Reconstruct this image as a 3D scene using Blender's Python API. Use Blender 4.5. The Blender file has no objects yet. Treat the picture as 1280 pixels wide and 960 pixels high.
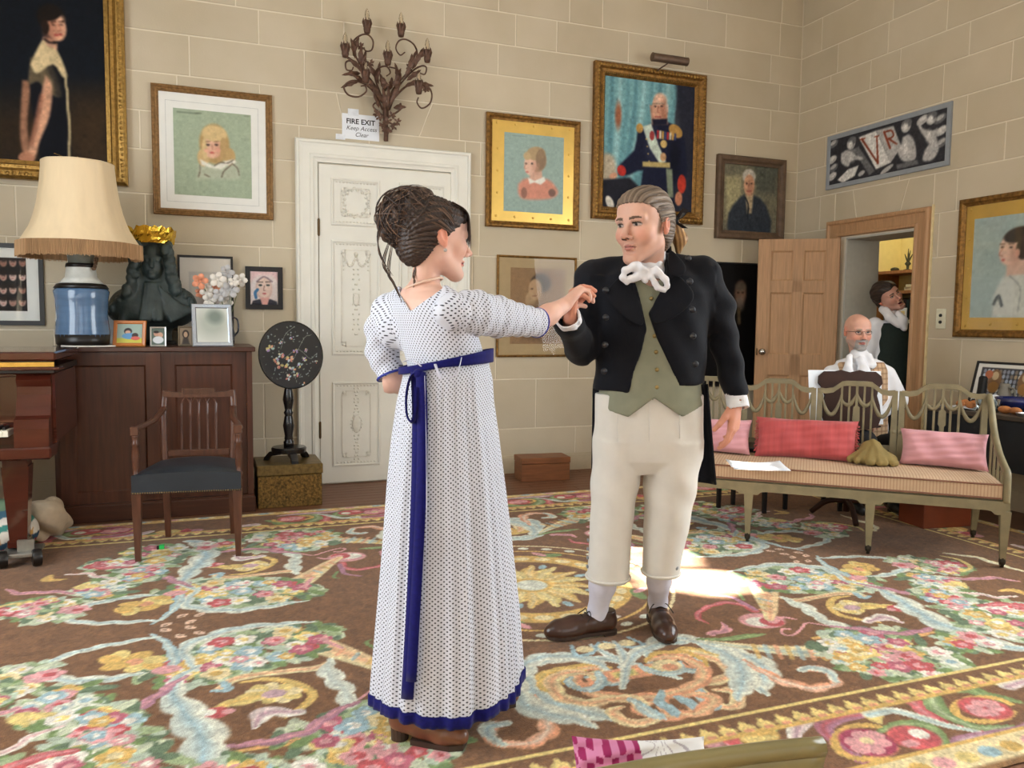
import bpy, math, random
import numpy as np
from math import pi, sin, cos, radians, sqrt
from mathutils import Matrix, Vector
random.seed(7); RNG = np.random.default_rng(7)
SC = bpy.context.scene
COL = SC.collection
# ------------------------------------------------------------------ camera
CAM_F, CAM_H = 1000.0, 1.25                      # focal length in pixels of a 1280 px wide frame, eye height (m)
YAW, PIT, ROL = radians(-20.95), radians(4.45), radians(0.657)
def _rot(yaw, pit, rol):
    cy, sy, cp, sp, cr, sr = cos(yaw), sin(yaw), cos(pit), sin(pit), cos(rol), sin(rol)
    Ry = np.array([[cy,0,sy],[0,1,0],[-sy,0,cy]]); Rx = np.array([[1,0,0],[0,cp,-sp],[0,sp,cp]])
    return np.array([[cr,-sr,0],[sr,cr,0],[0,0,1]]) @ Rx @ Ry
CM = _rot(YAW, PIT, ROL)
CO = np.array([0, 0, CAM_H])
cam = bpy.data.objects.new('camera', bpy.data.cameras.new('camera')); COL.objects.link(cam)
_r, _d, _f = CM
_m = Matrix.Identity(4)
for i, v in enumerate(((_r[0], _r[2], -_r[1]), (-_d[0], -_d[2], _d[1]), (-_f[0], -_f[2], _f[1]))):
    for j in range(3): _m[j][i] = v[j]
_m.translation = Vector(CO)
cam.matrix_world = _m
cam.data.sensor_width = 36; cam.data.lens = CAM_F/1280*36; cam.data.clip_start = .05
SC.camera = cam
# ------------------------------------------------------------------ light
SC.view_settings.view_transform = 'Standard'; SC.view_settings.look = 'None'
SC.view_settings.gamma = 1; SC.view_settings.use_curve_mapping = False
SC.view_settings.exposure = -0.42
w = bpy.data.worlds.new('world'); SC.world = w; w.use_nodes = True
w.node_tree.nodes['Background'].inputs[0].default_value = (.75, .85, 1, 1)
w.node_tree.nodes['Background'].inputs[1].default_value = 0.6
def area(name, loc, to, sx, sy, power, col):
    l = bpy.data.lights.new(name, 'AREA'); l.shape = 'RECTANGLE'; l.size = sx; l.size_y = sy; l.energy = power; l.color = col
    o = bpy.data.objects.new(name, l); COL.objects.link(o); o.location = loc
    o.rotation_euler = (Vector(to)-Vector(loc)).to_track_quat('-Z', 'Y').to_euler()
    return o
DAY = (.90, .96, 1.0)
D, XR, XL, YF, ZC = 6.12, 5.155, -2.6, -2.4, 4.7   # back wall, right wall, left wall, front wall, ceiling
area('daylight_window_right', (XR-.06, 1.35, 1.95), (0, 1.6, 1.3), 2.5, 2.5, 215, DAY)
area('daylight_window_front', (2.7, YF+.06, 2.0), (2.4, 6, 1.7), 1.9, 2.6, 38, DAY)
area('daylight_window_front_west', (-.6, YF+.06, 2.0), (0, 6, 1.7), 1.9, 2.6, 38, DAY)
area('daylight_window_left', (XL+.06, 2.6, 2.0), (2, 2.9, 1.3), 2.4, 2.4, 175, DAY)
sun = bpy.data.lights.new('sun', 'SUN'); sun.energy = 130; sun.angle = radians(.9); sun.color = (1, .95, .87)
SUN = bpy.data.objects.new('sun', sun); COL.objects.link(SUN)
SUN_T = Vector((2.10, 3.36, 0)); SUN_S = Vector((XR, 1.75, 2.45))     # the beam: rug patch, and where it enters the window
SUN.rotation_euler = (SUN_T-SUN_S).to_track_quat('-Z', 'Y').to_euler(); SUN.location = (9, -2, 6)
# ------------------------------------------------------------------ photo pixel -> place
def ray(u, v):
    d = CM.T @ np.array([(u-640)/CAM_F, (v-480)/CAM_F, 1.0])
    return np.array([d[0], d[2], -d[1]])
def onz(u, v, z=0.0): d = ray(u, v); return CO + d*(z-CAM_H)/d[2]
def ony(u, v, y): d = ray(u, v); return CO + d*y/d[1]
def onx(u, v, x): d = ray(u, v); return CO + d*x/d[0]
HR = np.array([cos(YAW), sin(YAW), 0]); HF = np.array([-sin(YAW), cos(YAW), 0])   # camera heading: right, forward
def ondepth(u, v, dep): d = ray(u, v); return CO + d*dep/(d @ HF)
# ------------------------------------------------------------------ colour and materials
def lin(c):
    c = np.asarray(c, float)/255.0
    return np.where(c <= .04045, c/12.92, ((c+.055)/1.055)**2.4)
def C4(c): r = lin(c); return (float(r[0]), float(r[1]), float(r[2]), 1)
MATS = {}
def mat(name, col, rough=.6, metal=0, var=.12, scale=20, bump=0, bscale=None, coat=0, sheen=0, spec=.5, stretch=None, col2=None, trans=0, sss=0, emit=0, ior=1.45):
    if name in MATS: return MATS[name]
    m = bpy.data.materials.new(name); m.use_nodes = True; nt = m.node_tree; N = nt.nodes; L = nt.links
    b = N['Principled BSDF']; MATS[name] = m
    b.inputs['Roughness'].default_value = rough; b.inputs['Metallic'].default_value = metal
    b.inputs['Coat Weight'].default_value = coat; b.inputs['Sheen Weight'].default_value = sheen
    b.inputs['Specular IOR Level'].default_value = spec; b.inputs['Transmission Weight'].default_value = trans; b.inputs['IOR'].default_value = ior
    if sss: b.inputs['Subsurface Weight'].default_value = sss; b.inputs['Subsurface Radius'].default_value = (.012, .005, .003); b.inputs['Subsurface Scale'].default_value = 1
    tc = N.new('ShaderNodeTexCoord'); mp = N.new('ShaderNodeMapping')
    mp.inputs['Scale'].default_value = stretch or (1, 1, 1)
    L.new(tc.outputs['Object'], mp.inputs['Vector'])
    if col == 'attr':
        at = N.new('ShaderNodeAttribute'); at.attribute_name = 'Col'; src = at.outputs['Color']
    else:
        src = None
    nz = N.new('ShaderNodeTexNoise'); nz.inputs['Scale'].default_value = scale; nz.inputs['Detail'].default_value = 4
    L.new(mp.outputs['Vector'], nz.inputs['Vector'])
    cr = N.new('ShaderNodeValToRGB'); L.new(nz.outputs['Fac'], cr.inputs['Fac'])
    cr.color_ramp.elements[0].position = .3; cr.color_ramp.elements[1].position = .7
    if src is None:
        a = lin(col); c2 = lin(col2) if col2 is not None else a*(1+var); c1 = a if col2 is not None else a*(1-var)
        cr.color_ramp.elements[0].color = (*[float(x) for x in c1], 1); cr.color_ramp.elements[1].color = (*[float(min(x, 1)) for x in c2], 1)
        out = cr.outputs['Color']
    else:
        cr.color_ramp.elements[0].color = (1-var,)*3+(1,); cr.color_ramp.elements[1].color = (1+var,)*3+(1,)
        mx = N.new('ShaderNodeMix'); mx.data_type = 'RGBA'; mx.blend_type = 'MULTIPLY'; mx.inputs[0].default_value = 1
        L.new(src, mx.inputs[6]); L.new(cr.outputs['Color'], mx.inputs[7]); out = mx.outputs[2]
    L.new(out, b.inputs['Base Color'])
    if emit:
        L.new(out, b.inputs['Emission Color']); b.inputs['Emission Strength'].default_value = emit
    if bump:
        n2 = N.new('ShaderNodeTexNoise'); n2.inputs['Scale'].default_value = bscale or scale*3; n2.inputs['Detail'].default_value = 3
        L.new(mp.outputs['Vector'], n2.inputs['Vector'])
        bp = N.new('ShaderNodeBump'); bp.inputs['Strength'].default_value = bump; bp.inputs['Distance'].default_value = .01
        L.new(n2.outputs['Fac'], bp.inputs['Height']); L.new(bp.outputs['Normal'], b.inputs['Normal'])
    m['out'] = 1
    return m
def glass(name, tint=(255, 255, 255), rough=.02):
    # a thin pane: a little reflection over what lies behind it
    if name in MATS: return MATS[name]
    m = bpy.data.materials.new(name); m.use_nodes = True; nt = m.node_tree; N = nt.nodes; L = nt.links
    for n in list(N): N.remove(n)
    o = N.new('ShaderNodeOutputMaterial'); t = N.new('ShaderNodeBsdfTransparent'); g = N.new('ShaderNodeBsdfGlossy'); mx = N.new('ShaderNodeMixShader'); fr = N.new('ShaderNodeFresnel')
    t.inputs[0].default_value = C4(tint); g.inputs['Roughness'].default_value = rough; fr.inputs[0].default_value = 1.22
    L.new(fr.outputs[0], mx.inputs[0]); L.new(t.outputs[0], mx.inputs[1]); L.new(g.outputs[0], mx.inputs[2]); L.new(mx.outputs[0], o.inputs[0])
    MATS[name] = m
    return m
# ------------------------------------------------------------------ objects
def thing(name, label, cat, loc=(0, 0, 0), rz=0, group=None):
    o = bpy.data.objects.new(name, None); COL.objects.link(o); o.empty_display_size = .05
    o.location = Vector([float(x) for x in loc]); o.rotation_euler = (0, 0, rz)
    return tag(o, label, cat, group)
def tag(o, label, cat, group=None):
    o['label'] = label; o['category'] = cat
    if group: o['group'] = group
    return o
def struct(o): o['kind'] = 'structure'; return o
def dup(root, loc, rz, label=None, group=None):
    r = root.copy(); COL.objects.link(r); r.location = loc; r.rotation_euler = (0, 0, rz)
    if label: r['label'] = label
    if group: r['group'] = group
    for ch in list(root.children):
        c = ch.copy(); COL.objects.link(c); c.parent = r
        for g in ch.children: d = g.copy(); COL.objects.link(d); d.parent = c
    return r
def mesh_obj(name, V, F, m, parent=None, smooth=False, col=None, uv=None, label=None):
    me = bpy.data.meshes.new(name)
    V = np.asarray(V, float)
    if isinstance(F, np.ndarray) and F.ndim == 2:
        n, k = F.shape
        me.vertices.add(len(V)); me.vertices.foreach_set('co', V.astype(np.float32).ravel())
        me.loops.add(n*k); me.loops.foreach_set('vertex_index', F.astype(np.int32).ravel())
        me.polygons.add(n); me.polygons.foreach_set('loop_start', np.arange(0, n*k, k, dtype=np.int32))
        me.update(calc_edges=True); me.validate()
    else:
        me.from_pydata([tuple(float(x) for x in p) for p in V], [], F); me.update()
    if smooth: me.polygons.foreach_set('use_smooth', np.ones(len(me.polygons), bool))
    if col is not None:
        a = me.color_attributes.new('Col', 'FLOAT_COLOR', 'POINT')
        c = np.ones((len(V), 4), np.float32); c[:, :3] = col; a.data.foreach_set('color', c.ravel())
    if uv is not None:
        a = me.attributes.new('Duv', 'FLOAT_VECTOR', 'POINT')
        c = np.zeros((len(V), 3), np.float32); c[:, :2] = uv; a.data.foreach_set('vector', c.ravel())
    o = bpy.data.objects.new(name, me); COL.objects.link(o)
    if m: me.materials.append(m)
    if parent: o.parent = parent
    if label: o['label'] = label
    return o
def rotm(rx=0, ry=0, rz=0):
    cx, sx, cy, sy, cz, sz = cos(rx), sin(rx), cos(ry), sin(ry), cos(rz), sin(rz)
    return np.array([[cz,-sz,0],[sz,cz,0],[0,0,1]]) @ np.array([[cy,0,sy],[0,1,0],[-sy,0,cy]]) @ np.array([[1,0,0],[0,cx,-sx],[0,sx,cx]])
def spline(P, n=8):
    P = np.asarray(P, float)
    if len(P) < 3: return np.array([P[0]+(P[-1]-P[0])*t for t in np.linspace(0, 1, n+1)])
    Q = np.vstack([2*P[0]-P[1], P, 2*P[-1]-P[-2]]); out = []
    for i in range(1, len(Q)-2):
        for t in np.arange(n)/n:
            a, b, c, d = Q[i-1], Q[i], Q[i+1], Q[i+2]
            out.append(.5*((2*b)+(c-a)*t+(2*a-5*b+4*c-d)*t*t+(-a+3*b-3*c+d)*t**3))
    out.append(P[-1]); return np.array(out)
class MB:
    """collects shapes and links them as one mesh object"""
    def __init__(s): s.V = []; s.F = []
    def add(s, V, F, R=None, at=None):
        V = np.asarray(V, float)
        if R is not None: V = V @ np.asarray(R).T
        if at is not None: V = V + np.asarray(at)
        k = len(s.V); s.V.extend(V); s.F.extend([tuple(i+k for i in f) for f in F]); return s
    def box(s, x0, x1, y0, y1, z0, z1, b=0, R=None, at=None):
        if b <= 0:
            V = [(x, y, z) for x in (x0, x1) for y in (y0, y1) for z in (z0, z1)]
            return s.add(V, [(0,1,3,2),(4,6,7,5),(0,4,5,1),(2,3,7,6),(0,2,6,4),(1,5,7,3)], R, at)
        import itertools
        V = []; idx = {}
        X, Y, Z = (x0, x1), (y0, y1), (z0, z1)
        for i, j, k in itertools.product((0, 1), repeat=3):
            sx, sy, sz = (1, -1)[i], (1, -1)[j], (1, -1)[k]
            for ax in range(3):
                p = [X[i], Y[j], Z[k]]
                for a, sg in enumerate((sx, sy, sz)):
                    if a != ax: p[a] += sg*b
                idx[(i, j, k, ax)] = len(V); V.append(p)     # vertex on the face whose normal is ax
        F = []
        I = lambda i, j, k, a: idx[(i, j, k, a)]
        for i in (0, 1):
            q = [I(i,0,0,0), I(i,1,0,0), I(i,1,1,0), I(i,0,1,0)]; F.append(q if i else q[::-1])
            q = [I(0,i,0,1), I(0,i,1,1), I(1,i,1,1), I(1,i,0,1)]; F.append(q if i else q[::-1])
            q = [I(0,0,i,2), I(1,0,i,2), I(1,1,i,2), I(0,1,i,2)]; F.append(q if i else q[::-1])
        for i in (0, 1):
            for j in (0, 1):
                q = [I(i,j,0,0), I(i,j,0,1), I(i,j,1,1), I(i,j,1,0)]; F.append(q if i == j else q[::-1])
                q = [I(i,0,j,0), I(i,1,j,0), I(i,1,j,2), I(i,0,j,2)]; F.append(q if i != j else q[::-1])
                q = [I(0,i,j,1), I(0,i,j,2), I(1,i,j,2), I(1,i,j,1)]; F.append(q[::-1] if i != j else q)
        for i in (0, 1):
            for j in (0, 1):
                for k in (0, 1):
                    q = [I(i,j,k,0), I(i,j,k,1), I(i,j,k,2)]; F.append(q if (i+j+k) % 2 else q[::-1])
        return s.add(V, F, R, at)
    def tube(s, P, r, n=8, R=None, at=None, cap=True, flat=None):
        """tube along points P, radius r (number or list); flat=(a,b) squashes the section"""
        P = np.asarray(P, float); m = len(P); r = np.broadcast_to(np.asarray(r, float), (m,)) if np.ndim(r) <= 1 else r
        T = np.gradient(P, axis=0); T /= np.linalg.norm(T, axis=1)[:, None]+1e-12
        up = np.array([0, 0, 1.]) if abs(T[0][2]) < .9 else np.array([1., 0, 0])
        u = np.cross(up, T[0]); u /= np.linalg.norm(u); V = []
        for i in range(m):
            u = u-T[i]*(u @ T[i]); u /= np.linalg.norm(u)+1e-12; w_ = np.cross(T[i], u)
            a, b = flat if flat else (1, 1)
            for k in range(n):
                t = 2*pi*k/n; V.append(P[i]+r[i]*(a*cos(t)*u+b*sin(t)*w_))
        F = [(i*n+k, i*n+(k+1) % n, (i+1)*n+(k+1) % n, (i+1)*n+k) for i in range(m-1) for k in range(n)]
        if cap: F += [tuple(range(n))[::-1], tuple(range((m-1)*n, m*n))]
        return s.add(V, F, R, at)
    def cyl(s, a, b, r0, r1=None, n=12): return s.tube([a, b], [r0, r0 if r1 is None else r1], n)
    def lathe(s, prof, n=20, R=None, at=None, sx=1, sy=1):
        V = [(r*cos(2*pi*k/n)*sx, r*sin(2*pi*k/n)*sy, z) for r, z in prof for k in range(n)]; m = len(prof)
        F = [(i*n+k, i*n+(k+1) % n, (i+1)*n+(k+1) % n, (i+1)*n+k) for i in range(m-1) for k in range(n)]
        if prof[0][0] > 1e-6: F.append(tuple(range(n))[::-1])
        if prof[-1][0] > 1e-6: F.append(tuple(range((m-1)*n, m*n)))
        return s.add(V, F, R, at)
    def prism(s, pts, y0, y1, R=None, at=None):
        """outline pts (x,z) extruded along y"""
        n = len(pts); V = [(x, y0, z) for x, z in pts]+[(x, y1, z) for x, z in pts]
        ar = sum(pts[i][0]*pts[(i+1) % n][1]-pts[(i+1) % n][0]*pts[i][1] for i in range(n))
        F = [tuple(range(n)), tuple(range(2*n-1, n-1, -1))]+[(i, i+n, (i+1) % n+n, (i+1) % n) for i in range(n)]
        if ar < 0: F = [f[::-1] for f in F]
        return s.add(V, F, R, at)
    def slab(s, pts, z0, z1, R=None, at=None):
        """outline pts (x,y) extruded along z"""
        n = len(pts); V = [(x, y, z0) for x, y in pts]+[(x, y, z1) for x, y in pts]
        ar = sum(pts[i][0]*pts[(i+1) % n][1]-pts[(i+1) % n][0]*pts[i][1] for i in range(n))
        F = [tuple(range(n))[::-1], tuple(range(n, 2*n))]+[(i, (i+1) % n, (i+1) % n+n, i+n) for i in range(n)]
        if ar < 0: F = [f[::-1] for f in F]
        return s.add(V, F, R, at)
    def sphere(s, c, r, n=12, m=8, R=None):
        r = np.broadcast_to(np.asarray(r, float), (3,))
        V = [(0, 0, 1)]+[(sin(pi*i/m)*cos(2*pi*k/n), sin(pi*i/m)*sin(2*pi*k/n), cos(pi*i/m)) for i in range(1, m) for k in range(n)]+[(0, 0, -1)]
        F = [(0, 1+k, 1+(k+1) % n) for k in range(n)]
        F += [(1+i*n+k, 1+(i+1)*n+k, 1+(i+1)*n+(k+1) % n, 1+i*n+(k+1) % n) for i in range(m-2) for k in range(n)]
        F += [(1+(m-2)*n+k, len(V)-1, 1+(m-2)*n+(k+1) % n) for k in range(n)]
        return s.add(np.array(V)*r, F, R, c)
    def ring_frame(s, w_, h, prof, y_sign=-1):
        """mitred picture frame centred on x, bottom at z=0; prof = [(inset, proud)] from the outside in"""
        V = []; m = len(prof)
        for ins, pr in prof:
            V += [(-w_/2+ins, y_sign*pr, ins), (w_/2-ins, y_sign*pr, ins), (w_/2-ins, y_sign*pr, h-ins), (-w_/2+ins, y_sign*pr, h-ins)]
        F = [(i*4+k, i*4+(k+1) % 4, (i+1)*4+(k+1) % 4, (i+1)*4+k) for i in range(m-1) for k in range(4)]
        return s.add(V, F)
    def grid(s, f, nu, nv, closed_u=False):
        """surface f(u,v)->(x,y,z), u,v in 0..1"""
        V = [f(i/(nu if closed_u else nu-1), j/(nv-1)) for j in range(nv) for i in range(nu)]
        F = [(j*nu+i, j*nu+(i+1) % nu, (j+1)*nu+(i+1) % nu, (j+1)*nu+i) for j in range(nv-1) for i in range(nu if closed_u else nu-1)]
        return s.add(V, F)
    def build(s, name, m, parent=None, smooth=False, label=None, solid=0, uv=None, col=None, at=None, R=None, subd=0, autosmooth=None):
        V = np.array(s.V)
        if R is not None: V = V @ np.asarray(R).T
        if at is not None: V = V+np.asarray(at)
        o = mesh_obj(name, V, s.F, m, parent, smooth, col=col, uv=uv, label=label)
        if autosmooth is not None: o.data.set_sharp_from_angle(angle=radians(autosmooth))
        if solid:
            md = o.modifiers.new('solid', 'SOLIDIFY'); md.thickness = solid; md.offset = 0
        if subd:
            md = o.modifiers.new('sub', 'SUBSURF'); md.levels = subd; md.render_levels = subd
        return o
# ------------------------------------------------------------------ flat colour drawing (carpet weave, pictures): colours of the thing itself
class Paint:
    def __init__(s, x0, x1, y0, y1, nx, ny, bg, fmap=None):
        s.x = np.linspace(x0, x1, nx); s.y = np.linspace(y0, y1, ny); s.b = (x0, x1, y0, y1)
        s.X, s.Y = np.meshgrid(s.x, s.y); s.A = np.zeros((ny, nx, 3)); s.A[:] = bg; s.f = fmap or (lambda u, v: (u, v))
        s.ws = 1.0; s.px = 1.0
    def mp(s, P): return np.array([s.f(*p)[:2] for p in P])
    def win(s, P, m):
        a, b = P.min(0)-m, P.max(0)+m
        i0, i1 = np.searchsorted(s.x, (a[0], b[0])); j0, j1 = np.searchsorted(s.y, (a[1], b[1]))
        return slice(j0, j1), slice(i0, i1)
    def blend(s, w_, al, col):
        a = np.clip(al, 0, 1)[..., None]; s.A[w_] = s.A[w_]*(1-a)+np.asarray(col, float)*a
    def ell(s, c, rx, ry, col, rot=0, soft=.15, a=1, raw=False):
        c = np.array(c if raw else s.f(*c)[:2]); rx, ry = rx*s.px, ry*s.px; m = max(rx, ry)*(1+soft)
        w_ = s.win(c[None], m); X, Y = s.X[w_]-c[0], s.Y[w_]-c[1]
        if X.size == 0: return
        u = (X*cos(rot)+Y*sin(rot))/rx; v = (-X*sin(rot)+Y*cos(rot))/ry
        s.blend(w_, a*np.clip((1-np.sqrt(u*u+v*v))/soft+.5, 0, 1), col)
    def poly(s, P, col, soft=1.0, a=1, raw=False, sm=0):
        P = np.array(P, float) if raw else s.mp(P)
        if sm: P = spline(np.vstack([P, P[:1]]), sm)[:-1]
        sf = soft*s.px; w_ = s.win(P, sf); X, Y = s.X[w_], s.Y[w_]
        if X.size == 0: return
        ins = np.zeros(X.shape, bool); dist = np.full(X.shape, 1e9)
        for i in range(len(P)):
            (xa, ya), (xb, yb) = P[i], P[(i+1) % len(P)]
            if ya != yb: ins ^= ((ya > Y) != (yb > Y)) & (X < (xb-xa)*(Y-ya)/(yb-ya)+xa)
            dx, dy = xb-xa, yb-ya; t = np.clip(((X-xa)*dx+(Y-ya)*dy)/(dx*dx+dy*dy+1e-12), 0, 1)
            dist = np.minimum(dist, np.hypot(X-xa-t*dx, Y-ya-t*dy))
        s.blend(w_, a*np.clip(np.where(ins, dist, -dist)/sf+.5, 0, 1), col)
    def stroke(s, P, wd, col, soft=.2, a=1, raw=False, sm=6, wob=0, freq=60, hi=None, himix=.6):
        """a band along P; wd = widths along it; wob makes a lobed, leafy edge; hi = colour of the inner vein side"""
        P = np.array(P, float) if raw else s.mp(P)
        if sm: P = spline(P, sm)
        wd = np.interp(np.linspace(0, 1, len(P)), np.linspace(0, 1, np.size(wd)), np.atleast_1d(wd))*s.px*s.ws
        m = wd.max()*(1.6+wob); w_ = s.win(P, m); X, Y = s.X[w_], s.Y[w_]
        if X.size == 0: return
        best = np.full(X.shape, 9.); side = np.zeros(X.shape); L = 0
        for i in range(len(P)-1):
            (xa, ya), (xb, yb) = P[i], P[i+1]; dx, dy = xb-xa, yb-ya; l = np.hypot(dx, dy)+1e-9
            t = np.clip(((X-xa)*dx+(Y-ya)*dy)/(l*l), 0, 1); dd = np.hypot(X-xa-t*dx, Y-ya-t*dy)
            ww = wd[i]*(1-t)+wd[i+1]*t
            if wob:
                sd = np.sign((X-xa)*dy-(Y-ya)*dx); ph = (L+t*l)-dd*.9
                ww = ww*(1.06-min(.75, wob*1.35)*(.5+.5*np.sin(ph*freq*.8+sd*1.3))**1.6)
            q = dd/(ww+1e-6); k = q < best; best[k] = q[k]; side[k] = ((X-xa)*dy-(Y-ya)*dx)[k]/l
            L += l
        al = a*np.clip((1-best)/soft+.5, 0, 1)
        if hi is None: s.blend(w_, al, col)
        else:
            g = np.clip(1-best*1.6, 0, 1)*himix+.25*(side > 0); g = np.clip(g, 0, 1)[..., None]
            cc = np.asarray(col, float)*(1-g)+np.asarray(hi, float)*g
            al = al[..., None]; s.A[w_] = s.A[w_]*(1-al)+cc*al
    def noise(s, amp, seed=1, cell=1):
        r = np.random.default_rng(seed); ny, nx = s.A.shape[:2]
        n = r.normal(0, 1, (ny//cell+2, nx//cell+2)); n = np.repeat(np.repeat(n, cell, 0), cell, 1)[:ny, :nx]
        s.A *= (1+amp*n)[..., None]
    def blur(s, n=1):
        for _ in range(n):
            for ax in (0, 1): s.A = (np.roll(s.A, 1, ax)+2*s.A+np.roll(s.A, -1, ax))/4
    def brush(s, amp=.05, seed=3):
        s.noise(amp*.8, seed, 4); s.blur(1); s.noise(amp*.4, seed+1, 2)
    def mesh(s, name, m, parent, to3):
        """grid mesh; to3(x,y) arrays -> (n,3)"""
        ny, nx = s.A.shape[:2]; V = to3(s.X.ravel(), s.Y.ravel())
        i = (np.arange(ny-1)[:, None]*nx+np.arange(nx-1)[None]).ravel()
        F = np.stack([i, i+1, i+nx+1, i+nx], 1)
        return mesh_obj(name, V, F, m, parent, False, col=lin(np.clip(s.A, 0, 255).reshape(-1, 3)))
# ------------------------------------------------------------------ smooth solids from signed distances (bodies, cloth, sculpture)
class Solid:
    def __init__(s, lo, hi, h):
        s.lo = np.array(lo, float); s.h = h; s.n = np.ceil((np.array(hi)-s.lo)/h).astype(int)+1
        s.ax = [(s.lo[a]+h*np.arange(s.n[a])).astype(np.float32) for a in range(3)]
        s.D = np.full(s.n, 1.0, np.float32)
    def _w(s, lo, hi):
        sl = []
        for a in range(3):
            i0 = max(0, int((lo[a]-s.lo[a])/s.h)-1); i1 = min(s.n[a], int((hi[a]-s.lo[a])/s.h)+3)
            if i1 <= i0: return None
            sl.append(slice(i0, i1))
        return tuple(sl)
    def _p(s, w_): return np.meshgrid(*[s.ax[a][w_[a]] for a in range(3)], indexing='ij')
    def put(s, w_, d, k, op):
        O = s.D[w_]
        if op == 'sub': d = -d; k_ = max(k, 1e-6); hh = np.clip(.5-.5*(d-O)/k_*-1 if False else .5+.5*(d-O)/k_, 0, 1); s.D[w_] = O*(1-hh)+d*hh+k_*hh*(1-hh)
        elif op == 'int': s.D[w_] = np.maximum(O, d)
        else: k_ = max(k, 1e-6); hh = np.clip(.5+.5*(O-d)/k_, 0, 1); s.D[w_] = O*(1-hh)+d*hh-k_*hh*(1-hh)
    def cone(s, a, b, ra, rb=None, k=.02, op='add'):
        rb = ra if rb is None else rb; a = np.array(a, float); b = np.array(b, float); m = max(ra, rb)+k+3*s.h
        w_ = s._w(np.minimum(a, b)-m, np.maximum(a, b)+m)
        if w_ is None: return s
        X, Y, Z = s._p(w_); d = b-a; L2 = d @ d+1e-12
        t = np.clip(((X-a[0])*d[0]+(Y-a[1])*d[1]+(Z-a[2])*d[2])/L2, 0, 1)
        q = np.sqrt((X-a[0]-t*d[0])**2+(Y-a[1]-t*d[1])**2+(Z-a[2]-t*d[2])**2)-(ra+(rb-ra)*t)
        s.put(w_, q.astype(np.float32), k, op); return s
    def chain(s, P, r, k=.02, op='add'):
        for i in range(len(P)-1): s.cone(P[i], P[i+1], r[i], r[i+1], k if i == 0 else min(k, .02), op)
        return s
    def ell(s, c, r, R=None, k=.02, op='add'):
        c = np.array(c, float); r = np.broadcast_to(np.array(r, float), (3,)); m = r.max()+k+3*s.h
        if R is None: w_ = s._w(c-r-k-3*s.h, c+r+k+3*s.h)
        else: w_ = s._w(c-m, c+m)
        if w_ is None: return s
        X, Y, Z = s._p(w_); Q = np.stack([X-c[0], Y-c[1], Z-c[2]], -1)
        if R is not None: Q = Q @ np.asarray(R, np.float32)
        k0 = np.sqrt(((Q/r)**2).sum(-1)); k1 = np.sqrt(((Q/r**2)**2).sum(-1))
        d = np.where(k0 < 1e-4, -r.min(), k0*(k0-1)/(k1+1e-9))
        s.put(w_, d.astype(np.float32), k, op); return s
    def box(s, c, r, R=None, k=.01, rd=.01, op='add'):
        c = np.array(c, float); r = np.array(r, float); m = np.linalg.norm(r)+k+3*s.h
        w_ = s._w(c-m, c+m)
        if w_ is None: return s
        X, Y, Z = s._p(w_); Q = np.stack([X-c[0], Y-c[1], Z-c[2]], -1)
        if R is not None: Q = Q @ np.asarray(R, np.float32)
        q = np.abs(Q)-(r-rd); d = np.sqrt((np.maximum(q, 0)**2).sum(-1))+np.minimum(q.max(-1), 0)-rd
        s.put(w_, d.astype(np.float32), k, op); return s
    def cut(s, fn):
        """keep where fn(X,Y,Z) < 0"""
        X, Y, Z = s._p((slice(None),)*3); s.D = np.maximum(s.D, fn(X, Y, Z).astype(np.float32)); return s
    def warp(s, fn):
        X, Y, Z = s._p((slice(None),)*3); s.D = (s.D+fn(X, Y, Z)).astype(np.float32); return s
    def mesh(s, relax=1):
        D = s.D; S = D < 0; n = D.shape; c = tuple(k-1 for k in n); cnt = np.zeros(c, np.float32); acc = np.zeros(c+(3,), np.float32)
        off = [(i, j, k) for i in (0, 1) for j in (0, 1) for k in (0, 1)]
        sl = lambda o: tuple(slice(o[a], o[a]+c[a]) for a in range(3))
        alls = np.ones(c, bool); anys = np.zeros(c, bool)
        for o in off: alls &= S[sl(o)]; anys |= S[sl(o)]
        mask = anys & ~alls; ii = np.argwhere(mask)
        if not len(ii): raise RuntimeError('empty solid')
        pos = np.zeros((len(ii), 3)); ct = np.zeros(len(ii))
        val = {o: D[ii[:, 0]+o[0], ii[:, 1]+o[1], ii[:, 2]+o[2]] for o in off}
        for a in off:
            for ax in range(3):
                if a[ax] == 0:
                    b = list(a); b[ax] = 1; va, vb = val[a], val[tuple(b)]; cr = (va < 0) != (vb < 0)
                    t = np.where(cr, va/np.where(cr, va-vb, 1), 0)
                    p = np.array(a, float)[None].repeat(len(ii), 0); p[:, ax] += t
                    pos[cr] += p[cr]; ct[cr] += 1
        V = s.lo+s.h*(ii+pos/ct[:, None]); idx = np.full(c, -1, int); idx[mask] = np.arange(len(ii)); F = []
        for ax in range(3):
            b1, b2 = (ax+1) % 3, (ax+2) % 3
            A = [slice(None)]*3; A[ax] = slice(0, n[ax]-1); B = [slice(None)]*3; B[ax] = slice(1, n[ax])
            sa, sb = S[tuple(A)], S[tuple(B)]; e = np.argwhere(sa != sb)
            e = e[(e[:, b1] > 0) & (e[:, b2] > 0) & (e[:, b1] < n[b1]-1) & (e[:, b2] < n[b2]-1)]
            if not len(e): continue
            flip = ~sa[e[:, 0], e[:, 1], e[:, 2]]
            def cell(d1, d2): q = e.copy(); q[:, b1] -= d1; q[:, b2] -= d2; return idx[q[:, 0], q[:, 1], q[:, 2]]
            q = np.stack([cell(1, 1), cell(0, 1), cell(0, 0), cell(1, 0)], 1); q[flip] = q[flip][:, ::-1]; F.append(q)
        F = np.concatenate(F); us = np.unique(F); rm = np.full(len(V), -1); rm[us] = np.arange(len(us)); V = V[us]; F = rm[F]
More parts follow.
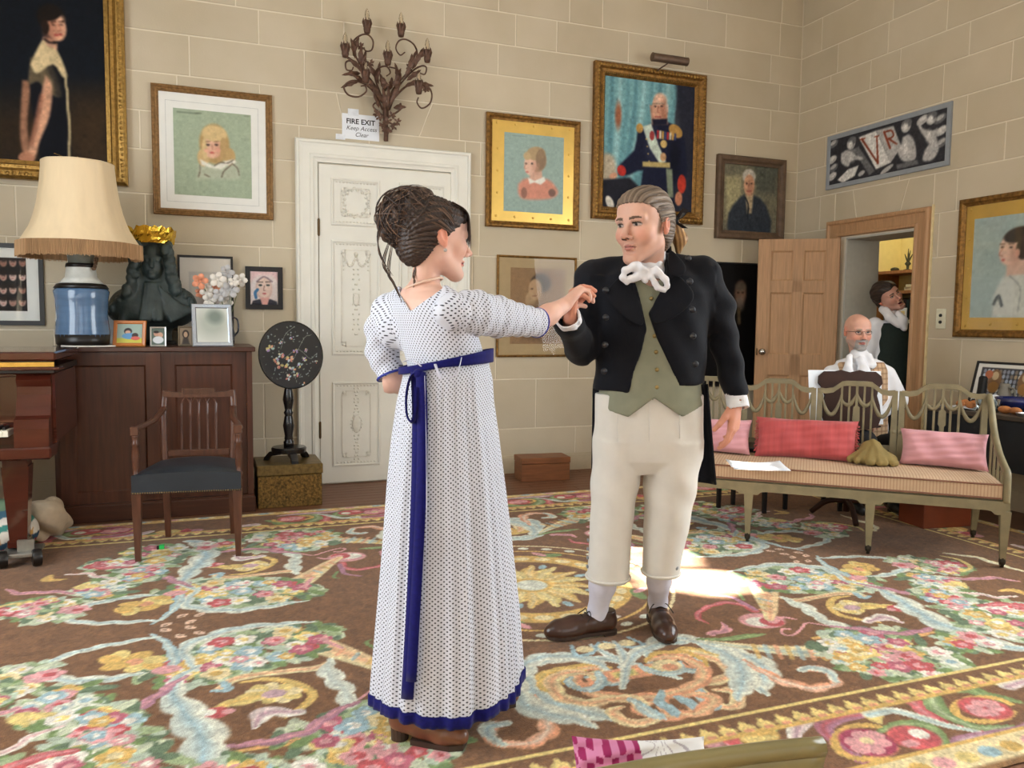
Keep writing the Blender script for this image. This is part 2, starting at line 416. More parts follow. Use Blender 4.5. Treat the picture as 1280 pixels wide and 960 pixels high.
        for _ in range(relax):
            E = np.concatenate([F[:, [0, 1]], F[:, [1, 2]], F[:, [2, 3]], F[:, [3, 0]]]); W = np.zeros_like(V); k = np.zeros(len(V))
            for a, b in ((0, 1), (1, 0)):
                for ax in range(3): W[:, ax] += np.bincount(E[:, a], V[E[:, b], ax], len(V))
                k += np.bincount(E[:, a], minlength=len(V))
            V = V*.5+.5*W/np.maximum(k, 1)[:, None]
        return V, F
# ================================================================== the room
wall_m = mat('plaster_wall', (205, 193, 168), .85, var=.04, scale=3, bump=.05, bscale=60)
joint_m = mat('joint_line', (218, 208, 188), .9, var=.03)
def block_material():
    m = mat('stone_block_paint', (186, 173, 148), .8, var=.05, scale=2.2, bump=.06, bscale=90, col2=(196, 184, 161))
    nt = m.node_tree; N = nt.nodes; L = nt.links; b = N['Principled BSDF']
    oi = N.new('ShaderNodeObjectInfo'); mr = N.new('ShaderNodeMapRange'); mr.inputs[3].default_value = .94; mr.inputs[4].default_value = 1.04
    L.new(oi.outputs['Random'], mr.inputs[0]); mx = N.new('ShaderNodeMix'); mx.data_type = 'RGBA'; mx.blend_type = 'MULTIPLY'; mx.inputs[0].default_value = 1
    src = b.inputs['Base Color'].links[0].from_socket; L.new(src, mx.inputs[6]); L.new(mr.outputs[0], mx.inputs[7]); L.new(mx.outputs[2], b.inputs['Base Color'])
    return m
block_m = block_material()
pine = mat('pine_wood', (174, 135, 98), .5, var=.16, scale=6, stretch=(14, 14, .8), bump=.04)
white_paint = mat('white_gloss_paint', (226, 224, 214), .4, var=.03, scale=5, bump=.03, bscale=40)
floor_m = mat('oak_floor_board', (112, 74, 50), .45, var=.25, scale=8, stretch=(1, 14, 14), bump=.05)
fl = struct(MB().box(XL-.3, 8.2, YF-.3, 7.2, -.1, -.004).build('floor', floor_m))
for r in range(13):                                        # boards that show behind the rug
    y0 = 5.02+r*.0875
    for q in range(3):
        x0 = -2.5+q*2.55+(r % 3)*.31-.3
        MB().box(max(x0, XL), min(x0+2.545, XR), y0, min(y0+.084, D), -.004, 0, .0015).build('floor_board', floor_m, fl)
struct(MB().box(XL-.3, XR+.35, YF-.3, D+.3, ZC, ZC+.15).build('ceiling', mat('ceiling_white', (236, 232, 222), .9, var=.02)))
wb = struct(MB().box(XL-.3, XR+.35, D+.004, D+.3, 0, ZC).build('wall_back', joint_m))
wl = struct(MB().box(XL-.3, XL, YF, 1.4, 0, ZC).box(XL-.3, XL, 3.8, D, 0, ZC).box(XL-.3, XL, 1.4, 3.8, 0, .8).box(XL-.3, XL, 1.4, 3.8, 3.2, ZC).build('wall_left', wall_m))
W1 = (.1, 2.6, .7, 3.2); DO = (4.73, 5.47, 2.0)            # right window (y0,y1,z0,z1); doorway (y0,y1,top)
m = MB(); a, b = XR+.004, XR+.36
m.box(a, b, YF, W1[0], 0, ZC).box(a, b, W1[1], DO[0], 0, ZC).box(a, b, DO[1], D+.004, 0, ZC)
m.box(a, b, W1[0], W1[1], 0, W1[2]).box(a, b, W1[0], W1[1], W1[3], ZC).box(a, b, DO[0], DO[1], DO[2], ZC)
wr = struct(m.build('wall_right', joint_m))
m = MB(); fw = [(-1.55, .35), (1.75, 3.65)]; xs = [XL]
for x0, x1 in fw: xs += [x0, x1]
xs.append(XR)
for i in range(0, len(xs), 2): m.box(xs[i], xs[i+1], YF-.3, YF, 0, ZC)
for x0, x1 in fw: m.box(x0, x1, YF-.3, YF, 0, .7); m.box(x0, x1, YF-.3, YF, 3.3, ZC)
struct(m.build('wall_front', wall_m))
def window(n, w_, h, loc, rz):
    o = thing('window_%d' % n, 'x', 'x', loc, rz); del o['label']; del o['category']; o['kind'] = 'structure'
    f = MB().box(-w_/2, -w_/2+.07, -.05, .05, 0, h).box(w_/2-.07, w_/2, -.05, .05, 0, h).box(-w_/2, w_/2, -.05, .05, 0, .08).box(-w_/2, w_/2, -.05, .05, h-.07, h)
    f.build('window_frame', white_paint, o)
    for i in (-1, 1): MB().box(i*w_/6-.015, i*w_/6+.015, -.02, .02, .08, h-.07).build('glazing_bar', white_paint, o)
    for i in (1, 2): MB().box(-w_/2+.07, w_/2-.07, -.021, .019, h*i/3-.015, h*i/3+.015).build('glazing_bar', white_paint, o)
window(1, W1[1]-W1[0], W1[3]-W1[2], (XR+.25, (W1[0]+W1[1])/2, W1[2]), pi/2)
for i, (x0, x1) in enumerate(fw): window(2+i, x1-x0, 2.6, ((x0+x1)/2, YF-.2, .7), 0)
window(4, 2.4, 2.4, (XL-.2, 2.6, .8), pi/2)
# unseen leaves added outside the right window, gap cut to shape the sun patch
LT = lin((70, 100, 45)); sd = (SUN_S-SUN_T).normalized(); sdn = np.array(sd)
patch = [np.array([onz(*p)[:2] for p in q]) for q in (
    [(776, 668), (800, 674), (806, 700), (801, 722), (782, 716), (772, 690)], [(812, 712), (846, 692), (866, 694), (880, 705), (870, 713), (902, 714), (926, 729), (892, 741), (856, 736), (818, 732)])]
def inpoly(P, q):
    r = np.zeros(len(P), bool)
    for i in range(len(q)):
        (xa, ya), (xb, yb) = q[i], q[(i+1) % len(q)]
        r ^= ((ya > P[:, 1]) != (yb > P[:, 1])) & (P[:, 0] < (xb-xa)*(P[:, 1]-ya)/(yb-ya+1e-9)+xa)
    return r
u1 = np.cross(sdn, (0, 0, 1)); u1 /= np.linalg.norm(u1); u2 = np.cross(u1, sdn)
n = 26000; cc = np.array(SUN_S)+sdn*1.6
P = cc+np.outer(RNG.uniform(-2.1, 2.1, n), u1)+np.outer(RNG.uniform(-1.9, 1.6, n), u2)+np.outer(RNG.uniform(-.35, .35, n), sdn)
P = P[P[:, 2] > .15]; gp = P-np.outer(P[:, 2]/sdn[2], sdn)
ctr = [q.mean(0) for q in patch]; bad = np.zeros(len(P), bool)
for q, c in zip(patch, ctr): bad |= inpoly(gp[:, :2], c+(q-c)*1.36)
P = P[~bad]; n = len(P)
A = RNG.normal(0, 1, (n, 3)); A -= (A @ sdn)[:, None]*sdn*.8; A /= np.linalg.norm(A, axis=1)[:, None]
B = np.cross(A, sdn+RNG.normal(0, .3, (n, 3))); B /= np.linalg.norm(B, axis=1)[:, None]
V = np.stack([P-A*.06, P+B*.035, P+A*.06, P-B*.035], 1).reshape(-1, 3)
o = mesh_obj('sun_screen_leaves', V, np.arange(n*4).reshape(n, 4), mat('sun_screen_green', (70, 100, 45), .6, var=.3)); o['kind'] = 'stuff'
tag(o, 'unseen screen of green leaves added outside the window to shape the sun patch', 'sun blocker')
# ---- painted stone courses, block by block
ZS = [0, .37, .78, 1.16, 1.47, 1.77, 2.10, 2.40, 2.66, 2.92, 3.195, 3.434, 3.682, 3.972, 4.25, 4.5, ZC]
def block(parent, poly, plane):
    """poly [(s,z)] counter-clockwise seen from the room; plane(s,z,d) -> xyz with d out of the wall"""
    n = len(poly); c = np.mean(poly, 0); V = []; g = .0045
    for p in poly: V.append(plane(p[0]+(g if p[0] < c[0] else -g), p[1]+(g if p[1] < c[1] else -g), -.004))
    for p in poly: V.append(plane(p[0]+(g+.002 if p[0] < c[0] else -g-.002), p[1]+(g+.002 if p[1] < c[1] else -g-.002), 0.0))
    F = [tuple(range(n, 2*n))]+[(i, (i+1) % n, (i+1) % n+n, i+n) for i in range(n)]
    mesh_obj('stone_block', V, F, block_m, parent)
def course(parent, i, joints, s0, s1, plane, holes):
    z0, z1 = ZS[i], ZS[i+1]; js = sorted([s0]+[j for j in joints if s0 < j < s1]+[s1])
    for a, b in zip(js[:-1], js[1:]):
        segs = [(a, b, z0, z1)]
        for h0, h1, hz0, hz1 in holes:
            out = []
            for (p, q, y0, y1) in segs:
                if q <= h0 or p >= h1 or y1 <= hz0 or y0 >= hz1: out.append((p, q, y0, y1)); continue
                if p < h0: out.append((p, h0, y0, y1))
                if q > h1: out.append((h1, q, y0, y1))
                if y1 > hz1+.01: out.append((max(p, h0), min(q, h1), hz1, y1))
                if y0 < hz0-.01: out.append((max(p, h0), min(q, h1), y0, hz0))
            segs = out
        for (p, q, y0, y1) in segs:
            if q-p > .03: block(parent, [(p, y0), (q, y0), (q, y1), (p, y1)], plane)
def fill(meas, s0, s1, i):
    js = sorted(meas); out = list(js); st = .82
    if not js: out = js = [s0+.25+.4*(i % 2)]
    x = js[0]
    while x-st > s0: x -= st+random.uniform(-.12, .12); out.append(x)
    x = js[-1]
    while x+st < s1: x += st+random.uniform(-.12, .12); out.append(x)
    return [j for j in out if s0+.12 < j < s1-.12]
pb = lambda s, z, d: (s, D-d, z)
jb = {12: (623.7, 712.5, 754, 834, 909, 977), 11: (295, 402.6, 555.7, 645, 696.5, 786.5, 857, 965.7), 10: (324, 430, 623, 976), 9: (237.6, 380.8, 573.5, 687.5, 965), 8: (222, 325, 921),
      7: (), 6: (), 5: (), 4: (325,), 3: (330,), 2: (620, 711), 1: (330, 670), 0: (332, 719)}
vm = {12: 5, 11: 30, 10: 80, 9: 110, 8: 150, 4: 360, 3: 430, 2: 440, 1: 500, 0: 560}
hole_b = [(.66, 1.93, 0, 2.54)]
for i in range(len(ZS)-1):
    ms = [ony(u, vm.get(i, 100), D)[0] for u in jb.get(i, ())]
    hs = list(hole_b)
    if i == 8: hs.append((.72, 1.88, ZS[8], ZS[9]))
    js = fill(ms, XL, XR, i)
    if i == 8: js += [.72, 1.88]
    course(wb, i, js, XL, XR, pb, hs)
z0, z1 = ZS[8], ZS[9]                                                  # the splayed stones over the white door
for q in ([(.72, z0), (.99, z0), (.93, z1), (.72, z1)], [(.99, z0), (1.56, z0), (1.66, z1), (.93, z1)], [(1.56, z0), (1.88, z0), (1.88, z1), (1.66, z1)]): block(wb, q, pb)
pr = lambda s, z, d: (XR-d, -s, z)                                      # s = -y, so that it grows to the right in view
def ry(x, y): return -onx(860+x*.328125, y*.328125, XR)[1]
jr = {11: ((570, 225), (763, 140), (988, 50)), 10: ((542, 335), (695, 280), (808, 240), (1073, 140)), 9: ((567, 440), (752, 370), (973, 300), (1235, 220)), 8: ((1062, 420),), 7: ((1208, 530),), 6: ((1025, 700), (503, 790))}
hole_r = [(-5.60, -4.63, 0, 2.12), (-W1[1], -W1[0], W1[2], W1[3])]
for i in range(len(ZS)-1):
    ms = [ry(*p) for p in jr.get(i, ())]
    hs = list(hole_r)
    if i == 6: hs.append((-5.62, -4.6, ZS[6], ZS[7]))
    js = fill(ms, -D, -YF, i)
    if i == 6: js += [-5.62, -4.6]
    course(wr, i, js, -D, -YF, pr, hs)
z0, z1 = 2.12, ZS[7]
for q in ([(-5.62, z0), (-5.36, z0), (-5.42, z1), (-5.62, z1)], [(-5.36, z0), (-4.92, z0), (-4.84, z1), (-5.42, z1)], [(-4.92, z0), (-4.6, z0), (-4.6, z1), (-4.84, z1)]): block(wr, q, pr)
# ---- skirting behind the furniture
sk = mat('skirting_paint', (190, 176, 150), .6, var=.04)
for n_, x0, x1 in (('baseboard_back', XL, .62), ('baseboard_back', 1.98, XR)):
    struct(MB().prism([(x0, 0), (x1, 0), (x1, .13), (x0, .13)], D-.015, D).prism([(x0, .13), (x1, .13), (x1, .145), (x0, .145)], D-.008, D).build(n_, sk))
for y0, y1 in ((W1[1]-5, 4.58), (5.69, D)):
    struct(MB().box(XR-.015, XR, y0, y1, 0, .13).box(XR-.008, XR, y0, y1, .13, .145).build('baseboard_right', sk))
# ---- white panelled door and its architrave
def architrave(name, x0, x1, h, wd, prof, m, loc, rz):
    """prof = [(inset from outer edge, proud)] swept up one jamb, over the head and down the other"""
    o = struct(MB().box(0, 0, 0, 0, 0, 0).build(name, m)); bpy.data.objects.remove(o)
    V = []; F = []; k = len(prof)
    for (sx, top) in ((0, 0), (0, 1), (1, 1), (1, 0)):
        for ins, prd in prof:
            V.append(((x0+ins) if not sx else (x1-ins), -prd, (h-ins) if top else 0.0))
    for i in range(3):
        for j in range(k-1): F.append((i*k+j, (i+1)*k+j, (i+1)*k+j+1, i*k+j+1))
    o = struct(mesh_obj(name, V, F, m)); o.location = loc; o.rotation_euler = (0, 0, rz)
    return o
fr1 = architrave('trim_1', .628, 1.966, 2.565, .17, [(0, 0), (0, .03), (.008, .04), (.022, .04), (.03, .03), (.05, .026), (.10, .026), (.108, .034), (.125, .036), (.135, .028), (.15, .022), (.16, .022), (.163, .0)], white_paint, (0, D, 0), 0)
d1 = thing('door_1', 'x', 'x', (.795, D-.004, 0)); del d1['label'], d1['category']; d1['kind'] = 'structure'
dw, dh = 1.055, 2.392
MB().box(0, dw, -.012, .004, .01, dh, .002).build('door_leaf', white_paint, d1)
def dp(u, v): p = ony(u, v, D-.016); return p[0]-.795, p[2]
rel = mat('raised_ornament', (222, 218, 206), .45, var=.05, scale=40)
def moulding(parent, x0, x1, z0, z1, name='panel_moulding', r=.009, y=-.012, m=None):
    mb = MB(); c = [(x0, z0), (x1, z0), (x1, z1), (x0, z1)]
    w2 = .022; V = []
    for ins, pr in ((0, 0), (.003, .009), (.012, .011), (.018, .005), (w2, .003)):
        V += [(x0+ins, y-pr, z0+ins), (x1-ins, y-pr, z0+ins), (x1-ins, y-pr, z1-ins), (x0+ins, y-pr, z1-ins)]
    F = [(i*4+k, i*4+(k+1) % 4, (i+1)*4+(k+1) % 4, (i+1)*4+k) for i in range(4) for k in range(4)]
    mb.add(V, F); mb.build(name, m or white_paint, parent)
    n = int((x1-x0)/.03); bd = MB()                        # the row of carved leaves along the top and foot of the panel
    for zz in (z0+.03, z1-.03):
        for i in range(n): bd.sphere((x0+.03+(x1-x0-.06)*(i+.5)/n, y-.003, zz), (.009, .006, .006), 6, 4)
    bd.build('carved_border', rel, parent)['kind'] = 'stuff'
def thin_rect(parent, x0, x1, z0, z1, notch, y=-.012):
    """a fine raised line with stepped-in corners"""
    a = notch; pts = [(x0+a, z0), (x1-a, z0), (x1-a, z0+a), (x1, z0+a), (x1, z1-a), (x1-a, z1-a), (x1-a, z1), (x0+a, z1), (x0+a, z1-a), (x0, z1-a), (x0, z0+a), (x0+a, z0+a), (x0+a, z0)]
    mb = MB()
    for p, q in zip(pts[:-1], pts[1:]): mb.box(min(p[0], q[0])-.004, max(p[0], q[0])+.004, y-.006, y, min(p[1], q[1])-.004, max(p[1], q[1])+.004)
    for cx, cz in ((x0, z0), (x1, z0), (x1, z1), (x0, z1)): mb.lathe([(.013, 0), (.013, .004), (.007, .007), (0, .008)], 8, R=rotm(pi/2), at=(cx+(a*.4 if cx == x0 else -a*.4), y, cz+(a*.4 if cz == z0 else -a*.4)))
    mb.build('raised_line', rel, parent)
def ornament(parent, kind, cx, cz, w_, h):
    mb = MB(); y = -.016; s = lambda x, z, r, q=.006: mb.sphere((cx+x, y, cz+z), (r, q, r), 6, 4)
    if kind == 'wreath':
        for i in range(26):
            a = 2*pi*i/26; rr = w_*.42+(.008 if i % 2 else -.006); s(rr*cos(a), rr*1.1*sin(a), .011)
        for sg in (-1, 1): mb.tube([(cx, y, cz-h*.42), (cx+sg*.03, y, cz-h*.5), (cx+sg*.05, y, cz-h*.44)], .004, 5)
    elif kind == 'garland':
        t = h*.46
        for sg in (-1, 1):
            for i in range(9):
                q = i/8; s(sg*w_*.42*q, t-.02-.07*sin(q*pi), .010)
            for i in range(4): s(sg*w_*.42, t-.03-.03*i, .008-.001*i)
        s(0, t, .016)
        for i in range(16):
            z = t-.04-i*h*.052; q = .020*abs(sin(i*1.25))+.004; s(-q, z, .008); s(q, z, .008)
        mb.lathe([(.004, 0), (.022, .02), (.026, .07), (.012, .09), (.02, .1)], 8, at=(cx, y, cz-.06), sy=.3)
    else:
        mb.lathe([(.003, 0), (.02, .015), (.034, .05), (.034, .09), (.02, .125), (.028, .14)], 10, at=(cx, y, cz-.07), sy=.3)
        for i in range(8):
            for sg in (-1, 1): z = sg*(.09+i*.026); q = .016*abs(cos(i*.9)); s(-q, z, .007); s(q, z, .007)
        for i in range(14): a = 2*pi*i/14; s(.042*cos(a), .062*sin(a), .007)
    mb.build('carved_'+kind, rel, parent, smooth=True)['kind'] = 'stuff'
cols = [(dp(414, 300)[0], dp(475, 300)[0])]; wpan = cols[0][1]-cols[0][0]
cols.append((dw-cols[0][0]-wpan, dw-cols[0][0]))
rows = [(dp(445, 283)[1], dp(445, 224)[1], 'wreath'), (dp(445, 444)[1], dp(445, 301)[1], 'garland'), (dp(445, 582)[1], dp(445, 477)[1], 'urn')]
for x0, x1 in cols:
    for z0, z1, kd in rows:
        moulding(d1, x0, x1, z0, z1); thin_rect(d1, x0+.075, x1-.075, z0+.07, z1-.07, .03)
        ornament(d1, kd, (x0+x1)/2, (z0+z1)/2, x1-x0-.15, z1-z0-.14)
brass = mat('aged_brass', (150, 118, 60), .4, 1, var=.2, scale=60)
for zz in (1.93, .42): MB().box(-.012, .006, -.02, -.01, zz-.06, zz+.06, .002).cyl((-.003, -.022, zz-.065), (-.003, -.022, zz+.065), .006, n=8).build('hinge', mat('dark_hinge', (90, 70, 45), .5, .8), d1)
MB().lathe([(.02, 0), (.02, .006), (.009, .012), (.009, .03), (.024, .04), (.028, .052), (.02, .064), (0, .067)], 14, R=rotm(pi/2), at=(dw-.07, -.012, 1.0)).build('door_knob', brass, d1, smooth=True)
# ---- pine doorway on the right wall, the door swung open against the corner
architrave('trim_2', -5.678, -4.60, 2.155, .17, [(0, 0), (0, .035), (.012, .045), (.03, .045), (.04, .032), (.06, .028), (.11, .026), (.12, .034), (.135, .034), (.142, .02), (.142, -.02)], pine, (XR, 0, 0), -pi/2)
struct(MB().box(XR-.012, XR, 4.585, 4.60, 0, 2.17).build('trim_3', mat('pale_edge_paint', (222, 206, 160), .6)))
rv = mat('reveal_paint', (186, 184, 174), .7, var=.04)
struct(MB().box(XR+.0, XR+.36, DO[1]-.012, DO[1]+.002, 0, DO[2]).box(XR, XR+.36, DO[0]-.002, DO[0]+.012, 0, DO[2]).box(XR, XR+.36, DO[0], DO[1], DO[2]-.012, DO[2]+.002).build('trim_4', rv))
hx, hy = XR-.045, 5.50; fx, fy = 4.545, 5.86; lw = math.hypot(fx-hx, fy-hy); ang = math.atan2(fy-hy, fx-hx)
d2 = thing('door_2', 'x', 'x', (hx, hy, .012), ang); del d2['label'], d2['category']; d2['kind'] = 'structure'
st, zz = .11, [.22, .80, .98, 1.52, 1.62, 1.88]           # six sunk panels
lf = MB()
lf.box(0, st, 0, .04, 0, 1.98, .002).box(lw-st, lw, 0, .04, 0, 1.98, .002).box(lw/2-.045, lw/2+.045, 0, .04, zz[0], zz[5])
for a_, b_ in ((0, zz[0]), (zz[1], zz[2]), (zz[3], zz[4]), (zz[5], 1.98)): lf.box(st, lw-st, 0, .04, a_, b_)
lf.build('door_leaf', pine, d2)
for a_, b_ in ((zz[0], zz[1]), (zz[2], zz[3]), (zz[4], zz[5])):
    for p, q in ((st, lw/2-.045), (lw/2+.045, lw-st)):
        MB().box(p, q, .012, .028, a_, b_).build('door_panel', pine, d2)
        for yy, sg in ((.012, -1), (.028, 1)):
            V = []
            for ins, off in ((0, .0115), (.014, .001)): V += [(p+ins, yy+sg*off, a_+ins), (q-ins, yy+sg*off, a_+ins), (q-ins, yy+sg*off, b_-ins), (p+ins, yy+sg*off, b_-ins)]
            mesh_obj('panel_bead', V, [(k, (k+1) % 4, (k+1) % 4+4, k+4) for k in range(4)], pine, d2)
nick = mat('nickel', (190, 186, 180), .25, 1, var=.05)
for sg, y0 in ((1, .04), (-1, 0)):
    MB().lathe([(.026, 0), (.026, .004), (.01, .01), (.01, .03), (.026, .038), (.03, .05), (.022, .062), (0, .066)], 14, R=rotm(-sg*pi/2), at=(lw-.055, y0, 1.0)).build('door_knob', nick, d2, smooth=True)
for sg, y0 in ((1, .04), (-1, 0)): MB().box(lw-.018, lw-.008, min(y0, y0+sg*.008), max(y0, y0+sg*.008), .97, 1.03).build('keyhole_plate', mat('dark_hinge', (90, 70, 45), .5, .8), d2)
# ---- the lit room beyond
yel = mat('yellow_wall', (228, 212, 146), .8, var=.04)
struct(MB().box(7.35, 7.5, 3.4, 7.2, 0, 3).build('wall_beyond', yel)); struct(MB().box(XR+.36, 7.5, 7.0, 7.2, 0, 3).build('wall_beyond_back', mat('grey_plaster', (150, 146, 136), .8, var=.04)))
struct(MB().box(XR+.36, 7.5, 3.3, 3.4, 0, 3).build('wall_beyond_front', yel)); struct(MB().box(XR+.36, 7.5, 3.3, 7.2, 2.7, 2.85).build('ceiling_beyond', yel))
# ================================================================== the carpet
def floor_xy(u, v): p = onz(u, v, .008); return p[0], p[1]
RX0, RX1, RY0, RY1 = -1.83, 4.67, 1.54, 5.30; RCX, RCY = 1.42, 3.42
BR = (128, 86, 52); GO = (224, 180, 92); CRM = (233, 214, 160); PB = (158, 190, 198); LT_ = (222, 224, 206); PK = (226, 158, 160); RD = (206, 84, 88); CO_ = (232, 158, 116)
GR = (122, 150, 88); MV = (176, 120, 142); YE = (232, 206, 122); DG = (104, 128, 96); WH = (236, 230, 216)
rp = Paint(RX0, RX1, RY0, RY1, 780, 452, BR)
z6 = lambda x, y: (630+x*270/1280, 780+y*180/853)
z7 = lambda x, y: (890+x*390/1280, 640+y*160/525)
z8 = lambda x, y: (890+x*390/1280, 780+y*180/591)
def T(z, *pts): return [z(*p) for p in pts]
def bouquet(p, c, rx, ry, n, seed, rot=0):
    r = random.Random(seed); cx, cy = p.f(*c)[:2]
    sg = p.mir
    def q(x, y): return (cx+sg[0]*(x*cos(rot)-y*sin(rot)), cy+sg[1]*(x*sin(rot)+y*cos(rot)))
    for _ in range(n*4):
        a, d = r.uniform(0, 2*pi), sqrt(r.random()); p.ell(q(rx*1.05*d*cos(a), ry*1.05*d*sin(a)), .05, .022, r.choice([GR, DG, (160, 180, 130), (184, 200, 176), (200, 208, 176)]), r.uniform(0, pi), raw=True)
    for _ in range(n):
        a, d = r.uniform(0, 2*pi), sqrt(r.random())*.85; x, y = rx*d*cos(a), ry*d*sin(a); s = r.uniform(.028, .05)
        c1, c2 = r.choice([(RD, PK), ((196, 96, 116), PK), (WH, YE), (CRM, GO), (PK, RD), (PB, WH), (GO, CRM), (WH, PK), (LT_, PB), (YE, WH), (PK, WH)])
        for k in range(5):
            b = 2*pi*k/5+a; p.ell(q(x+s*.6*cos(b), y+s*.6*sin(b)), s*.55, s*.45, c1, b, raw=True)
        p.ell(q(x, y), s*.5, s*.42, c2, raw=True)
        if r.random() < .5: p.ell(q(x+s*.3, y), s*.25, s*.2, c1, raw=True)
def quadrant(p):
    S = p.stroke
    # scroll pair with the little cartouche
    S(T(z6, (630, 275), (540, 230), (440, 200), (300, 190), (200, 205), (120, 245), (90, 310), (85, 390), (120, 465), (220, 515), (340, 545), (450, 565), (540, 615)), [.02, .035, .045, .05, .05, .05, .045, .05, .07, .07, .06, .045, .012], LT_, wob=.45, freq=75, hi=PB)
    S(T(z6, (480, 275), (390, 268), (290, 275), (220, 320), (240, 380), (290, 415)), [.01, .025, .03, .03, .025, .008], GO, wob=.35, freq=80, hi=YE)
    S(T(z6, (540, 300), (420, 285), (310, 310), (290, 370), (350, 435), (450, 462), (560, 460), (660, 440), (760, 445), (830, 500), (890, 550), (830, 588), (740, 580), (660, 548), (640, 520), (700, 490)), [.015, .03, .04, .04, .04, .035, .035, .035, .04, .04, .03, .03, .035, .035, .03, .012], CRM, wob=.25, freq=70, hi=CO_)
    S(T(z6, (560, 290), (580, 340), (530, 385), (440, 380), (380, 345), (400, 315)), [.02, .025, .025, .02, .02, .01], PB, hi=LT_)
    S(T(z6, (440, 330), (470, 365), (520, 345), (500, 325)), [.012, .016, .014, .008], CO_)
    S(T(z6, (750, 450), (840, 500), (900, 545), (950, 560)), [.02, .035, .035, .01], PB, wob=.3, freq=70, hi=LT_)
    p.poly(T(z6, (580, 285), (790, 240), (860, 305), (640, 350)), CO_, soft=.01); p.poly(T(z6, (630, 290), (770, 262), (800, 300), (660, 325)), YE, soft=.01); p.poly(T(z6, (660, 298), (760, 275), (770, 290), (680, 310)), GR, soft=.01, a=.6)
    S(T(z6, (860, 215), (960, 190), (1060, 200), (1150, 240), (1190, 300), (1130, 365), (1010, 405), (935, 435), (950, 490), (1020, 525), (1120, 530), (1200, 500), (1235, 440), (1150, 415), (1070, 425)), [.02, .03, .035, .04, .04, .04, .035, .03, .03, .03, .03, .04, .04, .03, .015], CO_, wob=.25, freq=70, hi=CRM)
    S(T(z6, (800, 235), (860, 275), (960, 295), (1050, 275), (1040, 225)), [.012, .022, .025, .022, .012], PB, hi=LT_); p.ell(z6(965, 245), .055, .05, CRM); p.ell(z6(985, 255), .03, .028, CO_)
    S(T(z6, (840, 225), (880, 180), (980, 165), (1090, 170), (1170, 205), (1210, 250)), [.01, .02, .02, .02, .02, .008], GO, wob=.3, freq=80)
    S(T(z6, (930, 400), (930, 460), (1000, 520), (1030, 545)), [.015, .03, .03, .01], PB, wob=.3, freq=70)
    S(T(z6, (700, 380), (720, 260), (700, 170), (650, 105)), [.015, .025, .025, .012], LT_, hi=PB); S(T(z6, (730, 250), (770, 180), (850, 140), (960, 110), (1060, 105)), [.02, .035, .04, .04, .03], LT_, wob=.3, freq=60, hi=PB)
    S(T(z6, (400, 130), (430, 185), (520, 170), (560, 110)), [.01, .014, .014, .01], PB); p.ell(z6(480, 150), .035, .03, CRM); p.ell(z6(610, 130), .035, .03, CRM)
    # blue leaf, coral leaf, near cornucopia
    S(T(z8, (-80, 70), (0, 95), (60, 120), (120, 170), (130, 235), (105, 310)), [.03, .05, .06, .08, .075, .015], LT_, wob=.4, freq=70, hi=PB)
    S(T(z8, (130, 150), (220, 200), (310, 240), (420, 262), (500, 245), (500, 215), (440, 185), (370, 185)), [.015, .03, .045, .04, .03, .03, .04, .02], CO_, wob=.4, freq=75, hi=WH); S(T(z8, (510, 235), (480, 200), (420, 180), (365, 190)), [.02, .03, .035, .02], LT_, wob=.3, freq=80, hi=PB)
    S(T(z8, (-60, 62), (60, 62), (140, 50), (215, 42)), [.012, .022, .028, .01], GR, hi=(160, 180, 120))
    S(T(z8, (-20, 70), (100, 88), (220, 102), (340, 112), (440, 112), (520, 108)), [.012, .03, .045, .06, .075, .085], CRM, hi=PB, himix=.5)
    for t in range(8): S(T(z8, (170+t*45, 85+t*1.5), (195+t*45, 138+t*1.5)), .012, (GO, PB, CO_)[t % 3], a=.7, sm=0)
    S(T(z8, (440, 130), (500, 140), (560, 150), (600, 165)), [.03, .04, .04, .02], (222, 150, 80), wob=.3, freq=70); S(T(z8, (420, 60), (540, 45), (660, 50), (800, 50), (930, 30)), [.015, .03, .03, .025, .01], GO, wob=.3, freq=60, hi=CO_)
    bouquet(p, z8(715, 115), .27, .25, 40, 3)
    # red bird-like bud and its tendrils
    S(T(z7, (175, 405), (120, 380), (50, 372), (-30, 395), (-60, 430), (-20, 455)), [.03, .025, .025, .02, .02, .008], RD, wob=.3, freq=80, hi=PK)
    p.ell(z7(205, 445), .10, .085, PK); p.ell(z7(195, 450), .06, .05, WH); p.ell(z7(245, 450), .05, .05, RD); S(T(z7, (250, 450), (290, 432), (345, 440)), [.025, .015, .006], PK)
    S(T(z7, (470, 465), (390, 455), (365, 480), (330, 505), (290, 500), (290, 480), (320, 480)), [.008]*7, PK); S(T(z7, (130, 360), (110, 335), (80, 330)), [.01, .012, .006], GR)
    S(T(z7, (0, 340), (80, 350), (140, 380), (180, 400)), [.01, .015, .02, .015], MV, wob=.3, freq=80)
    S(T(z7, (0, 500), (60, 480), (40, 455)), [.03, .03, .01], PK, wob=.4, freq=80, hi=MV)
    # far cornucopia
    S(T(z7, (235, 440), (235, 400), (222, 355), (215, 310), (220, 275), (240, 255)), [.025, .045, .065, .085, .10, .10], CRM, hi=CO_, himix=.5)
    for t in range(6): S(T(z7, (185+t*3, 290+t*22), (250-t*3, 300+t*22)), .012, (PB, GO, CO_)[t % 3], a=.7, sm=0)
    bouquet(p, z7(390, 278), .36, .19, 46, 5, -.35)
    S(T(z7, (135, 285), (170, 300), (190, 330)), [.008, .02, .012], PK, wob=.3)
    S(T(z7, (70, 245), (160, 228), (260, 215), (380, 220), (470, 235), (560, 290)), [.01, .035, .045, .045, .04, .015], LT_, wob=.4, freq=60, hi=PB)
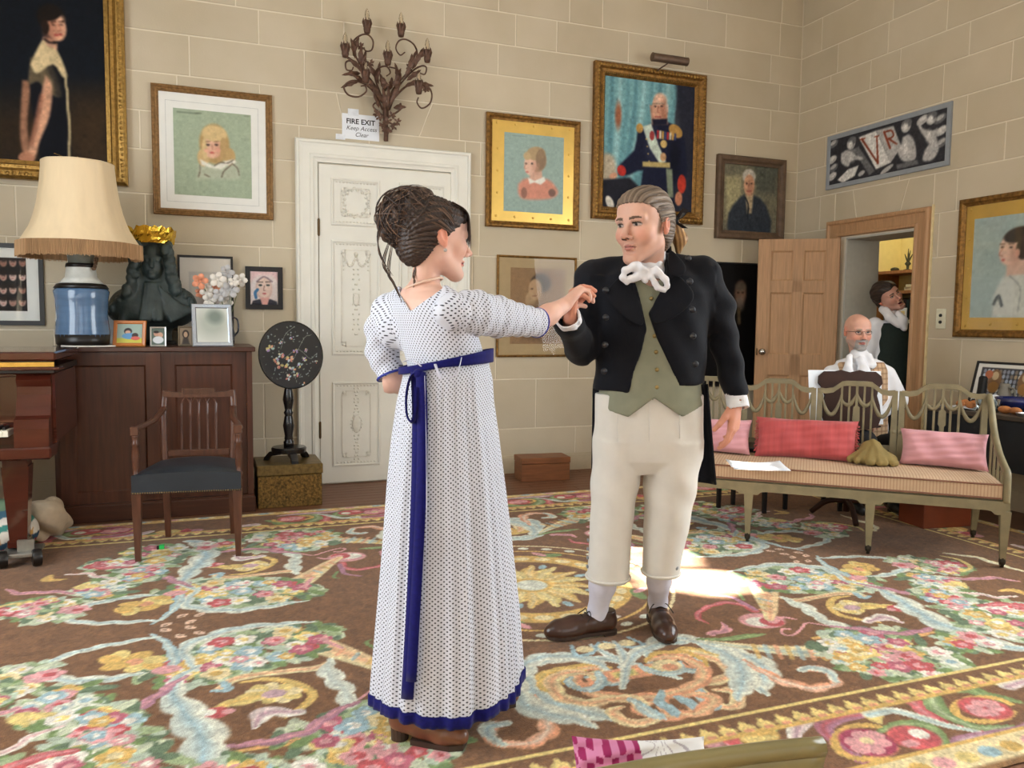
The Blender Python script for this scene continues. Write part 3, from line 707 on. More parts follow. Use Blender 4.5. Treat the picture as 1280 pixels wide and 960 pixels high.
    # ring with a gold flower
    S(T(z7, (270, 350), (350, 362), (430, 348), (540, 333), (630, 345)), [.01, .03, .025, .03, .02], CRM, hi=CO_); S(T(z7, (285, 350), (360, 380), (410, 410), (450, 440), (520, 465)), [.02, .055, .05, .04, .05], LT_, wob=.45, freq=70, hi=(200, 214, 206)); S(T(z7, (590, 335), (620, 352), (650, 345)), [.02, .02, .008], PB)
    S(T(z7, (690, 452), (600, 440), (520, 420), (485, 385), (500, 355), (560, 345)), [.008, .02, .022, .022, .02, .01], GO, hi=YE)
    for k in range(9):
        a = 2*pi*k/9; c = z7(570, 390); p.ell((c[0]+11*cos(a), c[1]+5*sin(a)), .045, .03, YE if k % 2 else CRM, a)
    S(T(z7, (560, 395), (640, 385), (740, 385)), [.03, .05, .02], YE, wob=.3, freq=80, hi=GO); p.ell(z7(575, 392), .04, .03, (200, 160, 170)); p.ell(z7(760, 395), .045, .04, RD); p.ell(z7(765, 390), .02, .02, WH); p.ell(z7(735, 400), .02, .02, PK)
    S(T(z7, (640, 450), (700, 430), (780, 452)), [.03, .055, .015], WH, wob=.35, freq=70, hi=MV); S(T(z7, (490, 470), (620, 480), (740, 498), (850, 490), (920, 470)), [.015, .03, .03, .03, .012], MV, wob=.4, freq=75, hi=PK)
    # the great blue acanthus
    S(T(z7, (530, 280), (620, 295), (700, 320), (780, 365), (850, 410), (920, 450), (1000, 480), (1080, 515), (1180, 545), (1290, 560)), [.015, .03, .05, .075, .085, .09, .09, .085, .075, .03], LT_, wob=.42, freq=48, hi=PB, himix=.8)
    S(T(z7, (600, 295), (700, 312), (800, 332), (910, 350)), [.012, .03, .035, .01], MV, wob=.4, freq=70, hi=PK)
    # inner blue scroll with a yellow flower, little volutes
    S(T(z7, (430, 180), (450, 205), (500, 235), (560, 262), (600, 268)), [.01, .022, .03, .03, .01], PB, wob=.3, freq=80, hi=LT_); S(T(z7, (430, 190), (520, 185), (620, 183), (720, 192), (780, 215), (780, 240), (720, 258), (650, 264)), [.01, .03, .03, .03, .035, .04, .04, .012], LT_, wob=.35, freq=70, hi=PB)
    for k in range(7):
        a = 2*pi*k/7; c = z7(600, 232); p.ell((c[0]+12*cos(a), c[1]+6*sin(a)), .05, .035, YE if k % 2 else GO, a)
    p.ell(z7(605, 235), .03, .03, CO_); p.ell(z7(600, 270), .05, .035, PK); p.ell(z7(655, 235), .05, .03, GO)
    for c in ((330, 185), (385, 178), (345, 203), (395, 200)): S([z7(c[0]+12*cos(t)*(1-t/14), c[1]+6*sin(t)*(1-t/14)) for t in np.arange(0, 9, .8)], .006, (230, 190, 160), sm=0)
    # chain of flowers towards the side border, pink and red sprays
    for i, (c, rx, ry) in enumerate((((850, 215), .13, .13), ((900, 285), .14, .13), ((960, 340), .14, .12), ((1060, 395), .15, .12), ((1150, 450), .15, .12), ((1230, 400), .12, .1), ((1260, 480), .15, .12), ((960, 225), .12, .1))): bouquet(p, z7(*c), rx, ry, 13, 20+i)
    S(T(z7, (970, 270), (1060, 275), (1160, 270), (1260, 285)), [.02, .03, .03, .01], PK, wob=.4, freq=70, hi=MV); S(T(z7, (1100, 385), (1180, 378), (1260, 385), (1330, 410)), [.02, .035, .035, .01], RD, wob=.3, freq=80, hi=PK)
    S(T(z7, (1000, 330), (1090, 335), (1170, 350), (1250, 345)), [.012, .025, .025, .01], WH, wob=.35, freq=70, hi=PK); S(T(z7, (960, 300), (1010, 290), (1040, 310)), [.02, .04, .015], YE, wob=.3)
    S(T(z7, (940, 180), (1010, 195), (1060, 225), (1030, 245)), [.008, .016, .016, .008], YE); S(T(z7, (1180, 325), (1240, 320), (1290, 340)), [.01, .04, .02], GO, wob=.3); S(T(z7, (960, 170), (1080, 185), (1180, 215), (1300, 250)), [.02, .03, .035, .01], CRM, wob=.4, freq=60, hi=LT_)
    bouquet(p, z8(1050, 75), .10, .09, 8, 40)
def border_run(p):
    """border scrolls as traced on the near side"""
    S = p.stroke
    S(T(z8, (340, 470), (355, 400), (420, 355), (540, 345), (620, 372)), [.02, .04, .045, .045, .02], WH, wob=.2, freq=60, hi=MV); S(T(z8, (620, 375), (520, 385), (460, 420), (490, 470), (560, 530), (660, 570), (780, 560), (850, 550)), [.015, .03, .03, .02, .02, .025, .025, .01], MV, hi=RD)
    S([z8(630+125*cos(t), 485+70*sin(t)) for t in np.arange(.3, 6.2, .35)], .014, GO, sm=3)
    p.ell(z8(640, 485), .085, .08, (178, 62, 92)); 
    for k in range(6): a = 2*pi*k/6; p.ell(z8(640+55*cos(a), 485+32*sin(a)), .03, .028, PK)
    p.ell(z8(635, 478), .022, .02, CRM)
    S(T(z8, (690, 440), (760, 415), (860, 410), (930, 450), (940, 520), (850, 535)), [.01, .02, .025, .02, .02, .008], GR, hi=(170, 190, 130)); p.ell(z8(830, 465), .08, .07, RD); p.ell(z8(850, 450), .03, .03, WH); p.ell(z8(815, 490), .03, .02, PK)
    S(T(z8, (710, 310), (760, 292), (830, 325), (880, 365), (960, 410), (1100, 437)), [.02, .03, .035, .03, .022, .008], RD, wob=.3, freq=70, hi=PK); S(T(z8, (600, 330), (660, 370), (680, 400)), [.03, .04, .015], YE, wob=.3)
    S(T(z8, (640, 372), (740, 355), (860, 385), (960, 415), (1090, 440)), [.02, .022, .022, .018, .01], LT_, hi=PB)
    S(T(z8, (900, 350), (890, 290), (960, 258), (1060, 272), (1160, 300), (1260, 320)), [.015, .03, .04, .04, .035, .015], GR, wob=.3, freq=60, hi=(160, 182, 120)); S(T(z8, (900, 290), (930, 350), (1010, 395), (1100, 425), (1240, 420)), [.03, .035, .025, .02, .01], GR, hi=(188, 200, 160))
    S([z8(1115+120*cos(t), 350+50*sin(t)) for t in np.arange(.2, 6.0, .35)], .014, GO, sm=3); p.ell(z8(1120, 345), .085, .075, RD)
    for k in range(6): a = 2*pi*k/6; p.ell(z8(1120+45*cos(a), 345+22*sin(a)), .028, .025, PK)
    S(T(z8, (1010, 510), (1030, 480), (1120, 462), (1240, 440), (1330, 400)), [.02, .03, .028, .025, .01], MV, hi=WH); S(T(z8, (1110, 235), (1160, 240), (1200, 250)), [.03, .035, .01], YE, wob=.3); S(T(z8, (1210, 255), (1290, 230)), [.03, .02], WH, hi=MV)
    S(T(z8, (0, 480), (60, 460), (100, 500)), [.04, .05, .02], PK, wob=.4, freq=70, hi=MV); p.ell(z8(210, 420), .06, .04, GR); p.ell(z8(190, 460), .07, .05, GO); S(T(z8, (130, 430), (150, 470), (260, 465)), [.01, .025, .01], YE, wob=.3); S(T(z8, (20, 440), (70, 470), (110, 510)), [.02, .03, .01], RD)
X0i, X1i, Y0i, Y1i = RX0+.50, RX1-.50, RY0+.50, RY1-.44
for mx_, my_ in ((-1, -1), (1, -1), (-1, 1), (1, 1)):
    def f(u, v, mx_=mx_, my_=my_):
        x, y = floor_xy(u, v); return (RCX+mx_*(x-RCX), RCY+my_*(y-RCY))
    rp.f = f; rp.mir = (mx_, my_); rp.ws = .8; quadrant(rp)
rp.f = lambda u, v: (u, v); rp.mir = (1, 1); rp.ws = 1.0
# the medallion
for rr, wd, c, n in ((.66, .008, CRM, 0), (.61, .02, LT_, 30), (.56, .007, GO, 0), (.42, .055, GO, 0), (.42, .028, CRM, 24)):
    if n:
        for k in range(n): a = 2*pi*k/n; rp.ell((RCX+rr*cos(a), RCY+rr*sin(a)), wd*1.5, wd, c, a+pi/2, raw=True)
    else: rp.stroke([(RCX+rr*cos(t), RCY+rr*sin(t)) for t in np.linspace(0, 2*pi, 49)], wd, c, raw=True, sm=0)
for k in range(8):
    a = 2*pi*k/8+.2; c = (RCX+.5*cos(a), RCY+.5*sin(a)); rp.ell(c, .07, .03, (PK, GR, RD, GR)[k % 4], a+pi/2+.5, raw=True); rp.ell((c[0]+.06*cos(a+1.5), c[1]+.06*sin(a+1.5)), .05, .02, (WH, PK)[k % 2], a+pi/2-.5, raw=True)
for k in range(16):
    a = 2*pi*k/16; rp.stroke([(RCX+.06*cos(a), RCY+.06*sin(a)), (RCX+.18*cos(a+.1), RCY+.18*sin(a+.1)), (RCX+.30*cos(a), RCY+.30*sin(a))], [.03, .05, .012], (YE, GO)[k % 2], raw=True, wob=.3, freq=60, hi=CRM)
for k in range(8): a = 2*pi*k/8+.2; rp.ell((RCX+.29*cos(a), RCY+.29*sin(a)), .035, .02, PB, a, raw=True)
rp.ell((RCX, RCY), .10, .10, GO, raw=True); rp.ell((RCX, RCY), .075, .075, LT_, raw=True)
# borders: clear the margin, draw the runs, then the chain lines
for q in ([RX0, RX1, RY0, Y0i], [RX0, RX1, Y1i, RY1], [RX0, X0i, RY0, RY1], [X1i, RX1, RY0, RY1]):
    rp.poly([(q[0], q[2]), (q[1], q[2]), (q[1], q[3]), (q[0], q[3])], BR, soft=.004, raw=True)
PER = 1.52
for side in range(4):
    for k in range(-3, 4):
        def f(u, v, side=side, k=k):
            x, y = floor_xy(u, v); x = x+k*PER
            if side == 0: return x, y
            if side == 1: return 2*RCX-x, Y1i+.01+(Y0i-y)*.86
            if side == 2: return RX1-(y-RY0), RCY+(x-RCX)
            return RX0+(y-RY0), RCY+(x-RCX)
        x, y = f(*z8(800, 430))
        if RX0-.9 < x < RX1+.9 and RY0-.9 < y < RY1+.9:
            if side > 1 and not (Y0i-.1 < y < Y1i+.1): continue
            rp.f = f; border_run(rp)
def chain(x0, y0, x1, y1, nx_, ny_, w0):
    """yellow line, a row of leaf points, an orange line; (nx_,ny_) points inwards"""
    L = math.hypot(x1-x0, y1-y0); dx, dy = (x1-x0)/L, (y1-y0)/L
    o = lambda t, n: (x0+dx*t+nx_*n, y0+dy*t+ny_*n)
    rp.stroke([o(0, .05), o(L, .05)], .055, BR, raw=True, sm=0)
    rp.stroke([o(0, .105), o(L, .105)], .009, YE, raw=True, sm=0); rp.stroke([o(0, 0), o(L, 0)], .014, GO, raw=True, sm=0)
    t = 0
    while t < L:
        rp.ell(o(t, .028), .03, .024, YE, raw=True, soft=.3); rp.ell(o(t, .052), .011, .018, YE, math.atan2(dy, dx), raw=True, soft=.3); rp.ell(o(t, .015), .018, .012, CO_, raw=True); t += .07
chain(X0i, Y0i-.11, X1i, Y0i-.11, 0, 1, 0); chain(X0i, Y1i+.07, X1i, Y1i+.07, 0, -1, 0); chain(X0i-.05, Y0i-.1, X0i-.05, Y1i+.1, 1, 0, 0); chain(X1i+.05, Y0i-.1, X1i+.05, Y1i+.1, -1, 0, 0)
for q in ((RX0, RY0, RX1, RY0, 0, 1), (RX0, RY1, RX1, RY1, 0, -1), (RX0, RY0, RX0, RY1, 1, 0), (RX1, RY0, RX1, RY1, -1, 0)):
    x0, y0, x1, y1, ax, ay = q; wd = .13 if (ay == 1) else .075
    L = math.hypot(x1-x0, y1-y0); dx, dy = (x1-x0)/L, (y1-y0)/L; o = lambda t, n: (x0+dx*t+ax*n, y0+dy*t+ay*n)
    rp.stroke([o(0, wd/2), o(L, wd/2)], wd/2, CRM, raw=True, sm=0); rp.stroke([o(0, wd), o(L, wd)], .01, GO, raw=True, sm=0); rp.stroke([o(0, .005), o(L, .005)], .012, (150, 110, 70), raw=True, sm=0); t = 0; k = 0
    while t < L:
        rp.ell(o(t, wd/2), .035, wd*.22, (PB, GO, PK, YE)[k % 4], math.atan2(dy, dx), raw=True); t += .09; k += 1
g_ = rp.A.mean(-1, keepdims=True); rp.A = g_+(rp.A-g_)*.88; rp.noise(.05, 3); rp.noise(.035, 4, 2); rp.noise(.03, 9, 5)
rug_m = mat('wool_pile', 'attr', .95, var=.10, scale=160, bump=.5, bscale=300, sheen=.15, spec=.1)
def rug3(x, y):
    z = np.full(len(x), .008); e = (x < RX0+.004) | (x > RX1-.004) | (y < RY0+.004) | (y > RY1-.004); z[e] = .0005
    return np.stack([x, y, z], 1)
rug = rp.mesh('rug', rug_m, None, rug3)
tag(rug, 'brown woven carpet with floral scrolls, cornucopias and a gold chain border', 'rug')
# ================================================================== pictures on the walls
gilt = mat('gilt_frame', (158, 124, 66), .38, .85, var=.3, scale=45, bump=.3, bscale=120)
gilt_dark = mat('worn_gilt_frame', (132, 96, 48), .45, .7, var=.45, scale=40, bump=.35, bscale=110)
bronze_wood = mat('gilded_wood_frame', (140, 106, 66), .5, .35, var=.3, scale=50, bump=.2)
brown_wood = mat('brown_wood_frame', (92, 72, 54), .6, var=.3, scale=14, bump=.2)
black_wood = mat('black_frame', (24, 22, 22), .4, var=.1)
gold_board = mat('gold_leaf_mount', (214, 176, 92), .35, .55, var=.10, scale=6, bump=.05)
paper_white = mat('mount_board', (226, 226, 220), .85, var=.02)
canvas_m = mat('painted_canvas', 'attr', .6, var=.03, scale=200, bump=.03, spec=.12)
paper_m = mat('drawn_paper', 'attr', .85, var=.02, scale=120)
pane_m = glass('picture_glass')
class Pic:
    """a framed picture on the back wall ('b'), the right wall ('r') or free; outer rect from photo pixels on its plane"""
    def __init__(s, name, label, wall, rect, cat='picture', lean=0):
        x0, x1, z0, z1 = rect; s.w, s.h = x1-x0, z1-z0; s.wall = wall; s.x0, s.z0 = x0, z0
        if wall == 'b': loc, rz = ((x0+x1)/2, D, z0), 0
        else: loc, rz = (XR, -(x0+x1)/2, z0), -pi/2
        s.o = thing(name, label, cat, loc, rz); s.cx = (x0+x1)/2
    def loc(s, u, v, d=.02):
        if s.wall == 'b': p = ony(u, v, D-d); return p[0]-s.cx, p[2]-s.z0
        p = onx(u, v, XR-d); return -p[1]-s.cx, p[2]-s.z0
    def frame(s, prof, m, name='frame'): MB().ring_frame(s.w, s.h, prof).build(name, m, s.o); return s
    def back(s, d=.004):
        MB().box(-s.w/2+.005, s.w/2-.005, -d, 0, .005, s.h-.005).build('backing', brown_wood, s.o); return s
    def mount(s, ins, d, m, name='mount'): MB().box(-s.w/2+ins, s.w/2-ins, -d, -d+.003, ins, s.h-ins).build(name, m, s.o); return s
    def paint(s, rect, d, bg, res, m):
        """rect in local metres (x0,x1,z0,z1)"""
        p = Paint(*rect, max(8, int((rect[1]-rect[0])/res)), max(8, int((rect[3]-rect[2])/res)), bg, lambda u, v: s.loc(u, v, d))
        a = np.array(s.loc(700, 200, d)); b_ = np.array(s.loc(710, 200, d)); c = (rect[0]+rect[1])/2
        s.d, s.m, s.p = d, m, p
        return p
    def scale(s, u, v): a = np.array(s.loc(u, v, s.d)); b_ = np.array(s.loc(u, v+10, s.d)); s.p.px = abs(b_[1]-a[1])/10; return s.p
    def done(s, name='picture'):
        d = s.d; s.p.brush(.06 if s.m is canvas_m else .025); s.p.mesh(name, s.m, s.o, lambda x, y: np.stack([x, np.full(len(x), -d), y], 1))
    def glaze(s, ins, d): MB().box(-s.w/2+ins, s.w/2-ins, -d, -d+.001, ins, s.h-ins).build('glass', pane_m, s.o)
    def bead(s, ins, d, n, r, m, name='carved_leaf'):
        mb = MB(); w_, h = s.w-2*ins, s.h-2*ins; per = 2*(w_+h); k = int(per/n)
        for i in range(k):
            t = per*i/k
            if t < w_: q = (-w_/2+t, ins)
            elif t < w_+h: q = (w_/2, ins+t-w_)
            elif t < 2*w_+h: q = (w_/2-(t-w_-h), ins+h)
            else: q = (-w_/2, ins+h-(t-2*w_-h))
            mb.sphere((q[0], -d, q[1]), (r*random.uniform(.7, 1.3), r*.6, r*random.uniform(.7, 1.3)), 5, 4)
        mb.build(name, m, s.o, smooth=True)['kind'] = 'stuff'
def rectb(u0, v0, u1, v1, d=.03): a, b_ = ony(u0, v0, D-d), ony(u1, v1, D-d); return [a[0], b_[0], b_[2], a[2]]
SK = (205, 158, 130)
# ---- 1 the dark full-length lady
P = Pic('oil_painting', 'dark portrait of a woman in black seen from the side, wide gilt frame', 'b', (-1.80, -.474, 2.137, 3.86))
P.back(); P.frame([(0, 0), (0, .05), (.02, .065), (.05, .06), (.07, .045), (.09, .048), (.10, .03), (.125, .022), (.125, .01)], gilt); P.bead(.03, .06, .035, .014, gilt); P.bead(.085, .045, .02, .007, gilt)
p = P.paint((-P.w/2+.12, P.w/2-.12, .12, P.h-.12), .016, (16, 20, 27), .0065, canvas_m); P.scale(70, 100)
p.poly([(-200, 215), (-200, 130), (40, 125), (150, 120), (150, 215)], (44, 33, 22), soft=60)
p.poly([(90, 215), (92, 120), (150, 115), (150, 215)], (60, 44, 28), soft=40, a=.6)
p.poly([(28, 100), (38, 106), (34, 150), (36, 186), (30, 194), (25, 165)], (150, 108, 84), soft=3, sm=4)
p.poly([(36, 96), (52, 78), (66, 78), (83, 96), (88, 150), (90, 212), (52, 212), (42, 150)], (13, 15, 22), soft=3)
p.poly([(38, 72), (58, 66), (68, 92), (76, 120), (60, 116), (48, 102), (36, 104)], (98, 86, 66), soft=3, sm=4)
p.poly([(57, 94), (65, 108), (62, 145), (50, 176), (43, 200), (34, 204), (37, 180), (45, 150), (51, 120)], (202, 152, 122), soft=3, sm=4); p.ell((33, 197), 9, 7, (170, 118, 92)); p.stroke([(52, 120), (46, 150), (39, 180)], 3, (140, 92, 72), soft=1, a=.7); p.stroke([(62, 84), (70, 100), (74, 118)], 4, (46, 42, 38), soft=1, a=.8)
p.poly([(50, 58), (54, 46), (72, 50), (71, 66)], (196, 150, 124), soft=2); p.poly([(38, 80), (46, 62), (54, 50), (60, 58), (72, 64), (84, 94), (78, 96), (66, 80), (46, 92)], (205, 184, 142), soft=2, sm=3)
p.stroke([(56, 49), (62, 53), (71, 53)], 1.6, (20, 18, 20)); p.stroke([(82, 95), (86, 150), (87, 207)], 1.3, (190, 172, 130))
p.ell((64, 22), 16, 17, (26, 20, 17)); p.ell((70, 34), 11.5, 17, (206, 156, 128), .15); p.ell((62, 38), 7, 13, (150, 98, 78), soft=1, a=.7); p.ell((74, 24), 6, 5, (226, 182, 156), soft=1, a=.6); p.ell((64, 30), 8, 14, (186, 130, 105), a=.5); p.ell((61, 17), 14, 9, (26, 20, 17), .3); p.ell((57, 34), 4, 9, (36, 25, 20))
p.stroke([(64, 28), (69, 27)], .9, (60, 36, 28)); p.stroke([(74, 27), (79, 27)], .9, (60, 36, 28)); p.ell((67, 31), 2.2, 1.1, (45, 28, 24)); p.ell((77, 31), 2, 1.1, (45, 28, 24)); p.stroke([(73, 31), (76, 38), (72, 39)], .8, (165, 105, 84)); p.stroke([(69, 44), (77, 43)], 1.2, (150, 62, 58)); P.done()
# ---- 2 blonde child
P = Pic('pastel_portrait', 'pastel of a blonde child on grey-green paper, wide white mount, ribbed wooden frame', 'b', rectb(188, 102.5, 342, 275))
P.back(); P.frame([(0, 0), (0, .022), (.006, .028), (.012, .024), (.018, .028), (.024, .022), (.032, .026), (.04, .018), (.046, .012), (.046, .006)], bronze_wood); P.mount(.04, .009, paper_white)
for a_ in range(4):
    pass
a0, a1 = P.loc(216, 134), P.loc(315, 248.5); p = P.paint((a0[0], a1[0], a1[1], a0[1]), .0105, (158, 172, 148), .005, paper_m); P.scale(266, 190)
p.poly([(250, 203), (265, 210), (298, 203), (300, 224), (246, 224)], (190, 190, 170), soft=6, a=.5)
p.ell((268, 180), 18, 25, (178, 148, 98)); p.ell((254, 197), 7, 11, (196, 168, 120)); p.ell((287, 196), 7, 11, (186, 156, 106)); p.ell((265, 184), 11.5, 14, (222, 178, 152)); p.ell((273, 187), 5, 10, (196, 142, 116), soft=1, a=.6); p.ell((268, 167), 15, 10, (206, 180, 130)); p.ell((256, 186), 3, 14, (205, 180, 132)); p.ell((279, 186), 4, 14, (180, 150, 102))
for x in (260, 270.5): p.ell((x, 181), 2.4, 1.3, (80, 62, 56)); p.stroke([(x-3, 177), (x+3, 177)], .6, (150, 118, 88))
p.stroke([(265, 181), (265.5, 187)], .7, (190, 138, 118)); p.ell((265, 191), 3, 1.3, (190, 96, 88)); p.ell((258, 188), 3, 2.5, (226, 160, 142), a=.6); p.ell((273, 188), 3, 2.5, (226, 160, 142), a=.6)
p.poly([(250, 199), (258, 203), (268, 208), (280, 202), (292, 199), (296, 203), (284, 207), (276, 212), (264, 210), (252, 206)], (224, 222, 210), soft=2)
for l in ([(268, 207), (276, 203), (284, 204), (292, 200)], [(289, 206), (280, 214), (277, 222)], [(290, 204), (297, 211), (299, 219)], [(250, 206), (250, 214), (248, 221)], [(256, 218), (262, 221)]): p.stroke(l, .7, (110, 98, 84))
p.stroke([(221, 140), (232, 140.5), (252, 142)], .5, (90, 100, 84)); p.stroke([(305, 145), (312, 146)], .5, (110, 118, 100)); P.done()
b0, b1 = (a0[0]-.05, a1[0]+.05), (a1[1]-.05, a0[1]+.05); mb = MB()
for q in ((b0[0], b0[0]+.003, b1[0], b1[1]), (b0[1]-.003, b0[1], b1[0], b1[1]), (b0[0], b0[1], b1[0], b1[0]+.003), (b0[0], b0[1], b1[1]-.003, b1[1])): mb.box(q[0], q[1], -.0096, -.009, q[2], q[3])
mb.build('mount_line', mat('grey_line', (190, 192, 188), .8), P.o); 
# ---- 3 sheet of small faces
P = Pic('face_grid_print', 'black framed print of rows of small faces on black', 'b', (-1.62, -1.0, 1.19, 1.724)); P.back(); P.frame([(0, 0), (0, .02), (.028, .02), (.03, .006)], black_wood); P.mount(.025, .006, paper_white)
a0, a1 = P.loc(-45, 320), P.loc(34, 389); p = P.paint((a0[0], a1[0], a1[1], a0[1]), .0075, (20, 20, 24), .004, paper_m); P.scale(20, 350); r = random.Random(2)
for yy in (328, 345.5, 362, 377.5):
    for xx in (-32, -20, -8, 4, 16, 28):
        c = r.choice([(205, 170, 155), (190, 150, 135), (160, 120, 105), (210, 180, 170)]); p.ell((xx, yy), 4, 5.6, c); p.ell((xx, yy-4), 4.3, 2.6, (36, 28, 26)); p.ell((xx-1.5, yy-.5), .9, .6, (50, 36, 34)); p.ell((xx+1.5, yy-.5), .9, .6, (50, 36, 34)); p.ell((xx, yy+2.6), 1.5, .6, (140, 80, 76))
P.done(); P.glaze(.03, .010)
# ---- 4 boy on gold mount
P = Pic('pastel_portrait', 'pastel of a boy in a coral jumper, gold mount set with studs', 'b', rectb(609, 139, 724, 289))
P.back(); P.frame([(0, 0), (0, .024), (.008, .032), (.02, .034), (.03, .026), (.036, .02), (.05, .014), (.05, .006)], gilt_dark); P.bead(.012, .03, .03, .008, gilt_dark); P.mount(.045, .010, gold_board)
a0, a1 = P.loc(631, 164.5), P.loc(704, 268); st = MB()
for i in range(5):
    for zz in ((P.h-.045+a0[1])/2+.02, (.045+a1[1])/2): st.lathe([(.011, 0), (.008, .005), (0, .007)], 8, R=rotm(pi/2), at=(-P.w/2+.09+(P.w-.18)*i/4, -.010, zz))
for i in (1, 2, 3):
    for xx in ((-P.w/2+.045+a0[0])/2, (P.w/2-.045+a1[0])/2): st.lathe([(.011, 0), (.008, .005), (0, .007)], 8, R=rotm(pi/2), at=(xx, -.010, .1+(P.h-.2)*i/4))
st.build('mount_stud', gold_board, P.o)['kind'] = 'stuff'
p = P.paint((a0[0], a1[0], a1[1], a0[1]), .0115, (150, 172, 164), .005, paper_m); P.scale(668, 215)
p.poly([(648, 230), (658, 223), (684, 224), (696, 236), (696, 244), (684, 249), (656, 249), (648, 242)], (206, 142, 122), soft=4, sm=4); p.ell((655, 241), 4, 7, (120, 90, 80), a=.7); p.ell((690, 241), 5, 5, (104, 84, 78), a=.8)
p.poly([(661, 212), (677, 210), (678, 224), (663, 226)], (206, 166, 146), soft=2); p.ell((671, 200), 13.5, 15, (150, 128, 104)); p.ell((663, 205), 8.5, 14, (224, 186, 166), -.1); p.ell((669, 209), 5, 9, (190, 142, 122), soft=1, a=.6); p.ell((670, 192), 13, 8.5, (176, 152, 116), .15); p.ell((659, 195), 5, 5, (190, 166, 128)); p.ell((673, 207), 2.2, 3.5, (214, 160, 138)); p.ell((676, 199), 7, 13, (136, 112, 90), a=.7)
for x in (657.5, 665): p.ell((x, 204.5), 1.7, 1, (70, 60, 58))
p.stroke([(657.5, 205), (655.5, 210), (658, 211)], .6, (190, 140, 124)); p.ell((659, 215), 2.2, .9, (196, 110, 104)); p.poly([(660, 222), (668, 226), (680, 221), (682, 226), (676, 231), (668, 228), (662, 230)], (232, 230, 220), soft=1.5); p.stroke([(640, 169), (658, 171)], .4, (120, 140, 134)); P.done()
# ---- 5 the officer
P = Pic('oil_painting', 'painting of a bald officer with medals and a pale sash, ornate gilt frame', 'b', rectb(745, 74.5, 879, 281, .05)); P.back()
P.frame([(0, 0), (0, .045), (.02, .06), (.04, .058), (.055, .04), (.075, .036), (.085, .042), (.095, .03), (.105, .02), (.105, .01)], gilt_dark); P.bead(.03, .058, .03, .013, gilt); P.bead(.085, .04, .018, .006, gilt); P.bead(.012, .05, .04, .010, gilt_dark)
q4 = lambda x, y: (590+x/3.555, 50+y/3.555)
p = P.paint((-P.w/2+.1, P.w/2-.1, .1, P.h-.1), .016, (52, 56, 66), .0055, canvas_m); P.scale(815, 180); Q = lambda *a_: [q4(*t) for t in a_]
p.poly(Q((560, 120), (905, 160), (900, 380), (760, 700), (560, 800)), (118, 164, 170), soft=4)
for i in range(9): p.stroke(Q((625+i*36, 120), (618+i*34, 330), (605+i*22, 660)), [2, 3, 4], ((84, 130, 140), (152, 194, 196), (98, 146, 154))[i % 3], soft=1.2, a=.8)
p.poly(Q((905, 160), (1010, 170), (1000, 800), (860, 800), (930, 450)), (40, 42, 54), soft=6); p.ell(q4(650, 335), 4.5, 16, (150, 96, 70), soft=.8); p.poly(Q((570, 500), (630, 520), (640, 640), (570, 700)), (176, 164, 142), soft=6, sm=3)
p.poly(Q((570, 620), (700, 610), (770, 680), (900, 700), (900, 800), (570, 800)), (34, 34, 42), soft=4)
p.poly(Q((735, 405), (800, 370), (870, 365), (935, 405), (950, 500), (955, 610), (900, 640), (890, 760), (750, 720), (760, 580), (700, 600), (650, 600), (660, 550), (720, 490)), (27, 30, 50), soft=3, sm=2)
p.poly(Q((790, 290), (865, 300), (870, 375), (800, 375)), (182, 132, 110), soft=3); p.ell(q4(832, 300), 10.5, 17, (208, 160, 134), -.05); p.ell(q4(838, 265), 9, 8, (226, 188, 164), soft=.6); p.ell(q4(850, 310), 5, 13, (160, 104, 82), soft=1, a=.7); p.ell(q4(800, 470), 9, 22, (52, 56, 80), soft=1, a=.6); p.ell(q4(900, 520), 8, 26, (16, 18, 30), soft=1, a=.8); p.ell(q4(866, 305), 2.6, 7, (190, 180, 170)); p.ell(q4(858, 320), 4, 8, (178, 124, 100), soft=.7, a=.7)
for x in (815, 843): p.ell(q4(x, 295), 2.2, .9, (60, 46, 46)); p.stroke(Q((x-12, 283), (x+10, 283)), .8, (150, 128, 112))
p.stroke(Q((828, 295), (824, 320), (832, 322)), .9, (168, 112, 92)); p.stroke(Q((815, 342), (838, 342)), 1, (150, 80, 74)); p.poly(Q((800, 352), (868, 350), (866, 376), (806, 378)), (30, 30, 46), soft=2)
p.poly(Q((758, 385), (796, 372), (830, 470), (862, 540), (838, 556), (790, 480)), (196, 210, 196), soft=2); p.ell(q4(745, 392), 5, 6, (178, 138, 76)); p.ell(q4(905, 405), 11, 7.5, (178, 138, 76), -.5)
for i in range(8): p.poly(Q((822+i*11, 400+i*2), (831+i*11, 402+i*2), (830+i*11, 440+i), (821+i*11, 438+i)), ((170, 50, 54), (200, 190, 170), (190, 150, 80), (60, 70, 110))[i % 4], soft=.8)
p.ell(q4(800, 425), 3.5, 6, (150, 60, 60)); p.ell(q4(852, 462), 5, 5, (206, 176, 110)); p.ell(q4(850, 520), 4.5, 5.5, (190, 150, 110))
for i in range(4): p.ell(q4(775+i*4, 440+i*33), 1.1, 1.1, (200, 170, 100))
p.poly(Q((758, 540), (880, 545), (880, 568), (758, 562)), (184, 164, 108), soft=1.5); p.poly(Q((862, 570), (890, 575), (895, 700), (870, 700)), (120, 130, 110), soft=2); p.ell(q4(665, 580), 6, 7, (176, 50, 44), .6); p.ell(q4(932, 640), 6.5, 12, (182, 58, 44)); p.ell(q4(628, 603), 6, 3.5, (204, 150, 122), .4); p.ell(q4(918, 705), 5.5, 9, (186, 124, 96)); p.ell(q4(612, 722), 5, 9, (200, 196, 186), .5); P.done()
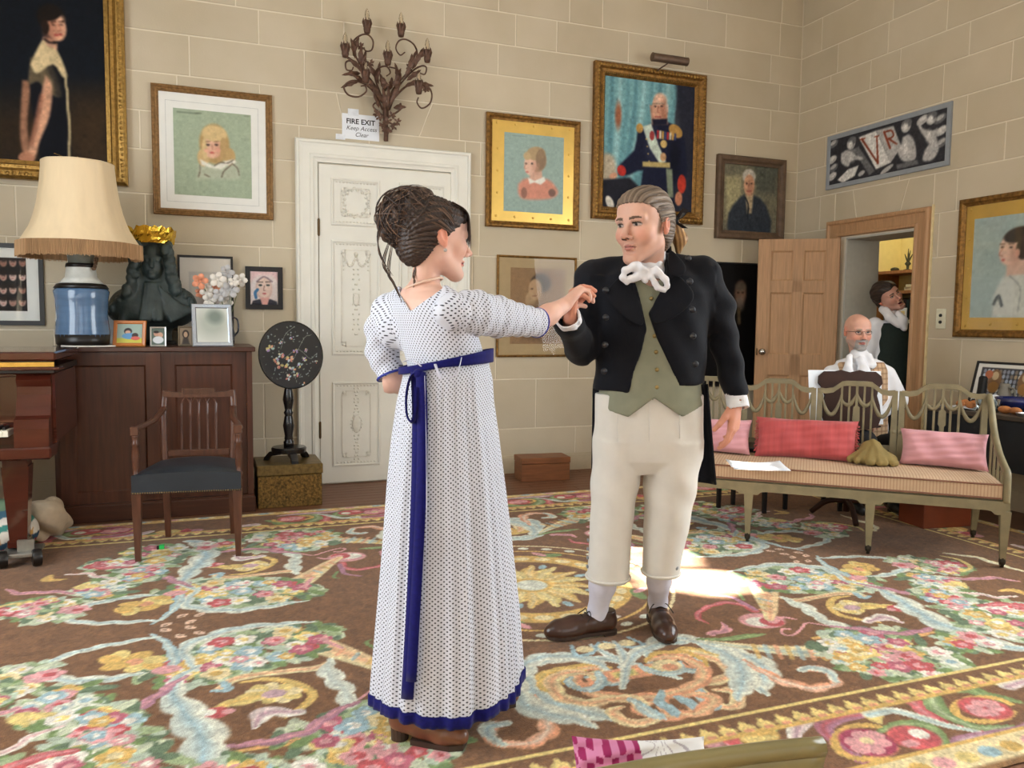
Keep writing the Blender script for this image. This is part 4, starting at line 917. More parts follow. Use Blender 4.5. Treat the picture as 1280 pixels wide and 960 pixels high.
# ---- 6 old lady
P = Pic('oil_painting', 'small portrait of a white-haired woman in a dark coat, brown frame', 'b', rectb(898, 192, 979, 302)); P.back(); P.frame([(0, 0), (0, .04), (.015, .05), (.04, .045), (.055, .03), (.075, .026), (.075, .01)], brown_wood)
q7 = lambda x, y: (860+x/3, 100+y/3); Q = lambda *a_: [q7(*t) for t in a_]
p = P.paint((-P.w/2+.07, P.w/2-.07, .07, P.h-.07), .014, (112, 108, 90), .006, canvas_m); P.scale(937, 250)
p.poly(Q((140, 360), (200, 360), (200, 480), (140, 520)), (162, 154, 118), soft=8); p.poly(Q((250, 320), (340, 320), (330, 430), (260, 420)), (84, 86, 76), soft=8)
p.poly(Q((148, 580), (152, 500), (185, 450), (212, 430), (250, 433), (292, 470), (308, 580)), (48, 54, 62), soft=4, sm=2); p.poly(Q((215, 430), (245, 430), (238, 500), (222, 500)), (180, 160, 128), soft=3); p.ell(q7(229, 362), 10, 9.5, (178, 172, 160)); p.ell(q7(229, 395), 8, 13.5, (196, 150, 120)); p.ell(q7(236, 400), 5, 11, (166, 116, 92), soft=.8, a=.6)
for x in (220, 238): p.ell(q7(x, 388), 1.8, 1, (70, 52, 46))
p.stroke(Q((229, 388), (227, 404)), .7, (150, 100, 80)); p.stroke(Q((222, 417), (237, 417)), .9, (150, 84, 74)); p.stroke(Q((215, 440), (226, 470), (224, 520)), 1, (30, 34, 40)); p.noise(.06, 5, 2); P.done()
# ---- 7 sepia drawing under glass
P = Pic('sepia_drawing', 'faded brown drawing of a seated woman behind glass, thin gilt frame', 'b', rectb(622.5, 318, 720, 446)); P.back(); P.frame([(0, 0), (0, .018), (.01, .022), (.018, .014), (.018, .006)], gilt_dark); P.mount(.015, .007, mat('tan_mount', (176, 154, 116), .8, var=.04))
a0, a1 = P.loc(639, 334), P.loc(706, 430); p = P.paint((a0[0], a1[0], a1[1], a0[1]), .0085, (148, 118, 86), .005, paper_m); P.scale(675, 380)
p.ell((676, 354), 14, 12, (84, 70, 56)); p.ell((669, 362), 9, 13, (182, 150, 116)); p.ell((663, 375), 7, 10, (188, 160, 124), a=.7); p.poly([(652, 425), (656, 390), (672, 378), (690, 390), (696, 425)], (122, 96, 72), soft=8, sm=3); p.ell((680, 410), 9, 12, (176, 148, 112), soft=.8, a=.6); p.ell((665, 361), 1.6, .9, (80, 60, 46)); p.ell((673, 361), 1.6, .9, (80, 60, 46)); p.stroke([(666, 370), (671, 370)], .7, (120, 78, 62)); P.done(); P.glaze(.016, .012)
# ---- 8 dark bearded man behind the door
P = Pic('oil_painting', 'almost black portrait of a bearded man beside the open pine door', 'b', rectb(884, 326.5, 951, 482)); P.back(.012); P.frame([(0, 0), (0, .028), (.012, .03), (.014, .014)], black_wood)
p = P.paint((-P.w/2+.012, P.w/2-.012, .012, P.h-.012), .018, (17, 15, 15), .007, canvas_m); P.scale(925, 380)
p.ell(q7(197, 800), 8.5, 15, (120, 92, 76), soft=.5); p.ell(q7(195, 840), 6.5, 9, (120, 108, 96), soft=.8, a=.7); p.ell(q7(198, 775), 8, 6, (92, 82, 72), soft=.6); p.stroke(Q((190, 860), (192, 910)), 2.5, (84, 70, 50), soft=.9); p.ell(q7(188, 797), 2, 1, (40, 28, 24)); p.ell(q7(206, 797), 2, 1, (40, 28, 24)); P.done()
# ---- 9 small drawn face
P = Pic('framed_sketch', 'small drawing of a face with a blue earring, thick black frame', 'b', rectb(306.5, 332.5, 354, 387)); P.back(); P.frame([(0, 0), (0, .02), (.033, .02), (.035, .008)], black_wood)
p = P.paint((-P.w/2+.03, P.w/2-.03, .03, P.h-.03), .010, (224, 212, 208), .003, paper_m); P.scale(330, 360)
p.poly([(313, 338), (348, 338), (348, 352), (340, 344), (322, 344), (313, 352)], (224, 190, 190), soft=5); p.ell((330, 361), 10, 14, (214, 184, 172)); p.ell((330, 360), 8.6, 12.5, (226, 202, 188)); p.stroke([(321, 352), (330, 346), (340, 352)], 1, (150, 130, 136)); p.stroke([(322, 362), (319, 366), (320, 372)], 1.8, (74, 120, 160)); p.poly([(313, 385), (316, 376), (324, 374), (338, 374), (346, 377), (348, 385)], (58, 58, 68), soft=1.5); p.poly([(325, 372), (337, 372), (334, 382), (328, 382)], (222, 170, 160), soft=1)
for x in (325.5, 335): p.ell((x, 356.5), 2.3, 1.2, (60, 66, 66)); p.stroke([(x-3, 352.5), (x+3, 352.5)], .6, (110, 90, 80))
p.stroke([(330.5, 357), (329.5, 363), (331.5, 363)], .5, (160, 120, 110)); p.ell((330.5, 367), 2.6, 1, (196, 110, 110)); P.done(); P.glaze(.034, .013)
# ---- 10 grisaille panel on the right wall
def rectr(u0, v0, u1, v1, d=.02): a, b_ = onx(u0, v0, XR-d), onx(u1, v1, XR-d); return [-a[1], -b_[1], b_[2], a[2]]
r0 = onx(1032, 238, XR-.015); r1 = onx(1190, 126, XR-.015)
P = Pic('grisaille_panel', 'grey painted panel of children holding a book lettered VR', 'r', (-r0[1], -r1[1], r0[2], r1[2]), cat='panel'); MB().box(-P.w/2+.004, P.w/2-.004, -.01, 0, .004, P.h-.004).build('backing', brown_wood, P.o); P.frame([(0, 0), (0, .018), (.004, .02), (.035, .018), (.04, .012)], mat('blue_grey_border', (140, 146, 152), .6, var=.06))
p = P.paint((-P.w/2+.036, P.w/2-.036, .036, P.h-.036), .0135, (52, 52, 56), .005, canvas_m); P.scale(1110, 185); Q = lambda *a_: [q7(*t) for t in a_]; g1, g2, g3 = (176, 174, 172), (214, 212, 208), (104, 104, 106)
for i, (x, y) in enumerate(((545, 240), (540, 300), (545, 330), (540, 362), (945, 145), (950, 190), (950, 235), (880, 150))): p.ell(q7(x, y), 9, 5, g1 if i % 2 else g3, .35); p.ell(q7(x, y-4), 6, 2.5, g2, .35, a=.6)
p.poly(Q((640, 215), (705, 190), (760, 310), (705, 335)), g2, soft=1.5); p.poly(Q((705, 190), (770, 172), (800, 250), (760, 310)), g1, soft=1.5); p.poly(Q((620, 260), (640, 250), (700, 340), (680, 358)), g3, soft=2)
for l in (((652, 222), (712, 312)), ((712, 312), (708, 212))): p.stroke(Q(*l), [1.6, 1.2], (128, 62, 42), sm=0)
p.stroke(Q((645, 224), (664, 219)), .8, (128, 62, 42), sm=0); p.stroke(Q((700, 213), (716, 208)), .8, (128, 62, 42), sm=0); p.stroke(Q((735, 195), (758, 255)), 1.5, (128, 62, 42), sm=0); p.stroke(Q((737, 196), (762, 190), (770, 210), (747, 222)), 1.1, (128, 62, 42)); p.stroke(Q((752, 220), (782, 240)), 1.2, (128, 62, 42), sm=0)
def cherub(hx, hy, pts, s=1):
    p.poly(Q(*pts), g1, soft=2.5, sm=4); c = np.mean(pts, 0); p.ell(q7(c[0]+4, c[1]-8), 5*s, 8*s, g2, .2, soft=.9, a=.7); p.ell(q7(hx, hy), 7.5*s, 8*s, g1); p.ell(q7(hx+3, hy-10), 7.5*s, 5.5*s, g3); p.ell(q7(hx-3, hy+4), 4*s, 4.5*s, g2, soft=.6)
cherub(612, 238, ((575, 275), (600, 262), (625, 280), (655, 290), (650, 300), (615, 300), (600, 325), (575, 310))); cherub(818, 172, ((805, 215), (830, 205), (850, 235), (855, 290), (830, 305), (800, 300), (780, 260), (762, 250), (770, 240), (800, 245))); cherub(912, 143, ((868, 150), (880, 180), (915, 190), (935, 180), (930, 205), (940, 260), (915, 300), (880, 300), (890, 260), (905, 235), (880, 205), (862, 170)), .95)
p.poly(Q((560, 375), (600, 335), (640, 320), (625, 360), (580, 385)), g2, soft=1.5); p.ell(q7(650, 350), 6, 3, g1, .3); p.ell(q7(745, 335), 11, 3, g1, .4); p.poly(Q((780, 318), (860, 300), (865, 315), (785, 335)), g3, soft=1.5); p.noise(.05, 8, 2); P.done()
# ---- 11 lady in white, right wall
r0 = onx(1195, 421, XR-.03); r1 = onx(1194.5, 251, XR-.03)
P = Pic('pastel_portrait', 'pastel of a dark-haired woman in white facing left, broad gold mount', 'r', (-(r0[1]+r1[1])/2, -(r0[1]+r1[1])/2+.98, r0[2], r1[2])); P.back(); P.frame([(0, 0), (0, .03), (.01, .036), (.03, .036), (.04, .026), (.055, .02), (.055, .01)], gilt_dark); P.mount(.05, .014, gold_board)
a0, a1 = P.loc(1218, 274), P.loc(1218, 397); aw = P.w-2*(a0[0]+P.w/2); p = P.paint((a0[0], a0[0]+aw, a1[1], a0[1]), .016, (166, 182, 176), .006, paper_m); P.scale(1250, 330); r = random.Random(4)
for i in range(7): p.ell((1235+r.uniform(-15, 30), 330+r.uniform(-40, 60)), 22, 16, (150, 172, 170) if i % 2 else (178, 188, 178), soft=1, a=.4)
p.poly([(1240, 396), (1242, 370), (1252, 350), (1262, 338), (1290, 335), (1310, 345), (1330, 396)], (206, 208, 198), soft=5, sm=3); p.poly([(1258, 318), (1282, 316), (1284, 342), (1258, 345)], (214, 180, 160), soft=3); p.ell((1274, 300), 22, 16, (72, 58, 50)); p.ell((1261, 312), 13, 19, (222, 188, 168), -.1); p.ell((1269, 317), 7, 13, (188, 142, 122), soft=1, a=.6); p.ell((1274, 293), 20, 9, (62, 50, 44), .2); p.ell((1279, 310), 9, 14, (70, 56, 48)); p.ell((1272, 316), 3, 5, (210, 160, 140))
for x in (1253, 1264): p.ell((x, 309), 2.4, 1.1, (70, 58, 54)); p.stroke([(x-3, 305), (x+3, 305)], .7, (96, 74, 62))
p.stroke([(1254, 310), (1249, 318), (1253, 320)], .9, (190, 142, 124)); p.ell((1254, 325), 3, 1.2, (190, 100, 94)); p.stroke([(1242, 380), (1248, 370), (1252, 382)], 2, (90, 96, 96), soft=.8); p.stroke([(1262, 345), (1275, 360), (1272, 390)], .8, (160, 164, 158)); P.done()
st = MB()
for i in range(5): st.lathe([(.012, 0), (.008, .005), (0, .007)], 8, R=rotm(pi/2), at=((a0[0]-P.w/2+.05)/2, -.014, .08+(P.h-.16)*i/4))
for i in range(1, 5): st.lathe([(.012, 0), (.008, .005), (0, .007)], 8, R=rotm(pi/2), at=((a0[0]-P.w/2+.05)/2+i*.2, -.014, (.05+a1[1])/2))
st.build('mount_stud', gold_board, P.o)['kind'] = 'stuff'; P.glaze(.055, .018)
# ---- picture light over the officer
a_ = ony(837, 76, D-.16); t = thing('picture_light', 'brown metal picture light over the officer painting', 'lamp', (a_[0], D, a_[2]-.16)); lm = mat('bronze_lamp', (104, 84, 70), .45, .5, var=.15)
MB().tube([(-.165, -.165, .17), (.165, -.165, .17)], .034, 16).build('shade', lm, t, smooth=True, autosmooth=40); MB().tube(spline([(-.05, -.05, .10), (-.05, -.09, .11), (-.01, -.13, .14), (.0, -.165, .16)], 6), .006, 8).box(-.07, -.03, -.055, -.0, .085, .115, .003).build('bracket', lm, t)
for sx in (-1, 1): MB().lathe([(.036, 0), (.036, .004), (.01, .006)], 14, R=rotm(0, sx*pi/2), at=(sx*.165, -.165, .17)).build('end_cap', lm, t)
# ---- fire exit notice
s0 = ony(427.5, 141, D-.003); s1 = ony(474, 177, D-.003); wd, hh = s1[0]-s0[0], s0[2]-s1[2]
t = thing('paper_notice', 'white paper notice reading FIRE EXIT taped over the white door', 'sign', ((s0[0]+s1[0])/2, D-.001, s1[2]))
notice = mat('notice_paper', (226, 230, 236), .8, var=.01); ink = mat('black_ink', (26, 26, 30), .8)
MB().box(-wd/2, wd/2, -.0016, -.0006, 0, hh).build('sheet', notice, t)
tape = mat('white_tape', (214, 218, 224), .5)
for x, z, w_, h_ in ((-.055, hh+.012, .08, .05), (-wd/2-.012, .01, .07, .04)): MB().box(x-w_/2, x+w_/2, -.0022, -.0014, z-h_/2, z+h_/2).build('tape', tape, t)
def text(body, size, loc, rot, m, parent, name, shear=0, bold=0, align='CENTER', ext=.0003):
    c = bpy.data.curves.new(name, 'FONT'); c.body = body; c.size = size; c.align_x = align; c.align_y = 'CENTER'; c.extrude = ext; c.shear = shear; c.offset = bold
    o = bpy.data.objects.new(name, c); COL.objects.link(o); dg = bpy.context.evaluated_depsgraph_get(); me = bpy.data.meshes.new_from_object(o.evaluated_get(dg)); bpy.data.objects.remove(o)
    o = bpy.data.objects.new(name, me); COL.objects.link(o); me.materials.clear(); me.materials.append(m); o.parent = parent; o.location = loc; o.rotation_euler = rot
    return o
text('FIRE EXIT', .052, (.0, -.002, hh*.70), (pi/2, 0, 0), ink, t, 'lettering', bold=.0012); text('Keep Access', .044, (.005, -.002, hh*.44), (pi/2, 0, 0), ink, t, 'lettering', shear=.3); text('Clear', .044, (.005, -.002, hh*.19), (pi/2, 0, 0), ink, t, 'lettering', shear=.3)
# ---- socket plate on the right wall
a_ = onx(1176, 411, XR); t = thing('switch_plate', 'small white double switch plate beside the pine door frame', 'switch', (XR, a_[1], a_[2]), -pi/2)
MB().box(-.042, .042, -.008, 0, 0, .15, .003).build('plate', mat('white_plastic', (214, 212, 190), .4), t)
for zz in (.05, .1): MB().lathe([(.013, 0), (.012, .006), (0, .008)], 10, R=rotm(pi/2), at=(0, -.008, zz)).build('button', mat('dark_button', (30, 30, 30), .4), t)
# ================================================================== left side: cabinet, lamp, bust, piano, armchair, table
mahog = mat('mahogany', (74, 40, 25), .35, var=.28, scale=5, stretch=(9, 9, .7), bump=.03, coat=.15)
mahog_h = mat('mahogany_rail', (70, 38, 24), .38, var=.28, scale=5, stretch=(.7, 9, 9), bump=.03, coat=.15)
dark_m = mat('blackened_wood', (26, 22, 20), .35, var=.1)
CZ = 1.07; CF = 5.40
# ---- cabinet
cab = thing('cabinet', 'low mahogany cabinet with two sliding panelled doors', 'cabinet', (-.30, D, 0))
cx0, cx1 = -.56, .575                                       # local x of the carcase
MB().box(cx0, cx0+.03, CF-D+.02, -.02, .1, CZ-.03).box(cx1-.035, cx1, CF-D, -.02, .1, CZ-.03).box(cx0, cx1, -.03, -.02, .1, CZ-.03).box(cx0, cx1, CF-D+.03, -.02, .1, .12).build('body', mahog, cab)
MB().box(cx0-.01, cx1+.02, CF-D-.025, -.02, CZ-.03, CZ, .004).build('top', mahog_h, cab); MB().box(cx0, cx1+.01, CF-D-.02, -.03, 0, .10, .004).box(cx0, cx1, CF-D-.012, -.1, .10, .112).build('plinth', mahog_h, cab)
for i, (x0, x1, y) in enumerate(((cx0+.03, .035, CF-D+.0), (.03, cx1-.036, CF-D+.026))):
    d_ = thing('door', 'x', 'x'); bpy.data.objects.remove(d_)
    f = MB(); z0, z1 = .113, CZ-.032; s_ = .085
    f.box(x0, x0+s_, y, y+.022, z0, z1, .001).box(x1-s_, x1, y, y+.022, z0, z1, .001).box(x0+s_, x1-s_, y, y+.022, z0, z0+.07).box(x0+s_, x1-s_, y, y+.022, z1-s_+.005, z1)
    dr = f.build('door', mahog, cab)
    MB().box(x0+s_, x1-s_, y+.012, y+.02, z0+.07, z1-s_+.005).build('door_panel', mahog, dr)
    V = []; a0_, a1_, b0_, b1_ = x0+s_, x1-s_, z0+.07, z1-s_+.005
    for ins, yy in ((0, y+.001), (.01, y+.011)): V += [(a0_+ins, yy, b0_+ins), (a1_-ins, yy, b0_+ins), (a1_-ins, yy, b1_-ins), (a0_+ins, yy, b1_-ins)]
    mesh_obj('panel_bead', V, [(k, (k+1) % 4, (k+1) % 4+4, k+4) for k in range(4)], mahog, dr)
    if i == 0: MB().box(x0+.018, x0+.05, y-.003, y+.003, .565, .625, .002).box(x0+.024, x0+.044, y-.0045, y-.002, .575, .615).build('finger_pull', mat('dark_bronze', (40, 34, 30), .4, .8), dr)
# ---- table lamp
L0 = ony(104, 430, 5.52); t = thing('table_lamp', 'blue glazed ceramic lamp under a tall fringed cream shade', 'lamp', (L0[0], 5.52, CZ))
px = .00523
def prof(c, rows): return [((b-a)/2*px, (c-y)*px) for a, b, y in rows]
blue = mat('blue_glaze', (82, 110, 142), .18, var=.12, scale=6, stretch=(1, 1, 5), coat=.5); grey_g = mat('grey_glaze', (122, 124, 114), .25, var=.15, scale=10, coat=.3); white_g = mat('white_glaze', (206, 206, 198), .3)
MB().lathe(prof(430, [(80, 130, 430), (76, 132, 427), (75, 133, 416)]), 28).build('foot', dark_m, t, smooth=True); MB().lathe(prof(430, [(76, 132, 424), (75, 133, 415), (77, 131, 395), (76, 132, 375), (74, 133, 366), (77, 131, 362)]), 32).build('body', blue, t, smooth=True)
MB().lathe(prof(430, [(74.5, 133, 363), (78, 130, 358), (82, 126, 357)]), 28).build('shoulder', dark_m, t, smooth=True); MB().lathe(prof(430, [(80, 127, 357), (87, 121, 350), (88.5, 119, 338), (88, 119, 337)]), 28).build('neck', white_g, t, smooth=True); MB().lathe(prof(430, [(87, 120, 338.5), (88, 119, 334)]), 24).build('neck_band', dark_m, t, smooth=True)
MB().lathe(prof(430, [(91, 117, 335), (90, 118, 326), (84, 122, 316), (82, 124, 310)]), 28).build('collar', grey_g, t, smooth=True)
fr_ = MB()
for i in range(5): a_ = -.5+i*.12; fr_.sphere((.088*cos(a_), .088*sin(a_)-.02, (430-340+i*3)*px), (.012, .012, .012), 6, 4)
fr_.build('tied_cord', mat('brown_cord', (98, 74, 54), .8), t, smooth=True)
shade_m = mat('cream_silk', (222, 200, 164), .8, var=.04, scale=8, stretch=(3, 3, .5), trans=0); R_ = [(62, 138, 219), (62.5, 138.5, 225), (60, 140, 245), (56, 144, 270), (49, 151, 292), (40, 161, 308), (37, 165, 313)]
def octo(k): return lambda u, v: (lambda a_, r_, z_: (r_*cos(a_)*(1-.035*abs(sin(a_*4))), r_*sin(a_)*(1-.035*abs(sin(a_*4))), z_))(2*pi*u, np.interp(v, np.linspace(0, 1, len(k)), [q[0] for q in k]), np.interp(v, np.linspace(0, 1, len(k)), [q[1] for q in k]))
MB().grid(octo(prof(430, R_)), 64, 14, True).build('shade', shade_m, t, smooth=True, solid=.003)
mb = MB(); k0 = prof(430, [(36.5, 165.5, 311), (36, 166, 327)])
mb.grid(octo(k0), 64, 2, True); mb.build('fringe_band', mat('fringe', (178, 142, 104), .9, var=.25, scale=120, stretch=(1, 1, .05)), t, solid=.004)
fg = MB()
for i in range(240): a_ = 2*pi*i/240; r_ = k0[1][0]*(1-.035*abs(sin(a_*4)))+.003; fg.tube([(r_*cos(a_), r_*sin(a_), k0[0][1]), (r_*1.008*cos(a_+.004), r_*1.008*sin(a_+.004), k0[1][1]-random.uniform(.002, .012))], .0028, 4)
fo = fg.build('fringe', mat('fringe', (178, 142, 104), .9), t); fo['kind'] = 'stuff'
MB().cyl((0, 0, .55), (0, 0, 1.11), .006, n=8).lathe([(.003, 1.10), (.012, 1.115), (.012, 1.13), (.004, 1.14)], 10).build('stem', brass, t)
for k in range(3): a_ = 2*pi*k/3; MB().tube([(0, 0, 1.105), (.195*cos(a_), .195*sin(a_), 1.12)], .003, 5).build('shade_spoke', brass, t)
MB().tube(spline([(-.10, -.12, .006), (-.02, -.17, .005), (.10, -.16, .005), (.19, -.13, .006)], 8), .005, 6).build('flex', mat('white_flex', (212, 208, 200), .5), t)
# ---- bust
bz = CZ; B0 = ony(196, 430, 5.86); bust_m = mat('patinated_plaster', (52, 62, 60), .5, var=.25, scale=18, bump=.2, bscale=60)
t = thing('bust', 'dark green portrait bust with long curled wig and cravat', 'bust', (B0[0], 5.86, bz))
def bx_(u, v, y=0): return ((u-196)*.00555, y, (430-v)*.00555)
S = Solid((-.36, -.24, 0), (.36, .24, .78), .0065)
S.cone((0, 0, .01), (0, 0, .05), .10, .095, .01).cone((0, 0, .04), (0, 0, .14), .06, .07, .02)
S.ell((-.02, .0, .22), (.27, .14, .125), k=.05).ell((-.17, 0, .27), (.10, .11, .10), k=.06).ell((.14, 0, .28), (.11, .11, .10), k=.06).ell((-.02, 0, .36), (.15, .11, .12), k=.06)
S.cone((-.02, .0, .36), (-.015, -.01, .48), .07, .065, .03); HC = np.array([-.012, -.03, .555])
S.ell(HC+(0, .02, .03), (.083, .10, .10), k=.02).ell(HC+(0, -.045, -.04), (.064, .06, .085), k=.03).ell(HC+(0, -.09, -.105), (.026, .024, .022), k=.02)
S.cone(HC+(0, -.098, .0), HC+(0, -.122, -.045), .010, .016, .012).cone(HC+(-.045, -.085, .012), HC+(.045, -.085, .012), .012, .012, .015).ell(HC+(0, -.10, -.075), (.026, .012, .008), k=.006)
for sg in (-1, 1): S.ell(HC+(sg*.034, -.108, -.004), (.02, .014, .013), k=.012, op='sub'); S.ell(HC+(sg*.034, -.088, -.004), .014, k=.004)
rr = random.Random(5)
for sg in (-1, 1):
    S.ell(HC+(sg*.088, .01, .0), (.034, .075, .11), k=.02).ell(HC+(sg*.10, .0, -.13), (.05, .07, .09), k=.03)
S.ell(HC+(0, .05, -.05), (.11, .07, .16), k=.03)
for sg in (-1, 1):                                          # the wig: curls down both sides
    for i in range(80):
        q = (i % 40)/39; a_ = rr.uniform(-.9, 1.0); w_ = .082+.05*q+.05*max(0, q-.6)
        c = HC+np.array([sg*(w_+rr.uniform(-.012, .02)), -.05+.12*a_*.5+.02*q, .10-.34*q+rr.uniform(-.012, .012)])
        S.ell(c, (.028, .028, .03), k=.007)
    for i in range(10): S.ell((sg*(.17+.012*i)+rr.uniform(-.01, .01), -.07+rr.uniform(-.03, .02), .36-.017*i), (.02, .022, .02), k=.006)
for i in range(24): a_ = pi*i/23; S.ell(HC+(cos(a_)*.085, -.035+rr.uniform(-.01, .01), .075+sin(a_)*.05), .024, k=.006)
for i in range(6): S.cone((-.05+i*.016, -.10-.012*sin(i), .40), (-.07+i*.022+rr.uniform(-.01, .01), -.145, .17), .013, .018, .006)   # cravat folds
for i in range(7): S.cone((.03+i*.02, -.12, .38-.02*i), (.10+i*.022, -.12, .16+.012*i), .010, .016, .01)
S.cone((-.12, -.10, .36), (-.20, -.10, .16), .012, .02, .015)
V, F = S.mesh(1); mesh_obj('bust_sculpture', V, F, bust_m, t, True)
MB().lathe([(.12, 0), (.12, .02), (.10, .03), (.08, .05)], 24).build('socle', dark_m, t, smooth=True, autosmooth=40)
# ---- gold crown resting on it
foil = mat('gold_foil', (226, 186, 70), .22, 1, var=.12, scale=14, bump=.9, bscale=14)
t = thing('party_crown', 'crumpled gold foil crown sitting on the dark bust', 'crown', (B0[0]-.012, 5.86-.012, bz+.665)); rr = random.Random(3)
mb = MB(); n = 40; V = []; jag = [rr.uniform(-.008, .008) for _ in range(n)]
for j in range(6):
    for i in range(n): a_ = 2*pi*i/n; r_ = .128+(.004*j)+rr.uniform(-.005, .005); V.append((r_*cos(a_), r_*1.0*sin(a_), j*.018+(jag[i]*2+.012*abs(sin(a_*4)) if j == 5 else 0)))
mb.add(V, [(j*n+i, j*n+(i+1) % n, (j+1)*n+(i+1) % n, (j+1)*n+i) for j in range(5) for i in range(n)]); mb.build('band', foil, t, solid=.0015)
# ---- things along the cabinet top
def stand_frame(name, label, u0, v0, u1, v1, fw, m, y, tilt, draw, bg, yaw=0, cat='photo frame'):
    a_, b_ = ony(u0, v0, y), ony(u1, v1, y); w_ = b_[0]-a_[0]; h = (a_[2]-CZ); o = thing(name, label, cat, ((a_[0]+b_[0])/2, y, CZ), yaw)
    Rm = rotm(-tilt)
    MB().ring_frame(w_, h, [(0, -.014), (0, .002), (fw*.15, .006), (fw*.8, .004), (fw, 0), (fw, -.006)]).build('frame', m, o, R=Rm); MB().box(-w_/2+.004, w_/2-.004, .008, .014, .004, h-.004).build('backing', dark_m, o, R=Rm)
    p_ = Paint(-w_/2+fw, w_/2-fw, fw, h-fw, 50, 60, bg); p_.px = 1; draw(p_, w_-2*fw, h-2*fw, fw); p_.mesh('photograph', mat('photo_print', 'attr', .3, var=.0), o, lambda x, z: np.stack([x, np.full(len(x), .002), z], 1) @ Rm.T)
    MB().tube([(0, .016+sin(tilt)*h*.55, cos(tilt)*h*.55), (0, .03+sin(tilt)*h*.75, .003)], .004, 6, flat=(2.5, .6)).build('strut', dark_m, o); return o
def d_family(p_, w_, h, f):
    p_.poly([(-w_, f), (w_, f), (w_, f+h*.25), (-w_, f+h*.25)], (196, 190, 70), soft=.01, raw=True); p_.ell((-.01, f+h*.62), w_*.16, h*.17, (36, 30, 34), raw=True); p_.ell((-.01, f+h*.56), w_*.11, h*.1, (206, 160, 134), raw=True); p_.ell((0, f+h*.36), w_*.3, h*.16, (92, 146, 190), raw=True); p_.ell((w_*.22, f+h*.4), w_*.13, h*.13, (58, 40, 34), raw=True); p_.ell((w_*.24, f+h*.25), w_*.18, h*.1, (200, 90, 80), raw=True)
def d_pair(p_, w_, h, f):
    p_.ell((-w_*.15, f+h*.68), w_*.2, h*.16, (190, 146, 124), raw=True); p_.ell((w_*.18, f+h*.6), w_*.2, h*.16, (196, 156, 134), raw=True); p_.ell((0, f+h*.3), w_*.42, h*.22, (206, 210, 214), raw=True); p_.ell((-w_*.15, f+h*.78), w_*.2, h*.08, (40, 34, 32), raw=True)
def d_lady(p_, w_, h, f):
    p_.ell((0, f+h*.62), w_*.3, h*.26, (46, 38, 34), raw=True); p_.ell((0, f+h*.6), w_*.17, h*.17, (176, 146, 120), raw=True); p_.poly([(-w_*.35, f), (-w_*.2, f+h*.4), (w_*.2, f+h*.4), (w_*.35, f)], (60, 52, 48), soft=.01, raw=True)
def d_pale(p_, w_, h, f):  # window reflection painted as soft blobs on the print
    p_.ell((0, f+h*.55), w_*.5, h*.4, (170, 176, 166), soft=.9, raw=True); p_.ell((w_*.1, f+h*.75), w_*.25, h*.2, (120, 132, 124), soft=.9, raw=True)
stand_frame('photo_frame', 'tan wooden frame with a family photo, leaning beside the blue lamp', 139, 399, 182, 433, .022, mat('honey_wood', (190, 112, 46), .35, var=.15, scale=8, coat=.3), 5.52, .3, d_family, (150, 170, 160), -.15)
stand_frame('photo_frame', 'tiny silver frame with a photo of two people below the bust', 187, 408, 208, 433, .010, mat('silver', (196, 196, 192), .3, .8), 5.50, .2, d_pair, (90, 104, 96)); stand_frame('photo_frame', 'tiny dull metal frame with a sepia photo of a woman', 222, 407, 242, 433, .012, mat('pewter', (110, 100, 84), .4, .7), 5.53, .2, d_lady, (132, 116, 96))
stand_frame('photo_frame', 'large pale silver frame with a window reflection painted into its print', 240, 378, 292, 433, .028, mat('pale_silver', (184, 196, 212), .25, .85, var=.04), 5.50, .24, d_pale, (206, 208, 200), .12)
a_, b_ = ony(221, 317, 6.0), ony(293, 432, 6.0); t = thing('framed_print', 'print in a thin dark frame leaning on the wall behind the bust', 'picture', ((a_[0]+b_[0])/2, 6.0, CZ)); w_, h = b_[0]-a_[0], a_[2]-CZ; Rm = rotm(-.10)
MB().ring_frame(w_, h, [(0, -.012), (0, .006), (.014, .006), (.016, -.004)]).build('frame', black_wood, t, R=Rm); MB().box(-w_/2+.006, w_/2-.006, .006, .012, .006, h-.006).build('backing', dark_m, t, R=Rm); p = Paint(-w_/2+.012, w_/2-.012, .012, h-.012, 60, 80, (206, 200, 190)); p.poly([(-w_*.3, h*.2), (w_*.3, h*.2), (w_*.3, h*.82), (-w_*.3, h*.82)], (188, 184, 178), soft=.004, raw=True); p.poly([(-w_*.26, h*.24), (w_*.26, h*.24), (w_*.26, h*.78), (-w_*.26, h*.78)], (198, 192, 184), soft=.004, raw=True); p.ell((.02, h*.5), w_*.2, h*.16, (150, 140, 134), soft=.9, raw=True); p.mesh('print', paper_m, t, lambda x, z: np.stack([x, np.full(len(x), .003), z], 1) @ Rm.T)
